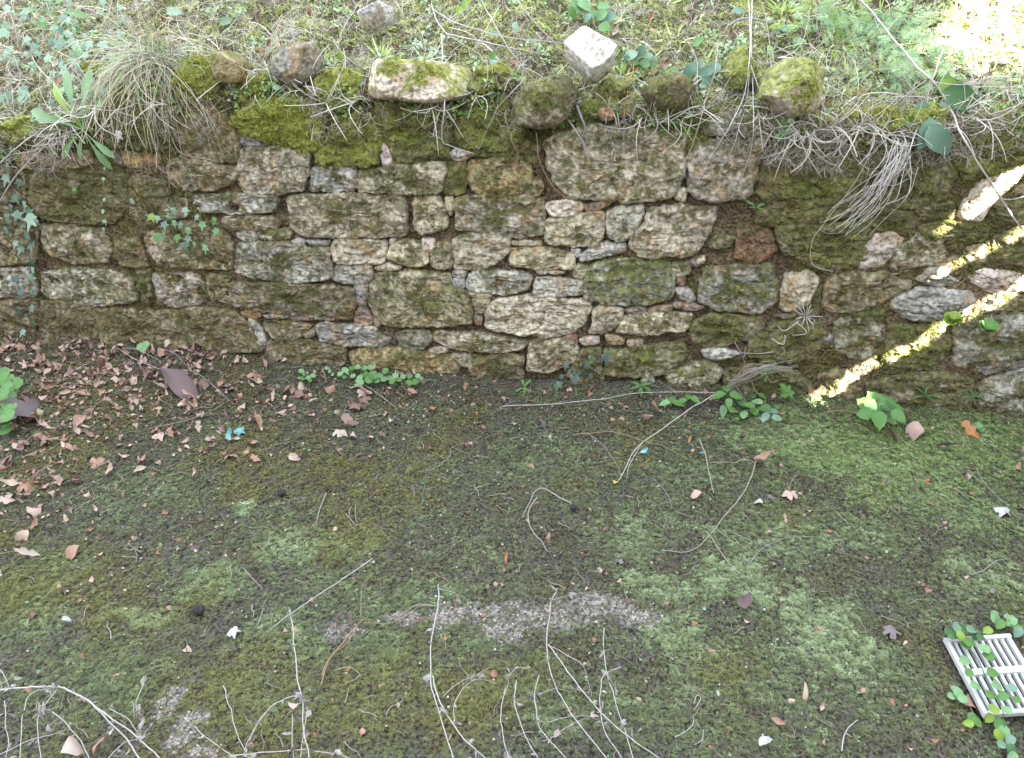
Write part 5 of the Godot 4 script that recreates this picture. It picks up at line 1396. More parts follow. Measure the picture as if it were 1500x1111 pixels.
	plant("nettle_like_plant", "bushy green plant with toothed pointed leaves at the right foot of the wall", "plant", Vector3(0.882, 0.014, 0.074), [["toothed", "fresh", 816, 92, 120, 50, -10, 150, 67], ["toothed", "fresh", 850, 94, 95, 46, 16, 110, 74], ["toothed", "fresh", 882, 89, 98, 57, -10, 60, 74], ["toothed", "fresh", 901, 91, 128, 72, -17, 20, 67], ["toothed", "fresh", 839, 78, 125, 61, 0, 200, 73], ["toothed", "mint", 869, 72, 125, 49, 4, 250, 67], ["toothed", "fresh", 803, 88, 168, 47, -13, 190, 54], ["toothed", "fresh", 837, 89, 194, 68, 8, 270, 66], ["toothed", "mint", 888, 60, 135, 66, 23, 320, 66], ["toothed", "fresh", 895, 98, 180, 66, -22, 340, 55], ["toothed", "deep_leaf", 825, 91, 136, 51, 7, 130, 48], ["toothed", "deep_leaf", 881, 97, 136, 66, -18, 30, 49], ["toothed", "fresh", 868, 73, 92, 72, -17, 90, 61]], [[[882, 14, 74, 849, 63, 97, 816, 92, 120], 1.4, 0.8], [[882, 14, 74, 866, 64, 85, 850, 94, 95], 1.4, 0.8], [[882, 14, 74, 882, 61, 86, 882, 89, 98], 1.4, 0.8], [[882, 14, 74, 892, 62, 101, 901, 91, 128], 1.4, 0.8], [[882, 14, 74, 861, 56, 100, 839, 78, 125], 1.4, 0.8], [[882, 14, 74, 876, 53, 100, 869, 72, 125], 1.4, 0.8], [[882, 14, 74, 842, 61, 121, 803, 88, 168], 1.4, 0.8], [[882, 14, 74, 860, 61, 134, 837, 89, 194], 1.4, 0.8], [[882, 14, 74, 885, 47, 105, 888, 60, 135], 1.4, 0.8], [[882, 14, 74, 888, 66, 127, 895, 98, 180], 1.4, 0.8], [[882, 14, 74, 854, 63, 105, 825, 91, 136], 1.4, 0.8], [[882, 14, 74, 882, 65, 105, 881, 97, 136], 1.4, 0.8], [[882, 14, 74, 875, 53, 83, 868, 73, 92], 1.4, 0.8]], "deep_leaf", "")
	plant("bramble_seedling", "three leaved bramble seedling right of the upright narrow leaved sprig at the wall foot", "plant", Vector3(0.219, 0.022, 0.084), [["ovate", "fresh", 238, 44, 126, 75, -27, -7, 41], ["ovate", "fresh", 219, 43, 101, 61, 4, 80, 41], ["ovate", "mint", 193, 44, 129, 70, -11, 195, 41]], [[[219, 22, 84, 221, 35, 107, 215, 48, 123], 1.2, 0.8]], "deep_leaf", "")
	plant("bramble_seedling", "three leaved bramble seedling just left of the dry stalk crossing the ground", "plant", Vector3(0.275, 0.024, 0.071), [["ovate", "fresh", 291, 56, 112, 69, -26, -7, 37], ["ovate", "fresh", 269, 52, 89, 72, 24, 94, 37], ["ovate", "fresh", 250, 47, 113, 73, -14, 191, 37]], [[[275, 24, 71, 277, 36, 93, 270, 49, 109], 1.2, 0.8]], "deep_leaf", "")
	plant("bramble_seedling", "pair of broad rounded leaves under the dry stalk at the wall foot", "plant", Vector3(0.404, 0.032, 0.025), [["ovate", "fresh", 422, 65, 84, 65, -7, -3, 51], ["ovate", "fresh", 391, 73, 53, 76, -24, 95, 51], ["ovate", "fresh", 366, 65, 89, 74, -15, 194, 51]], [[[404, 32, 25, 403, 51, 56, 394, 69, 82], 1.2, 0.8]], "deep_leaf", "")
	plant("bramble_patch", "tangled patch of small oval leaved bramble shoots below the dry grass bundle", "plant", Vector3(0.463, 0.013, 0.108), [["ovate", "fresh", 394, 68, 136, 66, -14, 286, 40], ["ovate", "mint", 381, 36, 137, 55, 36, 245, 46], ["ovate", "fresh", 405, 70, 174, 73, 25, 50, 43], ["ovate", "deep_leaf", 440, 45, 95, 61, 9, 125, 41], ["ovate", "fresh", 459, 64, 132, 72, 24, 156, 43], ["ovate", "mint", 490, 57, 98, 70, 19, 142, 41], ["ovate", "fresh", 515, 39, 107, 51, 31, 173, 46], ["ovate", "bluish", 532, 47, 132, 81, 9, 154, 44], ["ovate", "fresh", 479, 37, 125, 55, -10, 138, 40], ["ovate", "mint", 444, 40, 150, 59, -27, 103, 43], ["ovate", "fresh", 513, 44, 44, 82, -10, 337, 35], ["ovate", "bluish", 509, 46, 164, 83, -30, 240, 43], ["ovate", "bluish", 540, 54, 179, 55, -23, 8, 37], ["ovate", "fresh", 414, 46, 184, 84, -10, 112, 34], ["ovate", "deep_leaf", 475, 66, 78, 75, -26, 86, 35], ["ovate", "fresh", 552, 54, 117, 65, 38, 2, 29]], [[[407, 13, 117, 394, 68, 136], 1.0, 0.7], [[430, 13, 93, 381, 36, 137], 1.0, 0.7], [[478, 13, 102, 405, 70, 174], 1.0, 0.7], [[449, 13, 94, 440, 45, 95], 1.0, 0.7], [[505, 13, 109, 459, 64, 132], 1.0, 0.7], [[415, 13, 90, 490, 57, 98], 1.0, 0.7], [[494, 13, 88, 515, 39, 107], 1.0, 0.7], [[459, 13, 92, 532, 47, 132], 1.0, 0.7], [[509, 13, 94, 479, 37, 125], 1.0, 0.7], [[431, 13, 107, 444, 40, 150], 1.0, 0.7], [[486, 13, 115, 513, 44, 44], 1.0, 0.7], [[438, 13, 115, 509, 46, 164], 1.0, 0.7], [[431, 13, 91, 540, 54, 179], 1.0, 0.7], [[459, 13, 100, 414, 46, 184], 1.0, 0.7], [[484, 13, 126, 475, 66, 78], 1.0, 0.7], [[410, 13, 119, 552, 54, 117], 1.0, 0.7]], "deep_leaf", "")
	rosette("narrow_leaved_sprig", "spiky narrow leaved sprig at the wall foot left of the bramble seedlings", Vector3(0.120, 0.053, 0.055), Vector3(0.0, 1.0, 0.35), [[-3, 7, 44], [52, 30, 40], [49, 8, 51], [97, 51, 35], [120, 7, 41], [146, 17, 41], [188, 7, 35], [247, 13, 43], [257, 31, 36], [287, 10, 44], [344, 34, 50]], "needle", "fresh", "plant", 1.0)
	rosette("narrow_leaved_sprig", "spiky narrow leaved sprig on the wall foot right of the dry grass bundle", Vector3(0.512, 0.139, 0.044), Vector3(0.0, 1.0, 0.35), [[-11, 5, 40], [29, 33, 37], [65, 41, 46], [82, 27, 45], [108, 10, 36], [133, 43, 45], [172, 11, 32], [199, 9, 38], [243, 17, 32], [278, 7, 34], [291, 23, 33], [326, 20, 44]], "needle", "fresh", "plant", 1.0)
	rosette("narrow_leaved_sprig", "small feathery sprig under the lowest sunlit stone", Vector3(0.667, 0.036, 0.053), Vector3(0.0, 1.0, 0.35), [[2, 49, 36], [50, 33, 33], [92, 37, 40], [129, 40, 30], [172, 24, 28], [182, 13, 30], [247, 19, 27], [290, 32, 27], [302, 11, 32]], "needle", "deep_leaf", "plant", 1.0)
	rosette("narrow_leaved_sprig", "sprig with one long blade on the dark stones right of the toothed leaf plant", Vector3(1.016, 0.084, 0.033), Vector3(0.0, 1.0, 0.35), [[14, 52, 45], [40, 26, 41], [96, 5, 45], [167, 41, 36], [206, 13, 47], [254, 51, 49], [293, 20, 51]], "needle", "deep_leaf", "plant", 1.0)
	rosette("narrow_leaved_sprig", "small tuft growing from the stones low at the right end", Vector3(1.159, 0.092, 0.033), Vector3(0.0, 1.0, 0.35), [[-1, 26, 35], [50, 51, 36], [98, 34, 30], [132, 25, 29], [179, 6, 37], [199, 49, 34], [228, 18, 31], [282, 22, 39], [309, 22, 32]], "needle", "deep_leaf", "plant", 1.0)
	rosette("narrow_leaved_sprig", "small green shoot in the joint right of the upright square block", Vector3(0.397, 0.673, 0.006), Vector3(0.0, 1.0, 0.35), [[19, 47, 43], [56, 25, 32], [116, 29, 30], [141, 9, 41], [221, 14, 42], [250, 39, 43], [313, 45, 36]], "needle", "fresh", "plant", 1.0)
	rosette("narrow_leaved_sprig", "tiny pale green shoot on the stones left of the lowest sunlit stone", Vector3(0.586, 0.065, 0.045), Vector3(0.0, 1.0, 0.35), [[-19, 30, 33], [38, 24, 29], [83, 20, 30], [153, 40, 30], [225, 45, 38], [264, 38, 32], [320, 23, 33]], "ovate", "fresh", "plant", 1.0)
	rosette("narrow_leaved_sprig", "pair of thin blades sprouting at the wall foot left of the dark ivy", Vector3(-0.276, 0.011, 0.055), Vector3(0.0, 1.0, 0.35), [[7, 31, 34], [55, 9, 35], [147, 42, 41], [208, 51, 34], [296, 8, 42]], "lance", "fresh", "plant", 1.0)
	rosette("narrow_leaved_sprig", "sunlit round leaved shoot on the bright streak at the right", Vector3(1.027, 0.353, 0.022), Vector3(0.0, 1.0, 0.35), [[6, 52, 37], [52, 46, 35], [94, 15, 32], [150, 16, 38], [181, 24, 25], [220, 13, 34], [285, 50, 33], [310, 10, 34]], "round", "lime", "plant", 1.0)
	rosette("narrow_leaved_sprig", "green round leaved shoot in shade right of the sunlit shoot", Vector3(1.131, 0.333, 0.023), Vector3(0.0, 1.0, 0.35), [[2, 40, 32], [66, 15, 31], [93, 36, 39], [140, 36, 38], [194, 8, 35], [270, 48, 37], [305, 26, 34]], "round", "fresh", "plant", 1.0)
	rosette("narrow_leaved_sprig", "low clover like sprig beside the orange leaf at the right wall foot", Vector3(1.173, 0.017, 0.100), Vector3(0.0, 1.0, 0.35), [[16, 20, 20], [44, 53, 19], [61, 10, 23], [124, 14, 19], [163, 37, 24], [209, 8, 22], [253, 52, 21], [294, 37, 26], [309, 39, 26]], "round", "mint", "plant", 1.0)
	plant("ivy_strand", "long ivy strand hanging down the left end of the wall", "ivy", Vector3(-2.009, 0.677, -0.019), [["ivy", "ivy", -2007, 678, -16, 13, -20, 237, 47], ["ivy", "bluish", -2030, 636, -20, 30, -3, 255, 51], ["ivy", "ivy", -1973, 630, -6, 21, 18, 245, 40], ["ivy2", "ivy", -2012, 574, -11, 45, 29, 291, 51], ["ivy2", "bluish", -1987, 551, -11, 21, -22, 277, 44], ["ivy", "bluish", -2021, 515, -6, 27, 27, 305, 51], ["ivy2", "bluish", -1980, 527, -13, 5, 18, 309, 47], ["ivy2", "ivy", -2056, 505, 4, 22, -12, 269, 58], ["ivy", "ivy_pale", -1972, 504, 3, 30, -12, 256, 81], ["ivy2", "bluish", -1951, 497, 7, 7, -4, 249, 44], ["ivy", "ivy", -2004, 447, 7, 17, -24, 268, 51], ["ivy2", "bluish", -2048, 419, 16, 43, -15, 266, 45], ["ivy", "ivy", -2007, 405, -2, 41, -21, 294, 55], ["ivy2", "bluish", -2052, 389, -4, 48, 22, 236, 45], ["ivy2", "ivy", -2009, 354, 21, 5, 1, 306, 48], ["ivy2", "bluish", -2020, 320, 15, 27, -26, 261, 41], ["ivy2", "ivy_dark", -2092, 286, 22, 43, 26, 282, 49], ["ivy", "bluish", -2033, 291, 18, 14, -4, 287, 52], ["ivy2", "ivy_dark", -2086, 236, 27, 46, -7, 309, 46], ["ivy", "ivy", -2043, 233, 26, 18, -18, 296, 49], ["ivy2", "ivy_dark", -2128, 153, 17, 14, -4, 251, 47], ["ivy", "ivy", -2069, 170, 24, 34, -22, 243, 46], ["ivy2", "ivy", -2085, 107, 29, 6, -5, 241, 46], ["ivy2", "bluish", -2130, 73, 36, 48, 5, 240, 43], ["ivy", "ivy", -2115, 33, 30, 5, 18, 236, 43], ["ivy2", "ivy_dark", -2044, 536, -13, 20, -17, 253, 44], ["ivy", "ivy_dark", -2072, 462, 11, 17, -23, 261, 48], ["ivy2", "ivy", -2013, 479, -4, 48, -15, 275, 41]], [[[-2006, 728, -35, -2019, 593, -24, -2014, 475, -15, -2046, 300, -1, -2104, 84, 16], 1.6, 1.0], [[-2024, 694, -33, -2054, 544, -21, -2081, 348, -5, -2137, 136, 12], 1.6, 1.0]], "brown_stem", "")
	plant("ivy_sprig", "dark blue green ivy sprig climbing the foot of the wall right of the middle", "ivy", Vector3(-0.161, 0.029, 0.048), [["ivy", "ivy", -161, 27, 46, 37, -21, 268, 43], ["ivy", "ivy_dark", -138, 108, 50, 39, -4, 270, 34], ["ivy", "ivy_dark", -104, 66, 51, 41, -15, 285, 43], ["ivy2", "ivy_dark", -70, 116, 53, 24, -23, 239, 36], ["ivy2", "ivy", -56, 148, 51, 37, 26, 305, 36], ["ivy", "ivy_dark", -9, 153, 52, 31, 10, 281, 50], ["ivy2", "ivy_dark", -82, 73, 37, 9, 0, 295, 37], ["ivy", "ivy_dark", -54, 72, 45, 25, -26, 230, 28], ["ivy2", "ivy", -44, 172, 41, 6, 14, 239, 28], ["ivy2", "ivy_dark", -116, 90, 55, 16, -13, 292, 28], ["ivy2", "ivy_dark", -150, 67, 54, 42, 7, 261, 28]], [[[-145, 7, 37, -90, 77, 32, -14, 142, 27], 1.6, 1.0]], "brown_stem", "")
	plant("ivy_sprig", "pale green small leaved ivy spreading over the reddish stones at the left", "ivy", Vector3(-1.532, 0.536, -0.003), [["ivy", "lime", -1527, 539, 3, 36, 5, 300, 40], ["ivy", "ivy_pale", -1503, 538, 10, 30, 24, 258, 31], ["ivy", "bluish", -1494, 510, -6, 36, 6, 283, 40], ["ivy2", "ivy_pale", -1443, 564, 2, 10, 13, 278, 39], ["ivy", "ivy_pale", -1403, 568, 1, 36, 13, 277, 36], ["ivy2", "mint", -1458, 516, -8, 18, 1, 273, 37], ["ivy2", "mint", -1404, 499, 11, 10, 15, 250, 42], ["ivy", "fresh", -1454, 470, 1, 44, -10, 282, 40], ["ivy", "bluish", -1414, 469, 6, 34, 26, 255, 34], ["ivy", "bluish", -1429, 446, 10, 11, 29, 281, 40], ["ivy2", "mint", -1396, 451, 6, 12, -21, 269, 30], ["ivy2", "bluish", -1366, 548, 4, 46, -21, 251, 36], ["ivy", "mint", -1354, 521, 2, 29, 9, 263, 39], ["ivy2", "fresh", -1308, 538, 7, 18, -23, 250, 45], ["ivy2", "mint", -1312, 499, 0, 26, 12, 236, 39], ["ivy", "mint", -1355, 443, 15, 20, -23, 280, 42], ["ivy", "mint", -1513, 472, 14, 7, 28, 260, 53], ["ivy2", "mint", -1465, 542, 3, 9, 21, 300, 30], ["ivy2", "bluish", -1434, 513, -2, 23, 22, 235, 30]], [[[-1552, 537, -15, -1460, 519, -14, -1327, 526, -14], 1.6, 1.0], [[-1460, 519, -14, -1423, 462, -9, -1363, 433, -7], 1.6, 1.0]], "brown_stem", "")
	plant("ivy_leaf_pair", "two single pale leaves on the mossy stones left of the small leaved ivy", "ivy", Vector3(-1.581, 0.590, 0.003), [["ivy", "ivy_pale", -1582, 589, 2, 6, -24, 288, 31], ["ivy2", "leaf_white", -1570, 805, 0, 9, -5, 248, 49], ["ivy2", "fresh", -1783, 616, -7, 34, 10, 255, 29]], [], "brown_stem", "")
	plant("ivy_sprig", "row of tiny pale leaves down the dark damp streak in the left wall", "ivy", Vector3(-1.661, 0.689, -0.015), [["ivy2", "ivy_pale", -1660, 689, -15, 22, -19, 249, 19], ["ivy", "ivy_pale", -1667, 658, -6, 34, 9, 260, 19], ["ivy2", "ivy_pale", -1689, 585, -12, 48, -4, 246, 22], ["ivy2", "ivy_pale", -1698, 547, 0, 34, -19, 245, 25], ["ivy", "ivy_pale", -1694, 516, 11, 18, 21, 281, 25], ["ivy2", "ivy_pale", -1714, 484, 0, 12, 7, 266, 22]], [], "brown_stem", "")
	plant("ivy_mat", "mat of trailing ivy leaves over the bank at the top left", "ivy", Vector3(-2.300, 1.063, -0.628), [["ivy", "ivy_pale", -2276, 1068, -597, 44, 25, 311, 47], ["ivy", "ivy_pale", -2211, 1024, -476, 14, 4, 300, 57], ["ivy", "ivy_pale", -2199, 1013, -441, 41, 28, 222, 60], ["ivy2", "ivy_pale", -2097, 998, -412, 41, 7, 225, 51], ["ivy", "ivy_pale", -2143, 972, -374, 38, 12, 265, 47], ["ivy", "ivy_pale", -2146, 959, -351, 26, -7, 338, 44], ["ivy2", "ivy_pale", -2091, 945, -316, 16, 4, 324, 50], ["ivy2", "mint", -2082, 1035, -501, 12, -4, 261, 63], ["ivy2", "bluish", -1970, 1005, -367, 18, 18, 209, 46], ["ivy", "bluish", -1946, 995, -363, 34, 5, 213, 56], ["ivy", "ivy_pale", -1927, 998, -363, 19, 21, 309, 46], ["ivy", "ivy_pale", -1914, 997, -393, 39, 22, 295, 53], ["ivy2", "mint", -1877, 969, -361, 28, -1, 262, 56], ["ivy2", "ivy_pale", -1884, 950, -319, 30, 28, 272, 45], ["ivy2", "ivy_pale", -1837, 944, -273, 8, -7, 257, 51], ["ivy", "ivy_pale", -1897, 941, -287, 49, 22, 249, 41], ["ivy", "ivy_pale", -1887, 929, -265, 42, 0, 204, 41], ["ivy", "ivy_pale", -1842, 995, -378, 45, -11, 264, 52], ["ivy", "ivy_pale", -1790, 995, -375, 43, 4, 263, 52], ["ivy2", "ivy_pale", -1943, 1022, -463, 10, -26, 245, 43], ["ivy2", "ivy_pale", -1995, 1034, -560, 32, 5, 224, 37], ["ivy", "ivy_pale", -2032, 1052, -586, 30, 5, 297, 37], ["ivy2", "ivy_pale", -1847, 1073, -621, 33, -12, 291, 48], ["ivy2", "ivy_pale", -1762, 1054, -495, 12, -10, 297, 53], ["ivy2", "ivy_pale", -1751, 1021, -431, 32, 20, 224, 38], ["ivy", "ivy_pale", -1795, 1014, -436, 10, 23, 251, 38], ["ivy2", "ivy_pale", -1692, 1004, -352, 23, -3, 237, 54], ["ivy2", "ivy_pale", -1742, 964, -328, 17, -19, 257, 57], ["ivy2", "ivy_pale", -1645, 974, -185, 16, 7, 261, 54], ["ivy", "ivy_pale", -1842, 918, -241, 17, -27, 314, 40], ["ivy2", "bluish", -1690, 911, -69, 44, 10, 203, 47], ["ivy", "ivy_pale", -1664, 899, -70, 20, 6, 222, 41], ["ivy", "ivy_pale", -1630, 921, -70, 27, -13, 273, 34], ["ivy2", "bluish", -1681, 937, -155, 40, -16, 263, 38], ["ivy", "ivy_pale", -1785, 918, -258, 9, 11, 216, 37], ["ivy2", "ivy_pale", -1837, 894, -163, 40, -14, 223, 43], ["ivy", "ivy_pale", -1991, 860, -158, 22, -15, 334, 44], ["ivy2", "ivy_pale", -1874, 840, -65, 26, -16, 207, 39], ["ivy2", "bluish", -1900, 825, -61, 34, -24, 267, 39], ["ivy2", "ivy_pale", -1845, 869, -107, 11, 14, 329, 36], ["ivy", "ivy_pale", -1960, 961, -310, 48, 0, 317, 49], ["ivy2", "ivy_pale", -2051, 1077, -629, 20, -13, 230, 45], ["ivy2", "ivy_pale", -2201, 1062, -526, 11, -29, 281, 46], ["ivy2", "ivy_pale", -2057, 994, -415, 9, -15, 253, 36], ["ivy2", "bluish", -1876, 1016, -416, 42, -21, 306, 35], ["ivy", "ivy_pale", -1916, 927, -251, 44, 7, 296, 36], ["ivy2", "bluish", -1891, 985, -384, 41, 9, 294, 55], ["ivy", "ivy_pale", -1809, 990, -389, 18, 3, 284, 39], ["ivy2", "ivy_pale", -2004, 941, -281, 17, -1, 284, 50], ["ivy", "bluish", -2052, 980, -377, 25, 3, 227, 51], ["ivy2", "ivy_pale", -1794, 979, -384, 13, 2, 227, 41], ["ivy2", "ivy_pale", -1653, 971, -206, 42, -13, 289, 46], ["ivy", "ivy_pale", -1893, 962, -335, 5, -16, 239, 39], ["ivy2", "ivy_pale", -2147, 948, -333, 8, -6, 337, 47], ["ivy", "ivy_pale", -1606, 925, -71, 39, 27, 285, 40], ["ivy2", "ivy_pale", -1862, 948, -325, 27, -19, 260, 36], ["ivy2", "bluish", -1999, 973, -317, 36, 12, 298, 41], ["ivy2", "ivy_pale", -1917, 913, -222, 38, -16, 268, 40], ["ivy2", "bluish", -1973, 867, -160, 26, 0, 288, 34], ["ivy2", "bluish", -2047, 1048, -577, 36, -16, 220, 59], ["ivy2", "ivy_pale", -2025, 1023, -477, 29, 17, 320, 55], ["ivy", "ivy_pale", -1890, 985, -379, 48, 18, 315, 54], ["ivy2", "ivy_pale", -1970, 1011, -467, 46, 26, 305, 51], ["ivy2", "ivy_pale", -1950, 1084, -686, 37, 28, 269, 51], ["ivy", "ivy_pale", -1845, 967, -344, 39, 5, 201, 44], ["ivy", "bluish", -1942, 1012, -380, 29, -14, 336, 40], ["ivy2", "bluish", -2073, 855, -168, 35, 4, 325, 50], ["ivy2", "ivy_pale", -2171, 1050, -523, 16, -8, 200, 49], ["ivy", "bluish", -1869, 1000, -411, 19, 16, 331, 37], ["ivy2", "bluish", -1881, 892, -190, 9, 3, 235, 47], ["ivy", "ivy_pale", -1777, 1053, -488, 11, 17, 214, 40], ["ivy", "bluish", -2046, 867, -179, 19, 26, 206, 42], ["ivy2", "ivy_pale", -1955, 1041, -503, 5, -14, 338, 38], ["ivy", "ivy_pale", -1878, 966, -325, 5, -11, 265, 51], ["ivy2", "bluish", -1649, 960, -117, 49, 3, 242, 48], ["ivy", "ivy_pale", -2106, 1080, -720, 25, -11, 332, 49], ["ivy", "ivy_pale", -2035, 1045, -538, 15, -4, 214, 41], ["ivy", "ivy_pale", -2005, 878, -197, 35, 10, 272, 53], ["ivy", "bluish", -1996, 1023, -471, 6, 7, 257, 38], ["ivy2", "ivy_pale", -1679, 959, -155, 30, 23, 326, 44], ["ivy2", "bluish", -1908, 949, -295, 26, -25, 211, 47], ["ivy2", "ivy_pale", -1576, 933, -71, 7, 23, 331, 34], ["ivy", "ivy_pale", -1859, 991, -378, 24, 20, 283, 45], ["ivy", "bluish", -1582, 965, -144, 39, -4, 231, 35], ["ivy", "ivy_pale", -1787, 901, -131, 25, -20, 250, 36], ["ivy2", "ivy_pale", -2127, 1080, -644, 8, -2, 293, 40], ["ivy", "bluish", -1999, 883, -201, 28, 9, 251, 42], ["ivy2", "ivy_pale", -1916, 1062, -604, 21, 17, 318, 45], ["ivy2", "ivy_pale", -2175, 1060, -547, 32, -4, 317, 59], ["ivy", "bluish", -2002, 861, -167, 20, -27, 308, 40], ["ivy2", "ivy_pale", -1987, 1046, -511, 35, -23, 339, 52]], [[[-2264, 1049, -600, -2087, 999, -443, -1905, 957, -339], 1.6, 1.0], [[-2341, 1075, -732, -2142, 955, -372, -2055, 832, -136], 1.6, 1.0], [[-2069, 1066, -672, -1888, 948, -331, -1830, 886, -217], 1.6, 1.0], [[-2111, 1039, -538, -2049, 992, -429, -2008, 947, -318, -2010, 921, -282], 1.6, 1.0]], "tan_stem", "")
	plant("ivy_sprig", "pale bluish leaf cluster on the bank left of the hanging pale stalks", "ivy", Vector3(0.173, 1.007, -0.189), [["ovate", "bluish", 173, 1008, -184, 22, 3, 240, 60], ["ovate", "ivy_pale", 196, 1019, -195, 15, -20, 229, 54], ["ovate", "bluish", 218, 1019, -145, 18, -10, 205, 53], ["ovate", "bluish", 243, 1026, -153, 45, 15, 228, 48], ["ovate", "mint", 125, 998, -195, 27, 27, 171, 60], ["ovate", "bluish", 222, 997, -126, 19, 11, 333, 42], ["ovate", "mint", 197, 1068, -323, 13, -6, 386, 40], ["ovate", "bluish", 316, 1141, -422, 33, 24, 156, 38], ["ovate", "ivy_pale", 455, 1100, -375, 31, -23, 331, 35], ["ovate", "bluish", 436, 1092, -372, 36, 16, 353, 29], ["ovate", "bluish", 208, 993, -84, 47, 11, 363, 26]], [], "brown_stem", "")
	plant("leafy_weed", "upright weed with bright green oval leaves on the bank behind the white stone", "ivy", Vector3(-0.181, 1.138, -0.437), [["ovate", "mint", -181, 1137, -446, 28, 9, 346, 65], ["ovate", "mint", -161, 1147, -451, 49, -10, 329, 59], ["ovate", "fresh", -193, 1126, -409, 22, -20, 301, 47], ["ovate", "fresh", -129, 1120, -409, 49, -6, 256, 46], ["ovate", "mint", -103, 1124, -386, 19, -27, 205, 58], ["ovate", "bluish", -75, 1120, -388, 32, 16, 190, 52], ["ovate", "fresh", -91, 1101, -339, 40, -24, 151, 63], ["ovate", "bluish", -145, 1114, -393, 34, -23, 227, 40], ["ovate", "lime", -178, 1151, -485, 44, -27, 300, 48], ["ovate", "mint", -98, 1141, -456, 34, -14, 374, 47]], [[[-98, 1077, -337, -122, 1119, -443, -175, 1149, -503], 1.6, 1.0]], "deep_leaf", "")
	plant("leafy_weed", "lacy pale green leaf cluster right of the white stone", "ivy", Vector3(0.001, 1.035, -0.260), [["toothed", "ivy_pale", 1, 1038, -248, 33, -18, 404, 44], ["toothed", "bluish", 27, 1044, -260, 10, 13, 224, 44], ["toothed", "ivy_pale", 52, 1028, -263, 38, 15, 236, 39], ["toothed", "mint", 13, 1019, -246, 14, 10, 328, 33], ["toothed", "mint", 43, 1016, -244, 9, 1, 182, 38], ["toothed", "ivy_pale", 69, 1022, -242, 15, 13, 250, 33], ["toothed", "bluish", -12, 1027, -243, 9, -21, 265, 27]], [[[36, 987, -214, 33, 1018, -254, 21, 1036, -278], 1.6, 1.0]], "deep_leaf", "")
	plant("leafy_weed", "small leaves on thin stems between the pinkish block and the brown boulder", "ivy", Vector3(-0.392, 1.031, -0.112), [["ovate", "bluish", -392, 1031, -112, 34, 20, 125, 48], ["ovate", "bluish", -370, 1021, -93, 43, 7, 160, 42], ["ovate", "mint", -382, 985, -78, 38, -5, 416, 53], ["ovate", "mint", -357, 994, -78, 25, -1, 246, 47], ["ovate", "lime", -348, 1009, -79, 41, -1, 401, 36], ["ovate", "fresh", -400, 1051, -124, 10, 13, 402, 32], ["ovate", "ivy_pale", -346, 1116, -212, 36, -28, 321, 33], ["ovate", "lime", -524, 1149, -344, 25, -21, 217, 46], ["ovate", "lime", -539, 1137, -329, 23, -25, 201, 40], ["ovate", "bluish", -411, 1091, -235, 35, -25, 374, 33]], [[[-374, 940, -27, -374, 985, -79, -395, 1031, -130], 1.6, 1.0]], "deep_leaf", "")
	plant("leafy_weed", "little yellow green leaves left of the pinkish block", "ivy", Vector3(-0.865, 0.990, -0.120), [["ovate", "lime", -867, 989, -129, 13, 26, 269, 39], ["ovate", "lime", -882, 1024, -174, 20, -15, 230, 37], ["ovate", "mint", -839, 962, -76, 13, 24, 384, 33], ["ovate", "bluish", -793, 973, -76, 16, 13, 391, 38], ["ovate", "mint", -826, 983, -97, 14, 6, 406, 27], ["ovate", "mint", -930, 1006, -131, 11, -17, 309, 25], ["ovate", "ivy_pale", -1081, 989, -95, 5, -7, 197, 25], ["ovate", "ivy_pale", -1129, 958, -77, 8, 3, 322, 34], ["ovate", "ivy_pale", -1038, 961, -28, 31, 1, 356, 27], ["ovate", "mint", -1191, 935, -73, 33, 3, 366, 31], ["ovate", "ivy_pale", -1341, 1079, -397, 10, 21, 370, 45], ["ovate", "ivy_pale", -1550, 1094, -460, 45, 6, 376, 61]], [], "brown_stem", "")
	plant("broad_leaved_plant", "broad glossy leaves hanging under the thick pale stalk at the right wall top", "ivy", Vector3(0.883, 0.995, -0.115), [["ovate", "lime", 878, 998, -102, 21, -23, 316, 83], ["ovate", "fresh", 867, 1004, -120, 26, -13, 268, 73], ["ovate", "deep_leaf", 905, 986, -74, 25, -17, 343, 116], ["ovate", "bluish", 845, 893, 13, 12, -18, 312, 108], ["ovate", "bluish", 817, 906, -2, 26, 11, 257, 91], ["ovate", "bluish", 812, 943, -71, 14, -16, 290, 71], ["ovate", "lime", 836, 956, -74, 45, -21, 334, 55], ["ovate", "bluish", 858, 949, -73, 20, -23, 262, 55], ["ovate", "fresh", 823, 892, -73, 21, 20, 342, 61], ["ovate", "ivy_pale", 843, 915, -72, 13, -4, 245, 55], ["ovate", "bluish", 872, 912, -74, 20, -20, 306, 55], ["ovate", "bluish", 799, 913, -74, 18, -14, 242, 49], ["ovate", "deep_leaf", 888, 931, -75, 24, -25, 287, 94], ["ovate", "ivy_pale", 843, 919, -6, 39, -13, 327, 48]], [[[885, 1003, -174, 845, 944, -72, 838, 894, -14], 1.6, 1.0]], "deep_leaf", "")
	plant("leafy_weed", "small fresh green plant in the notch below the large moss capped boulder", "ivy", Vector3(0.439, 0.917, -0.023), [["ovate", "fresh", 437, 921, -10, 34, 21, 354, 31], ["ovate", "fresh", 456, 906, -25, 29, -14, 347, 28], ["ovate", "fresh", 435, 886, -20, 36, -4, 129, 31], ["ovate", "mint", 453, 891, -23, 15, -23, 385, 31], ["ovate", "mint", 426, 876, -12, 35, 11, 300, 26], ["ovate", "mint", 454, 925, -9, 36, -6, 350, 23]], [], "brown_stem", "")
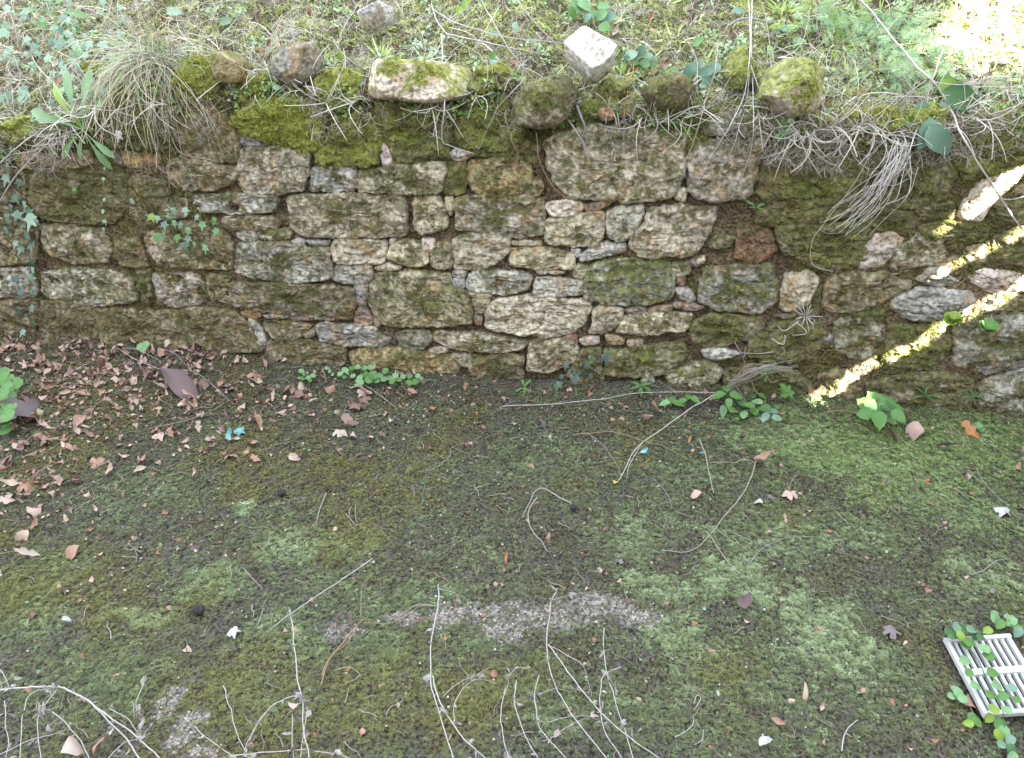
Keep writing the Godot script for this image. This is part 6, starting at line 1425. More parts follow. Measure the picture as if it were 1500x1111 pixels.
	rosette("leaf_rosette", "rosette of long light green leaves at the left end of the wall top", Vector3(-1.687, 0.816, -0.005), Vector3(0.0, 0.45, 1.0), [[-104, 5, 255], [-142, 19, 178, "lime"], [-163, 22, 193], [146, 16, 134], [-106, 22, 196], [-48, 8, 143], [-16, 13, 99], [32, 9, 146], [52, 22, 138], [170, 23, 193], [-110, 11, 141]], "spoon", "rosette", "plant", 1.0)
	rosette("leaf_rosette", "rosette of narrow leaves at the top left corner of the bank", Vector3(-2.107, 1.064, -0.584), Vector3(0.0, 0.45, 1.0), [[-93, 13, 116], [88, 12, 150], [-10, 25, 97], [-55, 8, 83], [39, 25, 133], [-138, 21, 92], [-175, 9, 82], [159, 25, 87], [-135, 5, 58], [59, 5, 135], [131, 12, 82]], "spoon", "mint", "plant", 0.9)
	grass_tuft(Vector3(-1.488, 0.967, -0.192))
	plant("feathery_plant", "feathery finely cut green plant spreading over the bank at the upper right", "plant", Vector3(0.851, 1.042, -0.364), [["fern", "fresh_pale", 970, 1036, -193, 64, 18, 96, 41], ["fern", "mint", 745, 1044, -186, 38, 37, 329, 32], ["fern", "fresh_pale", 896, 1069, -267, 39, -26, 126, 52], ["fern", "mint", 788, 1045, -256, 52, -27, 141, 31], ["fern", "mint", 758, 1104, -439, 31, 30, 106, 32], ["fern", "mint", 813, 1067, -471, 70, 11, 118, 39], ["fern", "mint", 791, 1068, -449, 30, 21, 125, 49], ["fern", "fresh_pale", 862, 1072, -298, 38, -20, 332, 34], ["fern", "mint", 821, 1070, -383, 64, 38, 148, 45], ["fern", "fresh_pale", 865, 1073, -314, 25, -16, 337, 53], ["fern", "mint", 923, 1079, -249, 32, -4, 253, 34], ["fern", "fresh_pale", 984, 1031, -91, 28, 16, 355, 48], ["fern", "fresh_pale", 828, 1085, -393, 52, -34, 52, 57], ["fern", "mint", 824, 1118, -535, 29, -19, 311, 39], ["fern", "mint", 974, 1092, -312, 48, 0, 142, 43], ["fern", "fresh_pale", 757, 1036, -159, 26, 27, 98, 51], ["fern", "mint", 772, 1066, -431, 37, -33, 199, 48], ["fern", "mint", 888, 1088, -384, 46, -25, 289, 47], ["fern", "mint", 830, 995, -137, 79, -13, 195, 42], ["fern", "fresh_pale", 775, 1030, -148, 39, 14, 221, 38], ["fern", "mint", 804, 1079, -372, 56, 29, 316, 31], ["fern", "fresh_pale", 786, 1052, -192, 47, -20, 317, 50], ["fern", "fresh_pale", 823, 1028, -235, 53, 12, 243, 50], ["fern", "mint", 832, 1084, -427, 61, -18, 273, 41], ["fern", "mint", 893, 1084, -334, 63, 20, 123, 35], ["fern", "fresh_pale", 679, 988, -193, 76, 30, 29, 30], ["fern", "mint", 828, 1045, -396, 49, 11, 184, 41], ["fern", "mint", 792, 1059, -232, 34, -9, 289, 38], ["fern", "mint", 885, 1054, -289, 36, -28, 269, 52], ["fern", "fresh_pale", 781, 1033, -189, 28, 28, 65, 36], ["fern", "fresh_pale", 934, 1012, -196, 65, 16, 87, 46], ["fern", "fresh_pale", 746, 1077, -348, 37, 34, 343, 52], ["fern", "fresh_pale", 881, 1029, -157, 54, -22, 117, 52], ["fern", "fresh_pale", 812, 1054, -308, 52, -3, 227, 46], ["fern", "mint", 631, 1058, -218, 64, 17, 71, 41], ["fern", "fresh_pale", 796, 1047, -181, 35, -13, 66, 41], ["fern", "fresh_pale", 821, 1029, -331, 63, -8, 150, 37], ["fern", "mint", 730, 1095, -463, 50, -20, 255, 52], ["fern", "fresh_pale", 877, 1030, -191, 62, 29, 228, 40], ["fern", "fresh_pale", 629, 1012, -120, 34, -3, 217, 28], ["fern", "mint", 793, 1005, -197, 57, -35, 325, 53], ["fern", "mint", 842, 1083, -350, 33, 36, 352, 55], ["fern", "fresh_pale", 850, 1035, -330, 73, 20, 7, 33], ["fern", "fresh_pale", 830, 1071, -423, 31, -5, 182, 33], ["fern", "fresh_pale", 835, 1047, -345, 75, -11, 219, 40], ["fern", "fresh_pale", 680, 1074, -303, 61, 35, 223, 35], ["fern", "mint", 757, 1049, -292, 78, 15, 183, 51], ["fern", "fresh_pale", 772, 1057, -285, 76, 24, 69, 46], ["fern", "mint", 746, 996, -131, 45, -3, 251, 41], ["fern", "mint", 736, 1027, -256, 55, -16, 320, 51], ["fern", "mint", 827, 1090, -454, 31, -3, 275, 54], ["fern", "fresh_pale", 913, 1115, -348, 31, 22, 156, 48], ["fern", "mint", 754, 1011, -181, 36, -21, 213, 46], ["fern", "mint", 925, 1051, -255, 72, -13, 15, 42], ["fern", "fresh_pale", 937, 1054, -263, 63, -13, 261, 47], ["fern", "fresh_pale", 836, 998, -145, 53, 12, 230, 30], ["fern", "fresh_pale", 958, 1086, -297, 44, 24, 39, 36], ["fern", "mint", 885, 1011, -194, 43, -20, 279, 44], ["fern", "mint", 888, 1062, -339, 78, -3, 272, 37], ["fern", "mint", 974, 1068, -369, 62, 9, 21, 42], ["fern", "mint", 901, 1043, -236, 39, -19, 247, 47], ["fern", "mint", 935, 1075, -325, 32, 7, 355, 40], ["fern", "mint", 869, 1031, -330, 47, 25, 300, 31], ["fern", "mint", 815, 1022, -292, 72, 35, 259, 37], ["fern", "fresh_pale", 814, 1094, -354, 40, 3, 109, 54], ["fern", "fresh_pale", 948, 1068, -370, 34, -17, 92, 52], ["fern", "fresh_pale", 843, 1100, -361, 46, -2, 60, 50], ["fern", "fresh_pale", 741, 1046, -216, 43, 27, 13, 51], ["fern", "mint", 761, 1040, -195, 29, -24, 131, 35], ["fern", "fresh_pale", 889, 1045, -183, 28, -12, 131, 31], ["fern", "fresh_pale", 947, 1040, -149, 78, -29, 282, 48], ["fern", "mint", 694, 1020, -308, 38, 30, 261, 44], ["fern", "mint", 726, 1085, -292, 54, -28, 258, 32], ["fern", "fresh_pale", 843, 1086, -333, 73, -23, 249, 35], ["fern", "mint", 886, 1067, -284, 54, 15, 122, 46], ["fern", "fresh_pale", 861, 1013, -250, 55, 1, 15, 35], ["fern", "mint", 771, 1063, -429, 42, -22, 143, 54], ["fern", "fresh_pale", 856, 1123, -475, 55, -31, 341, 43], ["fern", "mint", 919, 1104, -380, 69, -16, 202, 36], ["fern", "fresh_pale", 937, 1067, -358, 36, 27, 225, 48], ["fern", "fresh_pale", 896, 1072, -360, 48, -20, 83, 41], ["fern", "mint", 930, 1104, -415, 68, 27, 204, 54], ["fern", "fresh_pale", 765, 1040, -177, 42, -28, 270, 36], ["fern", "fresh_pale", 964, 1093, -408, 74, -36, 326, 50], ["fern", "mint", 873, 1089, -364, 37, -25, 271, 54], ["fern", "fresh_pale", 826, 1020, -192, 71, -36, 37, 51], ["fern", "fresh_pale", 825, 1058, -313, 30, -37, 126, 31], ["fern", "mint", 921, 995, -174, 36, -38, 2, 33], ["fern", "mint", 929, 1063, -340, 75, -13, 223, 54], ["fern", "mint", 965, 1068, -367, 35, 4, 15, 56], ["fern", "mint", 934, 1076, -335, 57, 29, 200, 52], ["fern", "fresh_pale", 752, 1045, -202, 37, -2, 276, 41], ["fern", "mint", 932, 1059, -261, 50, 19, 38, 46], ["fern", "mint", 879, 1072, -397, 59, 26, 27, 34], ["fern", "mint", 788, 996, -238, 72, 25, 160, 47], ["fern", "mint", 869, 1109, -491, 68, 1, 141, 60], ["fern", "fresh_pale", 970, 1066, -275, 52, -29, 220, 34], ["fern", "fresh_pale", 760, 1022, -203, 76, 6, 203, 37], ["fern", "fresh_pale", 757, 1034, -167, 70, -14, 222, 52], ["fern", "mint", 860, 1060, -256, 72, -39, 10, 33], ["fern", "mint", 658, 1007, -213, 65, -35, 201, 46], ["fern", "mint", 869, 1046, -219, 68, 4, 193, 36], ["fern", "mint", 860, 1060, -386, 27, 29, 69, 44], ["fern", "fresh_pale", 803, 1025, -187, 25, 15, 90, 45], ["fern", "fresh_pale", 786, 1094, -475, 77, 37, 14, 55], ["fern", "mint", 772, 1071, -280, 51, 36, 157, 48], ["fern", "mint", 879, 989, -111, 26, 18, 352, 39], ["fern", "fresh_pale", 754, 1074, -280, 65, 32, 316, 33], ["fern", "mint", 815, 1053, -269, 62, 12, 78, 39], ["fern", "mint", 849, 1055, -400, 78, 7, 352, 44], ["fern", "mint", 937, 1112, -344, 75, -39, 212, 39], ["fern", "fresh_pale", 755, 1023, -246, 73, 18, 324, 42], ["fern", "fresh_pale", 879, 1133, -413, 26, -18, 189, 54], ["fern", "mint", 879, 1004, -188, 75, -6, 254, 31], ["fern", "fresh_pale", 998, 1125, -327, 48, 29, 126, 35], ["fern", "mint", 787, 1007, -216, 61, -1, 51, 42], ["fern", "fresh_pale", 758, 1064, -239, 69, 16, 134, 35], ["fern", "mint", 817, 1025, -333, 33, 20, 29, 53], ["fern", "fresh_pale", 742, 1088, -340, 65, 10, 196, 44], ["fern", "mint", 878, 1055, -275, 33, -4, 87, 31]], [], "deep_leaf", "")
	plant("feathery_plant", "feathery plant at the top edge left of the thick pale stalk", "plant", Vector3(0.730, 1.084, -0.528), [["fern", "fresh_pale", 751, 1131, -529, 67, -37, 175, 44], ["fern", "mint", 852, 1074, -438, 49, 2, 96, 41], ["fern", "mint", 842, 1108, -506, 73, 5, 160, 38], ["fern", "mint", 842, 1082, -407, 72, -19, 27, 39], ["fern", "mint", 594, 1105, -417, 34, 24, 96, 42], ["fern", "fresh_pale", 744, 1087, -388, 28, 25, 2, 49], ["fern", "fresh_pale", 690, 1101, -534, 72, 11, 11, 44], ["fern", "fresh_pale", 719, 1081, -414, 35, -31, 57, 32], ["fern", "fresh_pale", 766, 1102, -454, 28, -22, 347, 39], ["fern", "fresh_pale", 663, 1085, -404, 30, 38, 235, 46], ["fern", "mint", 635, 1117, -397, 77, -28, 190, 49], ["fern", "mint", 729, 1068, -282, 49, -20, 266, 40], ["fern", "fresh_pale", 755, 1092, -494, 44, -20, 38, 33], ["fern", "fresh_pale", 691, 1084, -480, 43, -4, 73, 49], ["fern", "fresh_pale", 706, 1089, -470, 77, 26, 333, 55], ["fern", "fresh_pale", 717, 1142, -574, 47, 19, 316, 36], ["fern", "mint", 628, 1130, -477, 36, -29, 315, 37], ["fern", "fresh_pale", 589, 1102, -424, 49, 26, 359, 57], ["fern", "mint", 754, 1122, -518, 57, 3, 80, 49], ["fern", "fresh_pale", 626, 1109, -497, 78, -19, 314, 52], ["fern", "mint", 644, 1106, -497, 32, 2, 112, 53], ["fern", "mint", 787, 1115, -494, 45, 11, 77, 58], ["fern", "mint", 769, 1057, -357, 66, -10, 288, 31], ["fern", "mint", 727, 1100, -529, 62, 11, 56, 60], ["fern", "fresh_pale", 673, 1060, -428, 77, 35, 9, 50], ["fern", "fresh_pale", 849, 1094, -479, 31, -10, 241, 53], ["fern", "mint", 677, 1095, -412, 51, 37, 131, 45], ["fern", "mint", 755, 1086, -500, 70, -20, 73, 60], ["fern", "mint", 749, 1082, -501, 72, 18, 153, 33], ["fern", "mint", 723, 1099, -436, 43, -26, 242, 43], ["fern", "mint", 726, 1114, -547, 77, 16, 83, 36], ["fern", "fresh_pale", 733, 1084, -461, 36, -33, 121, 44], ["fern", "fresh_pale", 804, 1136, -496, 27, -15, 347, 55], ["fern", "fresh_pale", 671, 1105, -380, 37, 22, 67, 31], ["fern", "fresh_pale", 577, 1088, -346, 27, 26, 300, 52], ["fern", "mint", 783, 1115, -469, 54, 32, 264, 46], ["fern", "mint", 654, 1117, -477, 64, 4, 117, 36], ["fern", "mint", 721, 1070, -378, 74, -2, 43, 35], ["fern", "mint", 706, 1106, -462, 36, 22, 98, 57], ["fern", "mint", 794, 1105, -479, 54, -24, 104, 58], ["fern", "mint", 683, 1080, -370, 71, -38, 241, 37], ["fern", "fresh_pale", 661, 1124, -429, 48, 39, 336, 43], ["fern", "mint", 644, 1085, -469, 51, 6, 327, 48], ["fern", "fresh_pale", 666, 1145, -516, 55, 11, 248, 34]], [], "deep_leaf", "")
	plant("feathery_plant", "feathery green tuft on the bank right of the white stone", "plant", Vector3(0.573, 1.115, -0.498), [["fern", "fresh_pale", 567, 1133, -398, 67, -12, 103, 35], ["fern", "mint", 595, 1110, -478, 54, 28, 355, 43], ["fern", "lime", 636, 1074, -437, 38, 34, 251, 52], ["fern", "mint", 593, 1134, -518, 55, 22, 50, 55], ["fern", "fresh_pale", 486, 1136, -394, 68, -34, 24, 43], ["fern", "lime", 663, 1050, -386, 57, -13, 18, 56], ["fern", "lime", 483, 1103, -410, 59, -37, 29, 47], ["fern", "lime", 580, 1159, -460, 30, 24, 2, 34], ["fern", "lime", 525, 1141, -470, 54, -24, 219, 44], ["fern", "lime", 516, 1167, -447, 73, 23, 111, 41], ["fern", "lime", 631, 1108, -429, 29, -17, 149, 52], ["fern", "lime", 697, 1128, -466, 53, 9, 10, 51], ["fern", "mint", 598, 1140, -479, 75, 6, 284, 54], ["fern", "lime", 608, 1138, -450, 27, 32, 172, 47], ["fern", "fresh_pale", 525, 1100, -424, 26, 10, 135, 34], ["fern", "fresh_pale", 505, 1070, -363, 61, -28, 325, 33], ["fern", "mint", 538, 1100, -397, 67, 7, 87, 55], ["fern", "lime", 597, 1051, -291, 54, 8, 338, 41], ["fern", "mint", 479, 1081, -299, 64, -26, 58, 30], ["fern", "fresh_pale", 566, 1120, -467, 71, 23, 355, 34], ["fern", "fresh_pale", 583, 1125, -506, 32, 18, 355, 45], ["fern", "lime", 426, 1106, -370, 73, 1, 63, 49], ["fern", "lime", 721, 1143, -594, 49, -27, 29, 46], ["fern", "lime", 531, 1164, -447, 66, -20, 278, 50], ["fern", "mint", 561, 1128, -394, 70, 1, 31, 43], ["fern", "mint", 644, 1093, -484, 59, -19, 69, 34], ["fern", "fresh_pale", 579, 1133, -525, 72, -14, 120, 49], ["fern", "lime", 441, 1151, -445, 52, -39, 269, 49], ["fern", "fresh_pale", 479, 1106, -378, 76, -27, 160, 56], ["fern", "lime", 684, 1114, -518, 79, 14, 295, 47], ["fern", "mint", 617, 1125, -467, 53, 14, 238, 52], ["fern", "fresh_pale", 493, 1157, -432, 65, 35, 1, 39], ["fern", "mint", 525, 1117, -425, 56, -9, 99, 32], ["fern", "mint", 585, 1154, -491, 51, -31, 27, 58]], [], "deep_leaf", "")
	stem("thick_stalk", "thick pale dead stalk slanting down across the right end of the wall", "dead stalk", "white_stem", [[[703, 1158, -559, 759, 1097, -401, 783, 1052, -149, 820, 1024, -73, 876, 963, -74, 895, 908, 57, 992, 797, 46, 1077, 709, 33, 1142, 646, 8], 3.6, 2.2], [[1029, 753, 40, 1063, 747, 40, 1136, 762, 19], 1.6, 0.9]], "", 0.005)
	stem("dead_stalk", "pale dead stalk rising from the right wall top and crossing the thick one", "dead stalk", "white_stem", [[[872, 1084, -226, 829, 1053, -107, 814, 1006, -75, 811, 923, -73, 769, 879, 40, 775, 809, 25], 2.6, 1.6], [[809, 1024, -72, 877, 1019, -73, 949, 1023, -81], 1.5, 1.0], [[769, 879, 40, 760, 808, 25, 751, 724, 12], 1.6, 0.9]], "", 0.003)
	stem("dead_stalk", "long thin tan stalk drooping over the right wall to a hooked tip", "dead stalk", "pale_stem", [[[801, 1028, -73, 740, 967, -73, 709, 907, -72, 672, 864, 21, 663, 797, 16, 641, 725, 2, 608, 649, -2, 578, 590, 3, 578, 526, 8, 603, 497, 10, 653, 483, 1], 1.9, 1.0], [[587, 617, 1, 613, 604, 2, 646, 604, -8], 0.9, 0.5], [[581, 543, 7, 602, 536, 7, 616, 543, 7], 0.9, 0.5], [[709, 907, -72, 664, 885, 29, 657, 874, 20], 1.2, 0.7]], "", 0.003)
	stem("dead_stalk_bundle", "dense bundle of bleached fine stalks hanging down the right part of the wall", "dead stalks", "bleached", [[[741, 889, -1, 742, 812, 37, 728, 683, 1, 664, 602, 1], 1.04, 0.48], [[747, 888, 25, 753, 804, 12, 691, 754, 26, 659, 695, -8], 1.04, 0.48], [[776, 871, -4, 743, 796, 31, 677, 688, 6, 657, 628, 7], 1.04, 0.48], [[752, 849, 27, 762, 765, 16, 720, 690, 30, 673, 614, 6], 1.04, 0.48], [[757, 862, 1, 734, 827, 42, 717, 712, 31, 676, 629, 12], 1.04, 0.48], [[757, 887, 20, 736, 790, 46, 699, 683, 9, 641, 610, 9], 1.04, 0.48], [[731, 897, 13, 714, 794, 36, 730, 686, 19, 676, 633, 12], 1.04, 0.48], [[780, 849, 18, 753, 806, 41, 710, 747, -6, 651, 677, 12], 1.04, 0.48], [[763, 833, 15, 727, 796, 12, 690, 710, 27, 660, 641, 18], 1.04, 0.48], [[751, 836, 17, 746, 757, 4, 697, 689, 0, 652, 636, -2], 1.04, 0.48], [[739, 865, -3, 720, 768, 28, 697, 687, 33, 633, 625, 5], 1.04, 0.48], [[775, 848, 32, 794, 748, 50, 756, 650, 1, 732, 609, 4], 1.04, 0.48], [[767, 859, 14, 715, 764, 13, 652, 671, -3, 587, 635, 3], 1.04, 0.48], [[777, 878, -2, 731, 812, 19, 707, 701, 11, 668, 652, -4], 1.04, 0.48], [[738, 879, 7, 729, 779, 44, 684, 680, 29, 660, 603, 11], 1.04, 0.48], [[768, 829, 28, 766, 742, 50, 750, 711, 26, 689, 650, 17], 1.04, 0.48], [[739, 893, 22, 711, 803, 26, 673, 702, 13, 608, 630, 16], 1.04, 0.48], [[753, 850, 1, 718, 783, 3, 681, 677, 7, 624, 607, -4], 1.04, 0.48], [[765, 833, -15, 730, 790, 42, 701, 719, 29, 655, 640, 7], 1.04, 0.48], [[751, 836, 6, 759, 738, 9, 731, 670, 23, 682, 595, 13], 1.04, 0.48], [[743, 871, -5, 698, 817, 29, 672, 732, 7, 621, 685, -9], 1.04, 0.48], [[784, 820, -12, 732, 776, 2, 653, 726, 16, 613, 681, -2], 1.04, 0.48], [[766, 859, 26, 751, 805, 36, 723, 684, -4, 695, 625, -7], 1.04, 0.48], [[754, 835, 7, 733, 789, 0, 685, 696, 5, 615, 653, 14], 1.04, 0.48], [[759, 828, 3, 728, 772, 24, 684, 747, 3, 656, 683, -5], 1.04, 0.48], [[762, 863, -4, 716, 815, 37, 659, 740, -5, 601, 667, 9], 1.04, 0.48], [[719, 771, 8, 762, 760, 9, 797, 781, 8], 1.04, 0.5599999999999999], [[785, 803, 6, 804, 775, 8, 806, 727, 12], 1.04, 0.5599999999999999], [[813, 814, 5, 807, 737, 11, 755, 705, 14], 1.04, 0.5599999999999999], [[755, 867, 1, 749, 893, -73, 744, 949, -71], 1.04, 0.5599999999999999], [[755, 867, 1, 730, 893, -71, 713, 938, -74], 1.04, 0.5599999999999999]], "", 0.004)
	stem("dead_twig_thicket", "thicket of fine grey dead twigs on the bank above the right wall", "dead twigs", "pale_stem", [[[802, 976, -87, 803, 963, -74, 807, 947, -74], 0.9, 0.5], [[818, 1004, -171, 787, 1003, -117, 778, 985, -133], 0.9, 0.5], [[651, 959, -84, 672, 947, -84, 676, 937, -73], 0.9, 0.5], [[646, 949, -72, 653, 933, -72, 656, 918, -72], 0.9, 0.5], [[756, 1012, -220, 747, 1014, -152, 751, 998, -171], 0.9, 0.5], [[678, 1050, -369, 670, 1066, -200, 704, 1048, -217], 0.9, 0.5], [[686, 1032, -194, 692, 1009, -175, 704, 999, -103], 0.9, 0.5], [[841, 1057, -324, 828, 1038, -309, 810, 1017, -298], 0.9, 0.5], [[790, 943, -74, 797, 937, -70, 814, 930, -73], 0.9, 0.5], [[676, 1037, -292, 643, 1049, -190, 638, 1038, -211], 0.9, 0.5], [[800, 958, -89, 814, 949, -71, 840, 934, -75], 0.9, 0.5], [[670, 1005, -160, 660, 990, -125, 673, 968, -121], 0.9, 0.5], [[806, 979, -99, 795, 953, -86, 789, 927, -77], 0.9, 0.5], [[609, 951, -73, 639, 939, -74, 660, 929, -70], 0.9, 0.5], [[826, 1031, -252, 773, 1033, -149, 750, 1012, -157], 0.9, 0.5], [[804, 1019, -265, 766, 1016, -204, 746, 1002, -193], 0.9, 0.5], [[581, 978, -178, 577, 984, -109, 592, 968, -134], 0.9, 0.5], [[764, 998, -139, 747, 987, -130, 741, 972, -134], 0.9, 0.5], [[689, 1048, -369, 665, 1054, -292, 636, 1056, -232], 0.9, 0.5], [[762, 945, -71, 744, 920, -71, 746, 896, -70], 0.9, 0.5], [[778, 964, -143, 769, 970, -73, 779, 950, -105], 0.9, 0.5], [[789, 1009, -232, 757, 1004, -162, 740, 988, -149], 0.9, 0.5], [[784, 1050, -301, 773, 1039, -288, 776, 1023, -302], 0.9, 0.5], [[789, 999, -124, 768, 981, -124, 742, 976, -74], 0.9, 0.5], [[598, 1007, -189, 590, 983, -139, 585, 959, -94], 0.9, 0.5], [[667, 1032, -168, 644, 1027, -132, 661, 1003, -186], 0.9, 0.5], [[831, 1021, -236, 820, 1021, -153, 844, 1001, -167], 0.9, 0.5], [[793, 990, -138, 769, 976, -77, 762, 948, -73], 0.9, 0.5], [[752, 1042, -230, 754, 1041, -147, 784, 1022, -158], 0.9, 0.5], [[791, 1041, -186, 770, 1020, -140, 776, 986, -157], 0.9, 0.5], [[625, 997, -153, 604, 1000, -95, 596, 976, -150], 0.9, 0.5], [[816, 1026, -315, 783, 1016, -241, 751, 1013, -143], 0.9, 0.5], [[561, 986, -118, 534, 980, -72, 524, 963, -74], 0.9, 0.5], [[678, 969, -133, 660, 973, -70, 655, 962, -72], 0.9, 0.5], [[606, 1037, -302, 580, 1041, -200, 577, 1024, -203], 0.9, 0.5], [[792, 996, -147, 805, 989, -139, 829, 981, -138], 0.9, 0.5], [[641, 955, -99, 651, 949, -73, 675, 937, -73], 0.9, 0.5], [[729, 1029, -170, 748, 1006, -176, 731, 1000, -107], 0.9, 0.5], [[632, 1012, -207, 614, 1006, -186, 600, 998, -174], 0.9, 0.5], [[702, 994, -186, 691, 1000, -92, 686, 990, -75], 0.9, 0.5], [[614, 1044, -318, 622, 1051, -178, 663, 1016, -244], 0.9, 0.5], [[548, 960, -80, 553, 941, -97, 552, 934, -73], 0.9, 0.5], [[742, 976, -108, 739, 959, -72, 748, 934, -71], 0.9, 0.5], [[758, 949, -97, 765, 941, -73, 769, 926, -74], 0.9, 0.5], [[692, 1045, -387, 653, 1062, -190, 660, 1030, -252], 0.9, 0.5], [[724, 981, -104, 707, 966, -72, 702, 943, -71], 0.9, 0.5], [[628, 1027, -246, 599, 1027, -136, 603, 999, -166], 0.9, 0.5], [[786, 951, -107, 775, 944, -86, 762, 934, -73], 0.9, 0.5], [[708, 982, -111, 686, 971, -73, 682, 948, -90], 0.9, 0.5], [[579, 974, -108, 567, 954, -74, 579, 926, -72], 0.9, 0.5], [[655, 954, -72, 667, 933, -74, 684, 913, -73], 0.9, 0.5], [[608, 1025, -232, 585, 1016, -180, 565, 996, -183], 0.9, 0.5], [[653, 986, -174, 621, 982, -114, 617, 964, -112], 0.9, 0.5], [[790, 1027, -292, 765, 1018, -168, 764, 996, -119], 0.9, 0.5], [[678, 968, -103, 679, 966, -73, 704, 953, -87], 0.9, 0.5], [[642, 1025, -275, 614, 1032, -146, 618, 1011, -157], 0.9, 0.5], [[653, 1046, -305, 644, 1047, -179, 651, 1023, -179], 0.9, 0.5], [[729, 1026, -187, 716, 1021, -133, 717, 1002, -141], 0.9, 0.5], [[692, 1029, -218, 681, 1039, -145, 708, 1025, -188], 0.9, 0.5], [[747, 1046, -221, 798, 1025, -287, 798, 1024, -243], 0.9, 0.5], [[747, 1046, -250, 724, 1044, -207, 700, 1038, -181], 0.9, 0.5], [[758, 984, -158, 740, 982, -92, 750, 964, -101], 0.9, 0.5], [[744, 1037, -225, 754, 1028, -197, 737, 1025, -139], 0.9, 0.5], [[602, 1002, -250, 571, 1000, -167, 567, 988, -135], 0.9, 0.5], [[748, 1016, -164, 763, 1012, -120, 792, 994, -136], 0.9, 0.5], [[622, 982, -119, 613, 983, -70, 640, 960, -126], 0.9, 0.5], [[810, 1013, -199, 818, 1010, -169, 829, 1007, -135], 0.9, 0.5], [[659, 1057, -313, 638, 1034, -271, 615, 1020, -187], 0.9, 0.5], [[720, 1046, -246, 743, 1027, -218, 754, 1016, -155], 0.9, 0.5], [[771, 982, -92, 745, 959, -73, 735, 932, -73], 0.9, 0.5]], "", 0.006)
	stem("hanging_stalks", "cluster of long pale stalks hanging straight down from the bank right of centre", "dead stalks", "white_stem", [[[337, 1183, -409, 339, 1118, -270, 330, 1055, -112, 324, 971, -75, 288, 924, 36, 246, 827, 24, 220, 738, 11], 2.2, 1.2], [[348, 1175, -386, 340, 1092, -210, 346, 990, -76, 346, 926, 36, 353, 843, 23, 343, 759, 9, 337, 720, 12], 1.9, 0.9], [[334, 1049, -99, 362, 994, -77, 401, 937, -73, 431, 910, 7], 1.9, 1.4], [[331, 1034, -84, 333, 953, -74, 310, 883, 19, 288, 803, 16], 1.4, 0.8]], "", 0.003)
	stem("hanging_stalk", "single thin stalk hanging right of the long pale stalk cluster", "dead stalk", "pale_stem", [[[392, 1140, -374, 399, 1070, -237, 395, 1007, -90, 398, 935, 5], 1.2, 0.8]], "", 0.003)
	stem("hanging_stalk", "crooked grey stalk hanging left of the long pale stalk cluster", "dead stalk", "pale_stem", [[[251, 1083, -264, 239, 1036, -106, 223, 967, -78, 204, 925, 16, 191, 847, 12, 176, 799, 6, 186, 745, -10], 1.5, 1.0], [[264, 1067, -255, 230, 1071, -287, 209, 1056, -235], 1.2, 0.8], [[191, 943, 15, 156, 931, -4, 111, 900, -12], 1.1, 0.6], [[269, 960, -75, 209, 946, 4, 158, 910, -13], 1.0, 0.6]], "", 0.003)
	stem("grey_root", "thick grey crooked root at the top of the bank above the long pale stalks", "root", "grey_stem", [[[291, 1100, -396, 323, 1120, -394, 361, 1124, -378, 414, 1108, -409], 4.0, 2.4]], "", 0.003)
	stem("hanging_stalk", "white stalk hanging across the pinkish block and bent at its lower end", "dead stalk", "white_stem", [[[-573, 1086, -219, -547, 1041, -106, -540, 981, -77, -517, 932, 35, -532, 840, 23, -508, 820, 14, -442, 797, -4], 2.0, 1.4], [[-532, 840, 23, -550, 849, 22, -568, 855, 12], 1.0, 0.6]], "", 0.003)
	stem("dead_stalk", "long straight pale stalk running down from the top edge past the brown boulder", "dead stalk", "pale_stem", [[[-349, 1178, -267, -271, 1120, -177, -217, 1078, -147, -174, 1034, -129, -135, 988, -85], 1.7, 1.2], [[-467, 1168, -326, -364, 1086, -123, -288, 1011, -79, -206, 930, -76, -135, 873, 20, -85, 792, -3], 2.1, 1.3]], "", 0.003)
	stem("dead_stalk", "forked pale stalk lying over the bank between the block and the white stone", "dead stalk", "white_stem", [[[-660, 1132, -444, -558, 1113, -292, -459, 1105, -214, -359, 1091, -160, -253, 1078, -205, -203, 1065, -242], 2.0, 1.2], [[-561, 1082, -247, -453, 1079, -173, -343, 1073, -117, -241, 1045, -161], 2.3, 1.2], [[-561, 1082, -247, -606, 1108, -316, -652, 1137, -448], 2.2, 2.0], [[-561, 1082, -247, -498, 1063, -190, -440, 1040, -154], 1.3, 0.8], [[-553, 1083, -263, -533, 1128, -300, -503, 1149, -347], 1.4, 0.9]], "", 0.003)
	stem("hanging_stalk", "thin dark edged stalk slanting down left of the brown boulder", "dead stalk", "pale_stem", [[[-294, 1003, -78, -324, 980, 22, -360, 943, 15, -393, 887, 9, -427, 809, -5], 1.5, 0.9]], "", 0.003)
	stem("hanging_root", "fine crooked rootlet hanging below the boulder between two mossy stones", "root", "tan_stem", [[[-346, 916, -13, -340, 878, -10, -323, 830, -6, -311, 794, -4, -320, 750, 0, -333, 721, 2], 1.6, 0.8], [[-257, 859, -19, -248, 783, -23, -214, 708, -27, -157, 656, -22], 1.5, 0.9]], "", 0.003)
	stem("hanging_stalk", "slender stalk hanging right of the white stone to the mossy ledge", "dead stalk", "pale_stem", [[[-75, 1035, -173, -43, 1009, -88, -32, 940, -73, -17, 895, 8, 5, 832, -17], 1.3, 0.8], [[-75, 1035, -173, -19, 1001, -95, 45, 974, -106], 1.3, 0.8], [[-71, 1033, -167, -96, 986, -75, -137, 947, -72, -161, 955, -74], 1.4, 0.8]], "", 0.003)
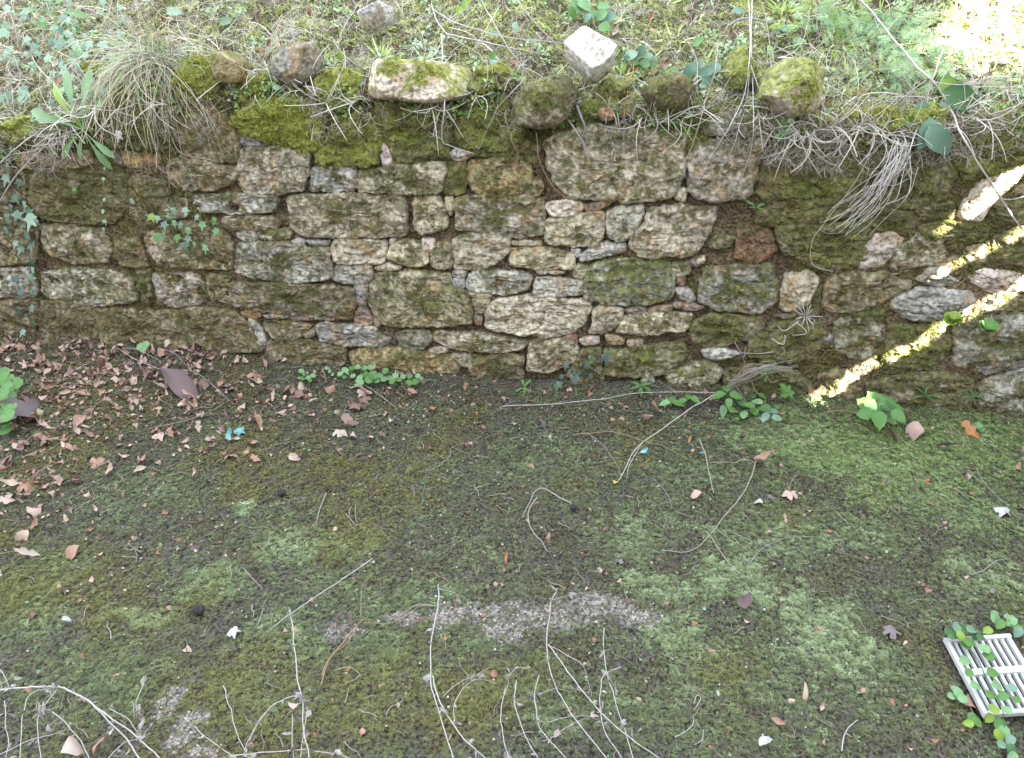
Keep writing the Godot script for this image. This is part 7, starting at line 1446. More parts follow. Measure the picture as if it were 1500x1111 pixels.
	stem("grey_root", "thick grey root twisting down the joint right of the brown boulder", "root", "grey_stem", [[[-153, 933, -85, -132, 912, -33, -115, 875, -30, -123, 839, -37, -106, 786, -33], 4.0, 2.2], [[-118, 855, -28, -137, 840, -37, -157, 833, -37], 1.6, 0.8]], "", 0.003)
	stem("grey_root", "pale forked root hanging over the mossy ledge left of the long stalk cluster", "root", "pale_stem", [[[73, 981, -177, 79, 944, -76, 90, 886, -31], 3.0, 1.4], [[38, 927, -74, 66, 916, -33, 84, 884, -31], 1.8, 1.0]], "", 0.003)
	stem("brown_frond", "curled rust brown dead frond hanging right of the reddish stone chip", "dead frond", "leaf_orange", [[[-1, 1051, -280, 10, 1004, -222, 0, 968, -124, -7, 916, -23], 2.4, 1.2], [[6, 1020, -241, -11, 1010, -238], 1.8, 0.8], [[5, 1006, -223, 24, 998, -220], 1.8, 0.8], [[4, 993, -204, -13, 985, -192], 1.8, 0.8], [[3, 981, -177, 21, 973, -170], 1.8, 0.8], [[1, 971, -142, -16, 964, -129], 1.8, 0.8], [[0, 962, -106, 19, 955, -99], 1.8, 0.8], [[-1, 952, -76, -18, 943, -72], 1.8, 0.8], [[-2, 935, -74, 16, 926, -75], 1.8, 0.8], [[-3, 918, -72, -20, 922, -19], 1.8, 0.8]], "", 0.003)
	stem("dead_stalk", "long bare twig arching across the left end of the wall top", "dead twig", "white_stem", [[[-2011, 693, 25, -1878, 777, 48, -1877, 793, -62, -1806, 834, -65, -1768, 861, -64], 2.2, 1.4]], "", 0.003)
	stem("dead_stalk", "lower bare twig reaching from the left edge up to the leafy rosette", "dead twig", "white_stem", [[[-2065, 553, 16, -1980, 637, 29, -1887, 715, 33, -1822, 761, 29, -1776, 803, 6], 2.0, 1.2], [[-1822, 761, 29, -1805, 787, 27, -1836, 805, -62], 1.3, 0.9], [[-1956, 729, 2, -1880, 744, 11, -1773, 771, -2], 0.9, 0.6]], "", 0.003)
	stem("dead_stalk", "crooked pale twig on the ivy at the top left", "dead twig", "pale_stem", [[[-1959, 1088, -774, -1864, 1058, -566, -1858, 1026, -492], 2.0, 1.2], [[-1857, 1011, -444, -1748, 997, -368, -1679, 989, -339, -1554, 1022, -282], 2.2, 1.2], [[-2259, 1059, -627, -2138, 1079, -599, -2103, 1079, -734], 1.6, 0.9]], "", 0.003)
	stem("hanging_roots", "thin roots trailing down from the grass tuft", "root", "pale_stem", [[[-1387, 913, 7, -1394, 830, 4, -1425, 718, -7, -1447, 635, -11], 1.4, 0.8], [[-1436, 872, 10, -1445, 784, -3, -1471, 716, -7, -1433, 680, -14], 1.2, 0.7], [[-1389, 800, 6, -1379, 762, -1, -1341, 740, -19, -1273, 727, -28], 1.6, 0.8], [[-1360, 875, 10, -1372, 797, -4, -1386, 706, -16, -1402, 603, -18], 0.9, 0.5], [[-1431, 689, -15, -1417, 668, -13, -1412, 646, -12], 1.4, 1.0]], "", 0.003)
	stem("hanging_stalk", "short pale straw hanging on the bright moss left of the pinkish block", "dead stalk", "white_stem", [[[-978, 986, -78, -980, 937, -75, -962, 897, -22], 1.4, 0.9]], "", 0.003)
	stem("dead_stalk", "pair of thin dry stalks lying on the bank left of the pinkish block", "dead stalk", "white_stem", [[[-915, 1128, -550, -902, 1104, -363, -901, 1071, -264, -905, 1034, -221], 1.5, 0.9], [[-870, 1121, -514, -908, 1108, -404, -951, 1096, -322], 1.2, 0.7], [[-805, 1077, -359, -730, 1093, -370, -649, 1108, -411], 1.1, 0.7]], "", 0.003)
	stem("dry_twig_spray", "star shaped spray of bleached twigs on the wall right of the mossy blocks", "dead twigs", "bleached", [[[598, 338, 23, 616, 355, 54, 641, 359, 61], 1.3, 0.6], [[598, 338, 23, 608, 344, 47, 630, 326, 28], 1.3, 0.6], [[598, 338, 23, 608, 335, 53, 634, 298, 30], 1.3, 0.6], [[598, 338, 23, 609, 332, 38, 623, 320, 50], 1.3, 0.6], [[598, 338, 23, 604, 321, 40, 614, 293, 48], 1.3, 0.6], [[598, 338, 23, 591, 334, 43, 590, 317, 47], 1.3, 0.6], [[598, 338, 23, 588, 335, 48, 588, 308, 34], 1.3, 0.6], [[598, 338, 23, 573, 348, 59, 564, 323, 31], 1.3, 0.6], [[598, 338, 23, 575, 351, 58, 566, 334, 38], 1.3, 0.6], [[598, 338, 23, 572, 361, 49, 559, 359, 20], 1.3, 0.6], [[598, 338, 23, 580, 362, 41, 571, 370, 21], 1.3, 0.6], [[598, 338, 23, 581, 378, 58, 576, 396, 39], 1.3, 0.6], [[598, 338, 23, 595, 365, 38, 592, 393, 46], 1.3, 0.6], [[598, 338, 23, 592, 377, 64, 604, 384, 34], 1.3, 0.6], [[598, 338, 23, 601, 360, 45, 614, 365, 29], 1.3, 0.6], [[598, 338, 23, 605, 357, 57, 628, 342, 28], 1.3, 0.6], [[578, 326, 34, 543, 288, 37, 520, 303, 36], 1.3, 0.7], [[568, 320, 34, 609, 286, 37, 566, 273, 38], 1.3, 0.7], [[545, 272, 38, 546, 241, 41, 509, 262, 39], 1.3, 0.7]], "", 0.003)
	stem("dry_twig_spray", "small forked spray of pale twigs left of the star shaped one and lower", "dead twigs", "white_stem", [[[519, 218, 53, 470, 209, 53, 421, 204, 44], 1.3, 0.8], [[395, 236, 41, 419, 204, 44, 442, 156, 38], 1.2, 0.7], [[433, 225, 42, 431, 191, 45, 443, 221, 52], 1.0, 0.6], [[505, 261, 39, 538, 248, 50, 550, 272, 38], 1.1, 0.6], [[543, 233, 41, 555, 215, 43, 539, 189, 35], 1.1, 0.6]], "", 0.003)
	stem("dry_grass_bundle", "combed bundle of dry grey stalks lying against the foot of the wall", "dead stalks", "pale_stem", [[[422, 82, 43, 453, 148, 85, 491, 178, 79, 603, 151, 70], 1.2, 0.6], [[404, 57, 45, 437, 177, 79, 507, 175, 68, 523, 163, 31], 1.2, 0.6], [[405, 45, 46, 440, 161, 81, 484, 167, 81, 597, 160, 64], 1.2, 0.6], [[404, 63, 45, 441, 143, 80, 493, 188, 92, 553, 143, 65], 1.2, 0.6], [[395, 79, 44, 438, 140, 70, 482, 185, 69, 506, 195, 77], 1.2, 0.6], [[412, 70, 44, 470, 113, 64, 504, 163, 79, 548, 143, 35], 1.2, 0.6], [[402, 67, 45, 457, 151, 91, 495, 178, 71, 549, 166, 80], 1.2, 0.6], [[416, 69, 44, 461, 152, 61, 500, 151, 77, 591, 170, 54], 1.2, 0.6], [[409, 79, 44, 484, 130, 74, 502, 170, 80, 597, 131, 37], 1.2, 0.6], [[407, 50, 46, 471, 151, 70, 492, 189, 86, 585, 155, 54], 1.2, 0.6], [[411, 86, 43, 442, 145, 71, 489, 164, 102, 584, 141, 30], 1.2, 0.6], [[402, 62, 45, 453, 148, 62, 526, 176, 73, 582, 175, 75], 1.2, 0.6], [[396, 70, 44, 458, 139, 89, 503, 195, 97, 534, 136, 43], 1.2, 0.6], [[402, 87, 43, 437, 163, 86, 483, 172, 78, 563, 159, 70], 1.2, 0.6], [[397, 64, 45, 454, 162, 76, 490, 169, 81, 598, 178, 65], 1.2, 0.6], [[405, 71, 44, 459, 146, 79, 508, 168, 81, 600, 182, 59], 1.2, 0.6], [[402, 68, 45, 457, 148, 83, 493, 169, 85, 521, 154, 71], 1.2, 0.6], [[414, 81, 43, 459, 157, 89, 495, 190, 95, 563, 155, 32], 1.2, 0.6], [[413, 63, 45, 441, 154, 87, 501, 192, 100, 557, 154, 60], 1.2, 0.6], [[403, 72, 44, 428, 120, 62, 484, 186, 103, 593, 182, 27], 1.2, 0.6], [[395, 92, 43, 442, 128, 83, 481, 150, 72, 528, 150, 57], 1.2, 0.6], [[391, 66, 45, 437, 153, 91, 496, 179, 85, 569, 126, 46], 1.2, 0.6], [[502, 143, 59, 528, 110, 61, 543, 122, 60], 1.3, 0.7], [[468, 110, 61, 482, 76, 64, 510, 58, 65], 1.3, 0.7], [[419, 86, 63, 446, 53, 66, 464, 18, 69], 1.3, 0.7], [[499, 158, 57, 563, 158, 57, 603, 147, 58], 1.3, 0.7]], "", 0.004)
	stem("rootlets", "tangle of fine reddish brown rootlets in the gaps of the wall", "roots", "root_red", [[[403, 506, -20, 406, 494, 5, 417, 462, -17], 0.8, 0.5], [[457, 504, -20, 446, 522, 3, 444, 520, -22], 0.8, 0.5], [[413, 532, -23, 400, 546, 1, 395, 543, -23], 0.8, 0.5], [[-325, 804, -44, -304, 819, -20, -290, 820, -46], 0.8, 0.5], [[-258, 754, -40, -259, 775, -17, -266, 783, -43], 0.8, 0.5], [[-272, 758, -41, -293, 760, -16, -320, 748, -40], 0.8, 0.5], [[-321, 782, -43, -312, 775, -17, -310, 754, -40], 0.8, 0.5], [[439, 558, -25, 418, 575, -1, 405, 574, -26], 0.8, 0.5], [[-305, 758, -41, -313, 774, -17, -327, 776, -42], 0.8, 0.5], [[-311, 794, -44, -316, 785, -18, -328, 763, -41], 0.8, 0.5], [[-312, 763, -41, -288, 758, -16, -270, 738, -39], 0.8, 0.5], [[402, 506, -21, 386, 505, 5, 377, 485, -19], 0.8, 0.5], [[425, 536, -23, 413, 550, 1, 409, 545, -24], 0.8, 0.5], [[-296, 774, -42, -312, 788, -18, -334, 788, -43], 0.8, 0.5], [[405, 536, -23, 390, 536, 2, 383, 518, -21], 0.8, 0.5], [[418, 565, -25, 438, 575, -1, 466, 567, -25], 0.8, 0.5], [[-306, 797, -44, -288, 816, -20, -277, 823, -46], 0.8, 0.5], [[443, 517, -21, 435, 508, 4, 436, 480, -18], 0.8, 0.5], [[388, 625, -30, 400, 632, -6, 420, 622, -30], 0.8, 0.5], [[-288, 796, -44, -297, 803, -19, -311, 797, -44], 0.8, 0.5], [[382, 512, -21, 374, 497, 5, 373, 462, -17], 0.8, 0.5], [[399, 514, -21, 397, 502, 5, 403, 470, -18], 0.8, 0.5], [[425, 557, -25, 426, 549, 1, 436, 523, -22], 0.8, 0.5], [[438, 530, -22, 437, 554, 1, 445, 559, -25], 0.8, 0.5], [[380, 530, -22, 372, 523, 3, 371, 497, -20], 0.8, 0.5], [[409, 521, -22, 396, 539, 2, 390, 539, -23], 0.8, 0.5], [[421, 501, -20, 406, 506, 5, 399, 491, -19], 0.8, 0.5], [[402, 501, -20, 389, 500, 5, 384, 480, -18], 0.8, 0.5], [[-268, 794, -44, -258, 775, -17, -253, 741, -39], 0.8, 0.5], [[424, 585, -27, 435, 606, -4, 455, 611, -29], 0.8, 0.5], [[-280, 756, -40, -274, 774, -17, -275, 779, -42], 0.8, 0.5], [[426, 500, -20, 430, 491, 6, 442, 462, -17], 0.8, 0.5], [[-310, 801, -44, -290, 811, -20, -276, 807, -45], 0.8, 0.5], [[399, 496, -20, 392, 527, 3, 393, 539, -23], 0.8, 0.5]], "", 0.01)
	stem("twig", "pale twig bent into a hook that ends at a dark round lump", "twig", "pale_stem", [[[-70, 18, 629, -116, 26, 609, -153, 28, 585, -178, 22, 592, -188, 17, 635, -202, 7, 691], 1.7600000000000002, 1.0499999999999998], [[-169, 23, 619, -187, 16, 676, -167, 13, 747, -141, 15, 781, -118, 14, 818], 1.6, 0.8999999999999999]], "", 0.004)
	stem("twig", "long thin twig curving down from the brown leaf on the right moss", "twig", "pale_stem", [[[470, 15, 334, 436, 25, 454, 398, 25, 548, 346, 20, 629, 289, 14, 723, 242, 12, 766, 181, 12, 770], 1.7600000000000002, 0.8999999999999999]], "", 0.004)
	stem("twig", "short straight twig crossing under the lower end of the long curved twig", "twig", "pale_stem", [[[296, 11, 680, 322, 8, 731, 364, 4, 814], 1.4400000000000002, 0.8999999999999999]], "", 0.004)
	stem("twig", "pair of thin twigs crossing on the moss right of the long curved twig", "twig", "grey_stem", [[[353, 9, 668, 414, 7, 696, 490, 6, 720], 1.2000000000000002, 0.75], [[402, 5, 781, 443, 6, 717, 524, 7, 668, 610, 9, 661], 1.2800000000000002, 0.675], [[446, 6, 724, 456, 5, 754, 485, 5, 760], 0.8, 0.44999999999999996]], "", 0.004)
	stem("twig", "upright leaning twig with a side shoot right of the two blue scraps", "twig", "pale_stem", [[[294, 42, 305, 309, 41, 389, 318, 30, 460, 326, 14, 522], 1.92, 1.2000000000000002], [[322, 30, 406, 363, 24, 392, 410, 15, 371], 1.1199999999999999, 0.6000000000000001]], "", 0.004)
	stem("dead_stalk", "long pale stalk lying along the foot of the wall", "dead stalk", "white_stem", [[[-337, 5, 169, -191, 19, 156, -37, 28, 121, 107, 48, 90, 250, 62, 83, 396, 61, 73], 1.7600000000000002, 1.125]], "", 0.004)
	stem("dead_stalk", "forked pale stalk slanting from the wall foot down to the yellow leaf", "dead stalk", "white_stem", [[[350, 69, 95, 266, 75, 201, 170, 65, 317, 99, 54, 408, 70, 33, 483, 56, 21, 513], 2.08, 1.2000000000000002], [[119, 54, 379, 85, 44, 462, 79, 23, 501], 1.1199999999999999, 0.6000000000000001]], "", 0.004)
	stem("twig", "thin grey twig left of the forked pale stalk", "twig", "grey_stem", [[[-48, 13, 284, 1, 16, 339, 41, 19, 420, 59, 19, 473], 1.2800000000000002, 0.75], [[-30, 14, 312, 23, 18, 378], 0.96, 0.5249999999999999]], "", 0.004)
	stem("twig", "crooked twig crossing the forked pale stalk at right angles", "twig", "tan_stem", [[[-90, 15, 303, -27, 28, 302, 47, 42, 310, 119, 54, 355, 192, 34, 356, 268, 18, 389], 1.36, 0.8250000000000001]], "", 0.004)
	stem("twig", "short curved pale twig on the dark ground left of centre", "twig", "pale_stem", [[[-773, 5, 664, -769, 5, 722, -756, 6, 799], 1.6, 0.9750000000000001]], "", 0.004)
	stem("dead_stalk", "long straight pale stalk slanting over the moss at the lower left", "dead stalk", "white_stem", [[[-562, 25, 917, -603, 47, 1010, -656, 59, 1101, -705, 42, 1144, -747, 14, 1167], 1.52, 0.8999999999999999]], "", 0.004)
	stem("plastic_straw", "stiff teal coloured straw standing on the dark ground", "straw", "teal", [[[-498, 42, 566, -497, 22, 604, -493, -4, 662], 0.96, 0.75]], "", 0.001)
	stem("plastic_straw", "short blue green straw near the purple knotted twig", "straw", "teal", [[[-658, 6, 1144, -631, 5, 1131, -608, 4, 1109], 0.96, 0.75]], "", 0.001)
	stem("plastic_straw", "thin dark teal straw below the yellow leaf", "straw", "teal", [[[70, 19, 522, 71, 19, 580, 69, 18, 626], 0.8800000000000001, 0.675]], "", 0.001)
	stem("plastic_straw", "teal bent straw on the right moss", "straw", "teal", [[[1022, 13, 442, 1036, 12, 491, 1048, 11, 522, 1073, 10, 533], 0.96, 0.75]], "", 0.001)
	stem("dead_stalk", "pair of thin stalks over the leaf litter at the left wall foot", "dead stalk", "white_stem", [[[-1776, 42, 38, -1648, 42, 116, -1527, 37, 155, -1425, 24, 138, -1312, 13, 209, -1251, -2, 253], 1.2800000000000002, 0.75], [[-1728, 50, 55, -1653, 58, 77, -1567, 34, 100], 1.04, 0.6000000000000001]], "", 0.004)
	stem("dead_stalk", "thin arched stalk right of the pair over the leaf litter", "dead stalk", "white_stem", [[[-1572, 69, 74, -1506, 63, 94, -1463, 20, 109], 1.04, 0.6000000000000001]], "", 0.004)
	stem("twig", "slim stalk lying in the leaf litter left of the big purple leaf", "twig", "pale_stem", [[[-1874, 14, 271, -1847, 29, 187, -1765, 42, 94], 1.04, 0.675]], "", 0.004)
	stem("twig", "bent twig left of the big purple leaf in the litter", "twig", "pale_stem", [[[-1651, 12, 415, -1670, 12, 360, -1661, 12, 306, -1635, 12, 253], 1.2000000000000002, 0.675]], "", 0.004)
	stem("twig", "short straw at the left beside the tip of the long grey leaf", "twig", "pale_stem", [[[-1769, 14, 598, -1768, 13, 490], 1.04, 0.675]], "", 0.004)
	stem("twig", "second short straw just below the first at the left edge", "twig", "pale_stem", [[[-1681, 12, 628, -1665, 12, 564], 0.96, 0.675]], "", 0.004)
	stem("twig", "straw lying on open moss below the litter at the left", "twig", "pale_stem", [[[-1448, 0, 828, -1432, -1, 787, -1408, -2, 750], 1.04, 0.75]], "", 0.004)
	stem("twig", "thin twig slanting below the turquoise scrap", "twig", "pale_stem", [[[-1435, 4, 443, -1351, 5, 395, -1285, -2, 314, -1261, -2, 263], 1.04, 0.675]], "", 0.004)
	stem("twig", "long thin stem crossing the moss below the toothed leaf plant", "twig", "tan_stem", [[[706, 29, 90, 772, 40, 89, 833, 39, 120, 895, 28, 167, 945, 23, 244, 1018, 13, 301], 1.52, 0.8250000000000001]], "", 0.004)
	stem("twig", "short pale straw beside the orange leaf at the right wall foot", "twig", "pale_stem", [[[1128, 16, 89, 1129, 14, 129, 1130, 11, 179], 1.2800000000000002, 0.8999999999999999]], "", 0.004)
	stem("twig", "thin stem on the right moss below the orange leaf", "twig", "grey_stem", [[[1164, 12, 136, 1200, 8, 169, 1228, 5, 206], 1.04, 0.6000000000000001]], "", 0.004)
	stem("twig", "leaning grey stem near the right edge above the white crumpled scrap", "twig", "grey_stem", [[[1111, 10, 291, 1110, 9, 366, 1127, 8, 416, 1146, 6, 458], 1.2800000000000002, 0.75]], "", 0.004)
	stem("twig", "forked grey twig at the right edge of the moss", "twig", "grey_stem", [[[948, 17, 755, 978, 26, 746, 1014, 35, 716, 1060, 23, 688], 1.36, 0.75], [[1014, 35, 716, 1030, 24, 717, 1041, 24, 725], 0.96, 0.5249999999999999]], "", 0.004)
	stem("twig", "small pale twig near the bottom edge left of the drain grate", "twig", "white_stem", [[[537, -1, 1284, 545, -1, 1256, 559, 0, 1232, 584, 2, 1210], 1.4400000000000002, 0.8999999999999999], [[553, 0, 1244, 563, 0, 1251], 0.8, 0.44999999999999996]], "", 0.004)
	stem("twig", "v shaped pale straw left of the teal standing straw", "twig", "pale_stem", [[[-691, 3, 738, -665, 3, 764, -652, 2, 775, -632, 2, 769], 1.1199999999999999, 0.75], [[-675, 3, 706, -662, 2, 741, -651, 2, 764], 0.96, 0.675]], "", 0.004)
	stem("twig", "straight pale twig below the pennywort patch", "twig", "pale_stem", [[[-823, 11, 112, -751, 15, 176, -685, 6, 218], 1.52, 0.9750000000000001]], "", 0.004)
	stem("twig", "kinked twig with a side shoot right of the broad pennywort patch", "twig", "grey_stem", [[[-485, -2, 501, -459, -2, 441, -460, -1, 397, -405, -1, 365, -376, -1, 375], 1.2000000000000002, 0.675], [[-460, -1, 397, -405, -2, 423], 0.8, 0.44999999999999996]], "", 0.004)
	stem("twig", "slanting thin twig in front of the kinked twig", "twig", "grey_stem", [[[152, 20, 486, 191, 18, 540, 208, 16, 608], 1.04, 0.675]], "", 0.004)
	stem("twig", "fine twig left of the brown leaf on the long curved twig", "twig", "pale_stem", [[[537, 9, 493, 557, 9, 433, 584, 9, 382], 0.8, 0.5249999999999999]], "", 0.004)
	stem("twig", "wiry brown stalks around the curled purple tendril", "twig", "tan_stem", [[[-578, 9, 1263, -574, 18, 1234, -555, 28, 1191, -536, 37, 1147, -521, 36, 1114], 1.6, 1.0499999999999998], [[-574, 7, 1285, -570, 18, 1224, -543, 27, 1179, -529, 37, 1130], 1.36, 0.9750000000000001], [[-517, 36, 1128, -471, 26, 1117, -446, 16, 1093, -408, 27, 1059, -382, 17, 1042], 1.1199999999999999, 0.75], [[-529, 36, 1115, -544, 46, 1074, -554, 46, 1027, -544, 25, 969], 1.04, 0.675]], "", 0.004)
	stem("dead_tendril", "curled purple knotted dead tendril at the middle of the lower ground", "dead tendril", "leaf_purple", [[[-587, 18, 1138, -586, 37, 1124, -570, 47, 1112, -550, 47, 1127, -542, 37, 1148, -555, 27, 1151, -541, 17, 1147], 2.08, 1.2000000000000002], [[-576, 27, 1128, -549, 47, 1141, -560, 37, 1110], 1.7600000000000002, 1.0499999999999998]], "", 0.004)
	stem("twig", "pale looped wisp below the curled purple tendril", "twig", "pale_stem", [[[-557, 4, 1244, -529, 4, 1233, -498, 4, 1245], 0.96, 0.6000000000000001], [[-523, 4, 1270, -504, 4, 1260, -496, 4, 1245], 0.8800000000000001, 0.5249999999999999]], "", 0.004)
	stem("twig", "s shaped pale wisp on the moss right of the looped wisp", "twig", "pale_stem", [[[-508, 5, 1321, -508, 5, 1304, -510, 5, 1283], 1.04, 0.675], [[-412, 7, 1339, -407, 7, 1318, -391, 7, 1306, -387, 7, 1292], 0.96, 0.6000000000000001]], "", 0.004)
	stem("twig", "pale pin like straw at the lower left of the open moss", "twig", "pale_stem", [[[-778, 11, 1151, -779, 11, 1126, -782, 11, 1103], 1.04, 0.75]], "", 0.004)
	stem("twig", "thin straw left of the tall pale stalk", "twig", "pale_stem", [[[-886, 13, 984, -842, 12, 1013, -808, 11, 1039], 0.96, 0.675]], "", 0.004)
	stem("twig", "loop of pale wisp at the lower right moss", "twig", "white_stem", [[[240, -2, 1212, 245, 9, 1198, 253, 8, 1207, 239, -2, 1229], 1.04, 0.675], [[197, -6, 1300, 232, -7, 1270, 239, -6, 1246], 1.04, 0.675], [[236, -8, 1310, 253, -8, 1296, 257, -7, 1272], 0.96, 0.6000000000000001]], "", 0.004)
	stem("foreground_stem", "pale dead stem arching up from the bottom edge left of centre, forked near its tip", "dead stem", "white_stem", [[[-376, 26, 984, -359, 48, 1050, -346, 70, 1148, -334, 91, 1239, -313, 103, 1315, -273, 124, 1404, -228, 144, 1499, -212, 154, 1541], 1.44, 1.0], [[-314, 102, 1298, -281, 114, 1367, -232, 124, 1431, -170, 133, 1484, -129, 131, 1516], 1.44, 0.9], [[-359, 58, 1076, -405, 47, 1068, -442, 26, 1084, -449, 16, 1091], 0.84, 0.45], [[-367, 37, 1006, -329, 28, 1010, -308, 19, 1028], 0.84, 0.45], [[-345, 70, 1144, -323, 60, 1153, -313, 41, 1178], 0.72, 0.4]], "", 0.006)
	wither(get_child(get_child_count() - 1), 1, 30)
	stem("foreground_stem", "long pale dead stem right of it, bending left at its top", "dead stem", "white_stem", [[[-82, 36, 961, -89, 55, 1029, -89, 74, 1116, -80, 92, 1205, -60, 111, 1286, -22, 118, 1357, 28, 124, 1421, 74, 130, 1474], 1.38, 0.9], [[-90, 55, 1019, -64, 55, 998, -40, 45, 984], 0.72, 0.4]], "", 0.006)
	wither(get_child(get_child_count() - 1), 2, 15)
	stem("foreground_stem", "slanting pale dead stem running to the lower right from the bent one", "dead stem", "white_stem", [[[-84, 63, 1149, -41, 91, 1230, 9, 107, 1306, 66, 113, 1367, 125, 119, 1411, 182, 116, 1450], 1.32, 0.9], [[-82, 53, 1146, -34, 71, 1186, -3, 70, 1204, 10, 49, 1226, 21, 28, 1247], 0.8999999999999999, 0.45]], "", 0.006)
	wither(get_child(get_child_count() - 1), 3, 15)
	stem("foreground_stem", "upright pale dead stem above the bare concrete patch", "dead stem", "white_stem", [[[38, 32, 1063, 39, 59, 1144, 49, 77, 1219, 68, 94, 1304, 90, 111, 1382, 109, 119, 1462], 1.14, 0.85]], "", 0.006)
	wither(get_child(get_child_count() - 1), 4, 10)
	stem("foreground_stem", "hooked pale dead stem with a curled tip right of centre at the bottom", "dead stem", "white_stem", [[[78, 66, 1195, 51, 87, 1225, 35, 97, 1262, 36, 105, 1317, 49, 113, 1382, 78, 121, 1441, 94, 119, 1471], 1.14, 0.75], [[49, 77, 1219, 65, 65, 1241, 68, 75, 1238], 0.72, 0.4]], "", 0.006)
	wither(get_child(get_child_count() - 1), 5, 15)
	stem("foreground_stem", "pair of dead stems with drooping tips at the bottom middle", "dead stem", "white_stem", [[[-159, 63, 1289, -151, 93, 1268, -138, 103, 1257, -117, 83, 1245], 0.72, 0.45], [[-158, 83, 1295, -159, 103, 1358, -150, 113, 1409, -129, 121, 1471, -118, 121, 1501], 1.02, 0.7], [[-138, 83, 1272, -134, 102, 1339, -113, 111, 1396, -77, 119, 1462, -61, 118, 1492], 1.02, 0.7]], "", 0.006)
	wither(get_child(get_child_count() - 1), 6, 20)
	stem("foreground_stem", "bowed dead stem between the drooping pair and the slanting stem", "dead stem", "white_stem", [[[-99, 53, 1230, -95, 91, 1325, -77, 110, 1390, -42, 118, 1434, 0, 115, 1475], 1.14, 0.8], [[-60, 99, 1370, -22, 98, 1354, 23, 86, 1339, 55, 64, 1342], 0.78, 0.4], [[-54, 99, 1404, -27, 108, 1383, 19, 86, 1340], 0.72, 0.4], [[-90, 81, 1301, -60, 71, 1276, -26, 60, 1263], 0.66, 0.35]], "", 0.006)
	wither(get_child(get_child_count() - 1), 7, 25)
	stem("foreground_stem", "curling dead side stems left of the forked foreground stem", "dead stem", "white_stem", [[[-247, 104, 1405, -250, 114, 1371, -241, 114, 1329, -218, 104, 1297, -177, 83, 1286], 0.96, 0.5], [[-285, 83, 1329, -264, 93, 1304, -237, 83, 1276, -204, 63, 1232], 0.78, 0.4]], "", 0.006)
	wither(get_child(get_child_count() - 1), 8, 15)
	stem("foreground_stem", "tall thin straight dead stalk at the lower left of centre", "dead stem", "white_stem", [[[-674, 101, 1174, -627, 120, 1267, -576, 130, 1371, -529, 141, 1466, -494, 142, 1534, -476, 142, 1571], 1.26, 0.95], [[-584, 80, 1401, -553, 100, 1472, -522, 111, 1545], 0.96, 0.65]], "", 0.006)
	wither(get_child(get_child_count() - 1), 9, 15)
	stem("foreground_stem", "bowed dead stem arching over beside the tall thin stalk", "dead stem", "white_stem", [[[-656, 51, 1461, -641, 81, 1428, -614, 100, 1405, -579, 110, 1390, -553, 110, 1405, -532, 120, 1460, -516, 121, 1524], 1.14, 0.7]], "", 0.006)
	wither(get_child(get_child_count() - 1), 10, 10)
	stem("foreground_stem", "nearly level pale stem crossing the bottom edge at the lower left", "dead stem", "white_stem", [[[-655, 101, 1524, -589, 111, 1514, -539, 111, 1503, -479, 112, 1502, -415, 113, 1512], 1.14, 0.75]], "", 0.006)
	wither(get_child(get_child_count() - 1), 11, 10)
	stem("foreground_stem", "forked dead stems rising at the bottom edge right of the bare patch at lower left", "dead stem", "white_stem", [[[-769, 46, 1344, -713, 73, 1414, -662, 91, 1481, -624, 101, 1526, -606, 101, 1550], 0.96, 0.6], [[-812, 48, 1434, -739, 74, 1477, -650, 91, 1524, -608, 91, 1544], 1.02, 0.65], [[-640, 91, 1514, -648, 81, 1465, -651, 61, 1413, -643, 41, 1375], 0.8999999999999999, 0.5], [[-744, 55, 1369, -735, 54, 1358], 0.6, 0.35]], "", 0.006)
	wither(get_child(get_child_count() - 1), 12, 25)
	stem("foreground_stem", "thick double dead stem arching from the left edge down to the bottom", "dead stem", "white_stem", [[[-1150, 155, 1492, -1090, 176, 1491, -1049, 186, 1488, -1008, 185, 1485, -949, 183, 1503, -881, 180, 1533, -820, 166, 1566, -770, 164, 1605], 1.92, 1.3], [[-998, 195, 1491, -929, 192, 1513, -857, 189, 1538, -801, 176, 1561, -728, 172, 1604], 1.68, 1.1], [[-902, 161, 1502, -853, 159, 1516, -811, 166, 1551], 0.8999999999999999, 0.5], [[-801, 176, 1564, -811, 157, 1530, -813, 147, 1513], 0.78, 0.45], [[-875, 129, 1588, -864, 129, 1559, -854, 128, 1542, -830, 127, 1535], 1.08, 0.6]], "", 0.006)
	wither(get_child(get_child_count() - 1), 13, 30)
	stem("foreground_stem", "drooping dead side stem falling from the thick double stem to the bottom edge", "dead stem", "white_stem", [[[-1013, 185, 1486, -1051, 176, 1486, -1072, 166, 1499, -1060, 166, 1535, -1030, 165, 1580, -993, 163, 1642], 1.14, 0.75], [[-1014, 185, 1489, -1023, 175, 1514, -1027, 165, 1534, -1011, 164, 1563, -957, 161, 1629], 1.02, 0.65]], "", 0.006)
	wither(get_child(get_child_count() - 1), 14, 15)
	stem("foreground_stem", "dead stem with a bent elbow inside the thick double stem", "dead stem", "white_stem", [[[-1046, 146, 1513, -1016, 155, 1517, -973, 154, 1539, -936, 142, 1560, -883, 139, 1605], 1.2, 0.75], [[-1049, 146, 1530, -1038, 155, 1520, -1027, 155, 1514], 0.84, 0.5], [[-1067, 135, 1605, -1029, 145, 1576, -997, 144, 1557, -973, 134, 1535], 1.02, 0.55]], "", 0.006)
	wither(get_child(get_child_count() - 1), 15, 20)
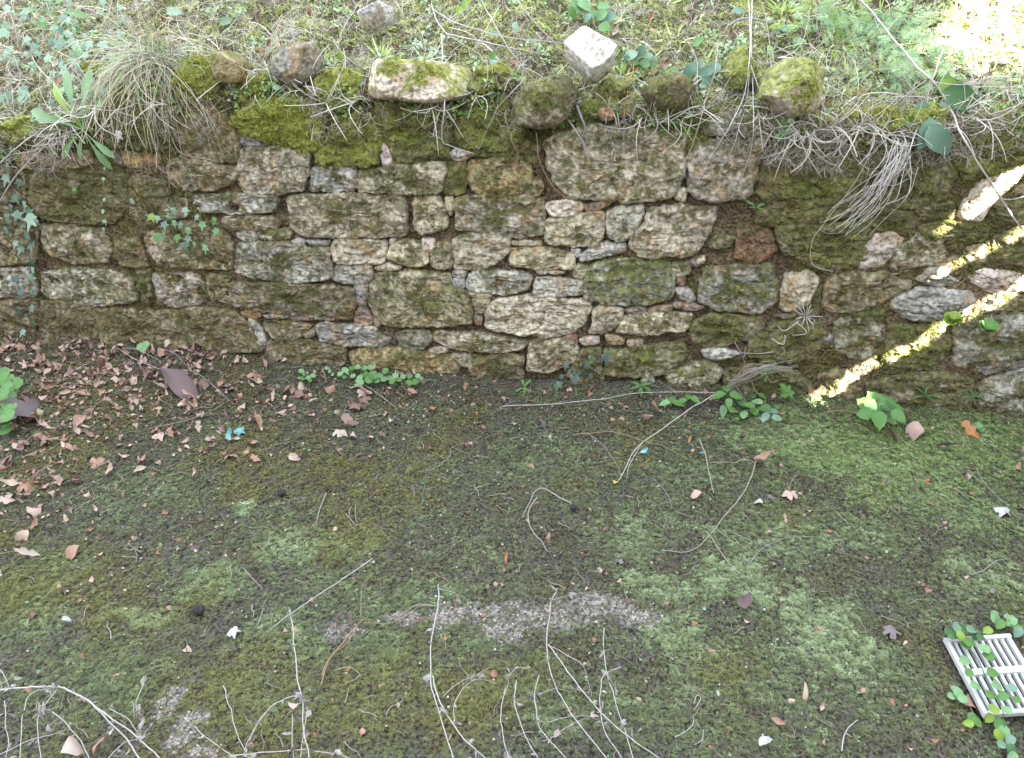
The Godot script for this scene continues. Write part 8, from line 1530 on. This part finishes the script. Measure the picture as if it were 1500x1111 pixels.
	stem("foreground_stem", "short arched dead stem at the left edge above the thick double stem", "dead stem", "white_stem", [[[-1223, 111, 1410, -1193, 113, 1431, -1176, 93, 1448], 1.08, 0.65], [[-1198, 102, 1444, -1192, 102, 1427, -1206, 81, 1401], 0.72, 0.4], [[-1169, 94, 1476, -1117, 115, 1530, -1076, 125, 1575, -1039, 134, 1631], 0.96, 0.65]], "", 0.006)
	wither(get_child(get_child_count() - 1), 16, 20)
	stem("foreground_stem", "thin dead stem right of the thick double stem beside the bare patch", "dead stem", "white_stem", [[[-935, 63, 1358, -911, 82, 1416, -897, 82, 1446, -893, 61, 1450, -883, 51, 1451], 0.8999999999999999, 0.5], [[-924, 63, 1420, -911, 52, 1446], 0.72, 0.4]], "", 0.006)
	wither(get_child(get_child_count() - 1), 17, 15)
	tag(dead_leaf(Vector3(-1.530, 0.029, 0.174), 1.13, 0.229, 2, "leaf_purple", -0.05, 0.00), "large purple brown pointed leaf lying in the litter near the wall", "dead leaf")
	tag(dead_leaf(Vector3(-1.887, 0.036, 0.583), 2.88, 0.277, 3, "leaf_grey", 0.00, 0.30), "long crumpled grey brown leaf at the left edge beside the round green leaves", "dead leaf")
	tag(dead_leaf(Vector3(0.043, 0.025, 0.538), 2.62, 0.032, 0, "leaf_yellow", 0.00, 0.00), "tiny bright yellow leaf at the lower end of the forked pale stalk", "dead leaf")
	tag(dead_leaf(Vector3(0.292, 0.022, 0.543), -1.22, 0.046, 0, "leaf_pink", 0.00, 0.00), "pinkish leaf left of the long curved twig", "dead leaf")
	tag(dead_leaf(Vector3(0.995, 0.029, 0.146), -1.22, 0.089, 4, "leaf_pink", 0.00, 0.00), "rounded pinkish tan leaf on the moss below the toothed leaf plant", "dead leaf")
	tag(dead_leaf(Vector3(1.124, 0.027, 0.095), 0.52, 0.074, 3, "leaf_orange", 0.00, 0.50), "orange lobed leaf standing at the right wall foot", "dead leaf")
	tag(dead_leaf(Vector3(0.484, 0.003, 1.130), 0.09, 0.070, 6, "leaf_tan", 0.00, 0.00), "long tan curled leaf on the lower right moss", "dead leaf")
	tag(dead_leaf(Vector3(0.459, 0.016, 0.557), -2.09, 0.038, 0, "leaf_white", 0.00, 0.00), "white oval petal like leaf right of the pinkish leaf", "dead leaf")
	tag(dead_leaf(Vector3(-0.594, 0.050, 1.382), -2.97, 0.038, 4, "leaf_pink", 0.00, 0.00), "rounded pinkish leaf caught by the tall thin stalk", "dead leaf")
	tag(dead_leaf(Vector3(-0.224, 0.013, 0.836), 0.17, 0.046, 6, "leaf_orange", 0.00, 0.00), "narrow orange leaf on the moss below the hooked twig", "dead leaf")
	tag(dead_leaf(Vector3(0.356, 0.007, 0.931), 1.92, 0.050, 5, "leaf_purple", 0.00, 0.00), "curled dark purple leaf on the light green moss", "dead leaf")
	tag(dead_leaf(Vector3(0.293, -0.000, 1.176), -0.17, 0.038, 8, "leaf_white", 0.00, 0.00), "crumpled whitish leaf on the lower right moss", "dead leaf")
	tag(dead_leaf(Vector3(0.373, -0.001, 1.279), 0.52, 0.045, 5, "leaf_white", 0.00, 0.00), "crumpled white leaf at the bottom edge right of centre", "dead leaf")
	tag(dead_leaf(Vector3(-1.248, -0.002, 0.295), 0.52, 0.072, 6, "leaf_purple", 0.00, 0.60), "upright grey purple leaf below the thin twigs right of the litter", "dead leaf")
	tag(dead_leaf(Vector3(0.452, 0.017, 0.366), 1.75, 0.060, 1, "leaf_rust", 0.00, 0.00), "brown leaf at the top end of the long curved twig", "dead leaf")
	tag(dead_leaf(Vector3(0.547, 0.015, 0.478), -0.17, 0.048, 7, "leaf_pink", 0.00, 0.00), "lobed pinkish leaf right of the long curved twig", "dead leaf")
	tag(dead_leaf(Vector3(-1.344, 0.007, 0.966), -0.35, 0.062, 0, "leaf_rust", 0.00, 0.00), "triangular rust brown leaf on the moss at the left", "dead leaf")
	tag(dead_leaf(Vector3(-1.426, 0.008, 1.011), -1.22, 0.073, 8, "leaf_pale", 0.00, 0.00), "pale folded leaf at the left edge of the open moss", "dead leaf")
	tag(dead_leaf(Vector3(-0.808, 0.008, 0.397), -2.27, 0.051, 7, "leaf_pale", 0.00, 0.00), "pale pink crumpled leaf below the small pennywort cluster", "dead leaf")
	tag(dead_leaf(Vector3(-0.784, 0.009, 0.403), 2.09, 0.041, 4, "leaf_pale", 0.00, 0.00), "smaller pale pink leaf beside the crumpled one", "dead leaf")
	tag(dead_leaf(Vector3(-0.680, 0.010, 0.315), 2.62, 0.039, 4, "leaf_pale", 0.00, 0.00), "pale pink leaf right of the two crumpled ones", "dead leaf")
	tag(dead_leaf(Vector3(-0.283, 0.007, 0.273), 2.97, 0.038, 0, "leaf_pale", 0.00, 0.00), "white rounded leaf on the dark ground in the middle", "dead leaf")
	tag(dead_leaf(Vector3(-0.204, 0.011, 0.233), 0.70, 0.066, 6, "leaf_purple", 0.00, 0.00), "narrow purple leaf right of the white rounded one", "dead leaf")
	tag(dead_leaf(Vector3(0.153, 0.027, 0.195), -0.35, 0.071, 1, "leaf_pink", 0.00, 0.40), "pink brown leaf below the narrow leaved sprig", "dead leaf")
	tag(dead_leaf(Vector3(0.186, 0.028, 0.170), -1.92, 0.062, 5, "leaf_rust", 0.00, 0.00), "red brown leaf at the wall foot beside the narrow leaved sprig", "dead leaf")
	tag(dead_leaf(Vector3(0.275, 0.025, 0.273), -0.17, 0.050, 6, "leaf_orange", 0.00, 0.00), "small orange brown leaf at the top of the leaning twig", "dead leaf")
	tag(dead_leaf(Vector3(0.556, 0.019, 0.107), 0.35, 0.070, 8, "leaf_pink", 0.00, 0.40), "pink grey leaf below the bramble patch", "dead leaf")
	tag(dead_leaf(Vector3(0.912, 0.019, 0.197), -1.92, 0.076, 5, "leaf_dark", 0.00, 0.00), "dark red leaf left of the rounded pinkish tan one", "dead leaf")
	tag(dead_leaf(Vector3(1.012, 0.019, 0.211), 0.87, 0.077, 8, "leaf_grey", 0.00, 0.00), "grey leaf below the orange lobed leaf", "dead leaf")
	tag(dead_leaf(Vector3(1.101, 0.014, 0.497), 2.09, 0.047, 7, "leaf_white", 0.00, 0.00), "white crumpled scrap of leaf near the right edge", "dead leaf")
	tag(dead_leaf(Vector3(0.724, 0.015, 0.960), -1.22, 0.043, 7, "leaf_grey", 0.00, 0.00), "star shaped grey leaf on the lower right moss", "dead leaf")
	tag(dead_leaf(Vector3(-0.820, 0.020, 1.197), 3.14, 0.033, 7, "leaf_white", 0.00, 0.00), "white torn leaf on the lower left moss", "dead leaf")
	tag(dead_leaf(Vector3(-1.239, 0.018, 1.206), 1.92, 0.027, 0, "leaf_white", 0.00, 0.00), "white flat chip on the moss at the lower left", "dead leaf")
	tag(dead_leaf(Vector3(-0.999, 0.074, 1.553), 2.27, 0.063, 4, "leaf_pale", 0.00, 0.00), "large pale holed leaf under the foreground stems at lower left", "dead leaf")
	tag(dead_leaf(Vector3(-0.939, 0.063, 1.503), -0.35, 0.039, 2, "leaf_rust", 0.00, 0.00), "pink pointed leaf right of the large pale holed one", "dead leaf")
	tag(dead_leaf(Vector3(0.812, 0.015, 1.153), 1.92, 0.054, 4, "leaf_rust", 0.00, 0.00), "reddish brown leaf beside the drain grate", "dead leaf")
	tag(dead_leaf(Vector3(-0.627, 0.013, 0.151), -1.22, 0.059, 1, "leaf_rust", 0.00, 0.00), "rust brown leaf lying below the right end of the pennywort", "dead leaf")
	tag(dead_leaf(Vector3(-0.950, 0.007, 0.143), 1.05, 0.055, 4, "leaf_rust", 0.00, 0.00), "rust brown leaf lying below the left end of the pennywort", "dead leaf")
	tag(dead_leaf(Vector3(-0.777, 0.011, 0.172), -1.40, 0.070, 5, "leaf_pink", 0.00, 0.00), "pinkish curled leaf below the middle of the pennywort", "dead leaf")
	tag(dead_leaf(Vector3(-0.554, 0.010, 0.228), -2.97, 0.047, 4, "leaf_orange", 0.00, 0.00), "orange brown leaf on the dark ground right of the pennywort", "dead leaf")
	tag(dead_leaf(Vector3(-0.413, 0.007, 0.240), 2.97, 0.052, 6, "leaf_orange", 0.00, 0.00), "thin orange leaf near the wall foot right of the pennywort", "dead leaf")
	tag(put("plastic_scrap", dry_shapes[5], mats.turquoise, self, Transform3D(Basis.from_euler(Vector3(-0.3, 1.75, 0.3)).scaled_local(Vector3.ONE * 0.060), Vector3(-1.180, -0.003, 0.442))), "crumpled turquoise scrap at the right edge of the leaf litter", "scrap")
	tag(put("plastic_scrap", dry_shapes[7], mats.turquoise, self, Transform3D(Basis.from_euler(Vector3(-0.3, 2.62, 0.3)).scaled_local(Vector3.ONE * 0.037), Vector3(-1.154, -0.002, 0.424))), "small turquoise scrap touching the crumpled one", "scrap")
	tag(put("plastic_scrap", dry_shapes[1], mats.sky_plastic, self, Transform3D(Basis.from_euler(Vector3(-0.3, 1.75, 0.3)).scaled_local(Vector3.ONE * 0.034), Vector3(0.117, 0.026, 0.383))), "light blue scrap right of the forked pale stalk", "scrap")
	tag(put("plastic_scrap", dry_shapes[6], mats.sky_plastic, self, Transform3D(Basis.from_euler(Vector3(-0.3, -2.79, 0.3)).scaled_local(Vector3.ONE * 0.032), Vector3(0.278, 0.025, 0.332))), "light blue bent scrap left of the leaning twig", "scrap")
	tag(put("plastic_scrap", dry_shapes[6], mats.sky_plastic, self, Transform3D(Basis.from_euler(Vector3(-0.3, 1.92, 0.3)).scaled_local(Vector3.ONE * 0.026), Vector3(0.293, 0.024, 0.356))), "second light blue splinter touching the bent scrap", "scrap")
	tag(put("dark_lump", lump_mesh(0.0096), mats.cone, self, Transform3D(Basis(), Vector3(-0.065, 0.020, 0.645))), "dark round lump at the end of the hooked twig", "lump")
	tag(put("dark_lump", lump_mesh(0.0139), mats.cone, self, Transform3D(Basis(), Vector3(-0.928, 0.023, 1.138))), "dark spiky cone on the moss at the left", "lump")
	tag(put("dark_lump", lump_mesh(0.0125), mats.cone, self, Transform3D(Basis(), Vector3(-0.897, 0.011, 0.689))), "black lump with a white nick left of centre", "lump")
	tag(put("dark_lump", lump_mesh(0.0078), mats.cone, self, Transform3D(Basis(), Vector3(-0.776, 0.011, 0.653))), "small dark lump at the top of the short curved twig", "lump")
	plant("creeping_plant", "creeping plant with small toothed leaves trailing over the drain grate", "plant", Vector3(0.875, 0.025, 0.972), [["toothed", "deep_leaf", 822, 53, 983, 75, 6, 18, 33], ["toothed", "bluish", 841, 54, 967, 62, 22, 38, 31], ["toothed", "deep_leaf", 858, 48, 963, 80, -20, 68, 29], ["toothed", "bluish", 874, 52, 968, 86, 28, 30, 33], ["toothed", "deep_leaf", 883, 44, 976, 64, 17, 233, 29], ["toothed", "lime", 840, 57, 997, 74, -4, 299, 27], ["toothed", "fresh", 858, 49, 1003, 83, 4, 38, 37], ["toothed", "deep_leaf", 891, 44, 982, 73, -9, 354, 25], ["toothed", "fresh", 850, 44, 1009, 73, 14, 113, 29], ["toothed", "deep_leaf", 823, 55, 997, 70, -16, 26, 27], ["toothed", "mint", 883, 53, 1021, 78, 3, 121, 33], ["toothed", "fresh", 892, 44, 1035, 64, 22, 136, 29], ["toothed", "mint", 830, 53, 1062, 64, -15, 24, 30], ["toothed", "fresh", 826, 58, 1098, 67, -4, 57, 26], ["toothed", "mint", 834, 49, 1124, 87, -7, 1, 30], ["toothed", "fresh", 883, 48, 1082, 77, -9, 13, 32], ["toothed", "mint", 878, 52, 1120, 72, 23, 350, 30], ["toothed", "fresh", 857, 51, 1144, 81, 14, 27, 30], ["toothed", "fresh", 882, 51, 1144, 81, 17, 210, 28], ["toothed", "lime", 850, 53, 1180, 82, 19, 82, 31], ["toothed", "mint", 873, 57, 1182, 84, -24, 107, 27], ["toothed", "bluish", 912, 42, 1113, 74, -21, 158, 26], ["toothed", "fresh", 910, 46, 1145, 76, -11, 40, 24]], [[[834, 36, 972, 853, 55, 1036, 862, 53, 1097, 868, 52, 1164, 873, 21, 1214], 1.3, 0.9]], "deep_leaf", "")
	plant("creeping_plant", "separate leafy shoots on the bare moss behind the drain grate", "plant", Vector3(0.985, 0.004, 0.896), [["toothed", "mint", 950, 35, 915, 60, 0, 324, 32], ["toothed", "fresh", 956, 34, 926, 70, 0, 230, 30], ["toothed", "mint", 953, 35, 898, 62, 0, 25, 26], ["toothed", "mint", 985, 34, 913, 74, 0, 229, 32], ["toothed", "fresh", 991, 33, 928, 85, 0, 95, 34], ["toothed", "mint", 982, 34, 904, 84, 0, 350, 26], ["toothed", "lime", 920, 35, 951, 70, 0, 206, 25], ["toothed", "bluish", 989, 33, 944, 62, 0, 240, 30]], [], "deep_leaf", "")
	plant("creeping_plant", "leafy shoots in front of the drain grate at the lower right corner", "plant", Vector3(0.843, 0.002, 1.181), [["toothed", "mint", 802, 28, 1135, 82, 0, 299, 31], ["toothed", "bluish", 799, 28, 1122, 77, 0, 119, 25], ["toothed", "mint", 806, 28, 1145, 63, 0, 153, 25], ["toothed", "mint", 786, 28, 1141, 77, 0, 13, 23], ["toothed", "fresh", 813, 27, 1190, 69, 0, 308, 27], ["toothed", "fresh", 819, 27, 1198, 76, 0, 330, 27], ["toothed", "lime", 801, 27, 1204, 63, 0, 183, 23], ["toothed", "lime", 848, 27, 1185, 66, 0, 229, 25], ["toothed", "fresh", 865, 27, 1195, 87, 0, 228, 31], ["toothed", "mint", 868, 26, 1213, 86, 0, 274, 31], ["toothed", "lime", 854, 26, 1224, 65, 0, 299, 29], ["toothed", "bluish", 873, 26, 1231, 78, 0, 239, 27], ["toothed", "bluish", 853, 26, 1243, 85, 0, 46, 27], ["toothed", "deep_leaf", 868, 26, 1253, 81, 0, 307, 27], ["toothed", "mint", 865, 26, 1268, 60, 0, 209, 23]], [], "deep_leaf", "")
	litter(290, -2.2, -0.6, 0.0, 1.15, 1.2, "dead leaves heaped at the left foot of the wall", {"leaf_rust": "small rust brown dead leaf in the heap at the left foot of the wall", "leaf_pink": "small pinkish brown dead leaf in the heap at the left foot of the wall", "leaf_tan": "small tan dead leaf in the heap at the left foot of the wall", "leaf_dark": "small dark brown dead leaf in the heap at the left foot of the wall"})
	litter(46, -1.3, 1.9, 0.02, 1.35, 0.0, "dead leaves scattered over the open moss", {"leaf_rust": "single rust brown dead leaf lying on the open moss", "leaf_pink": "single pinkish dead leaf lying on the open moss", "leaf_grey": "single grey dead leaf lying on the open moss"})
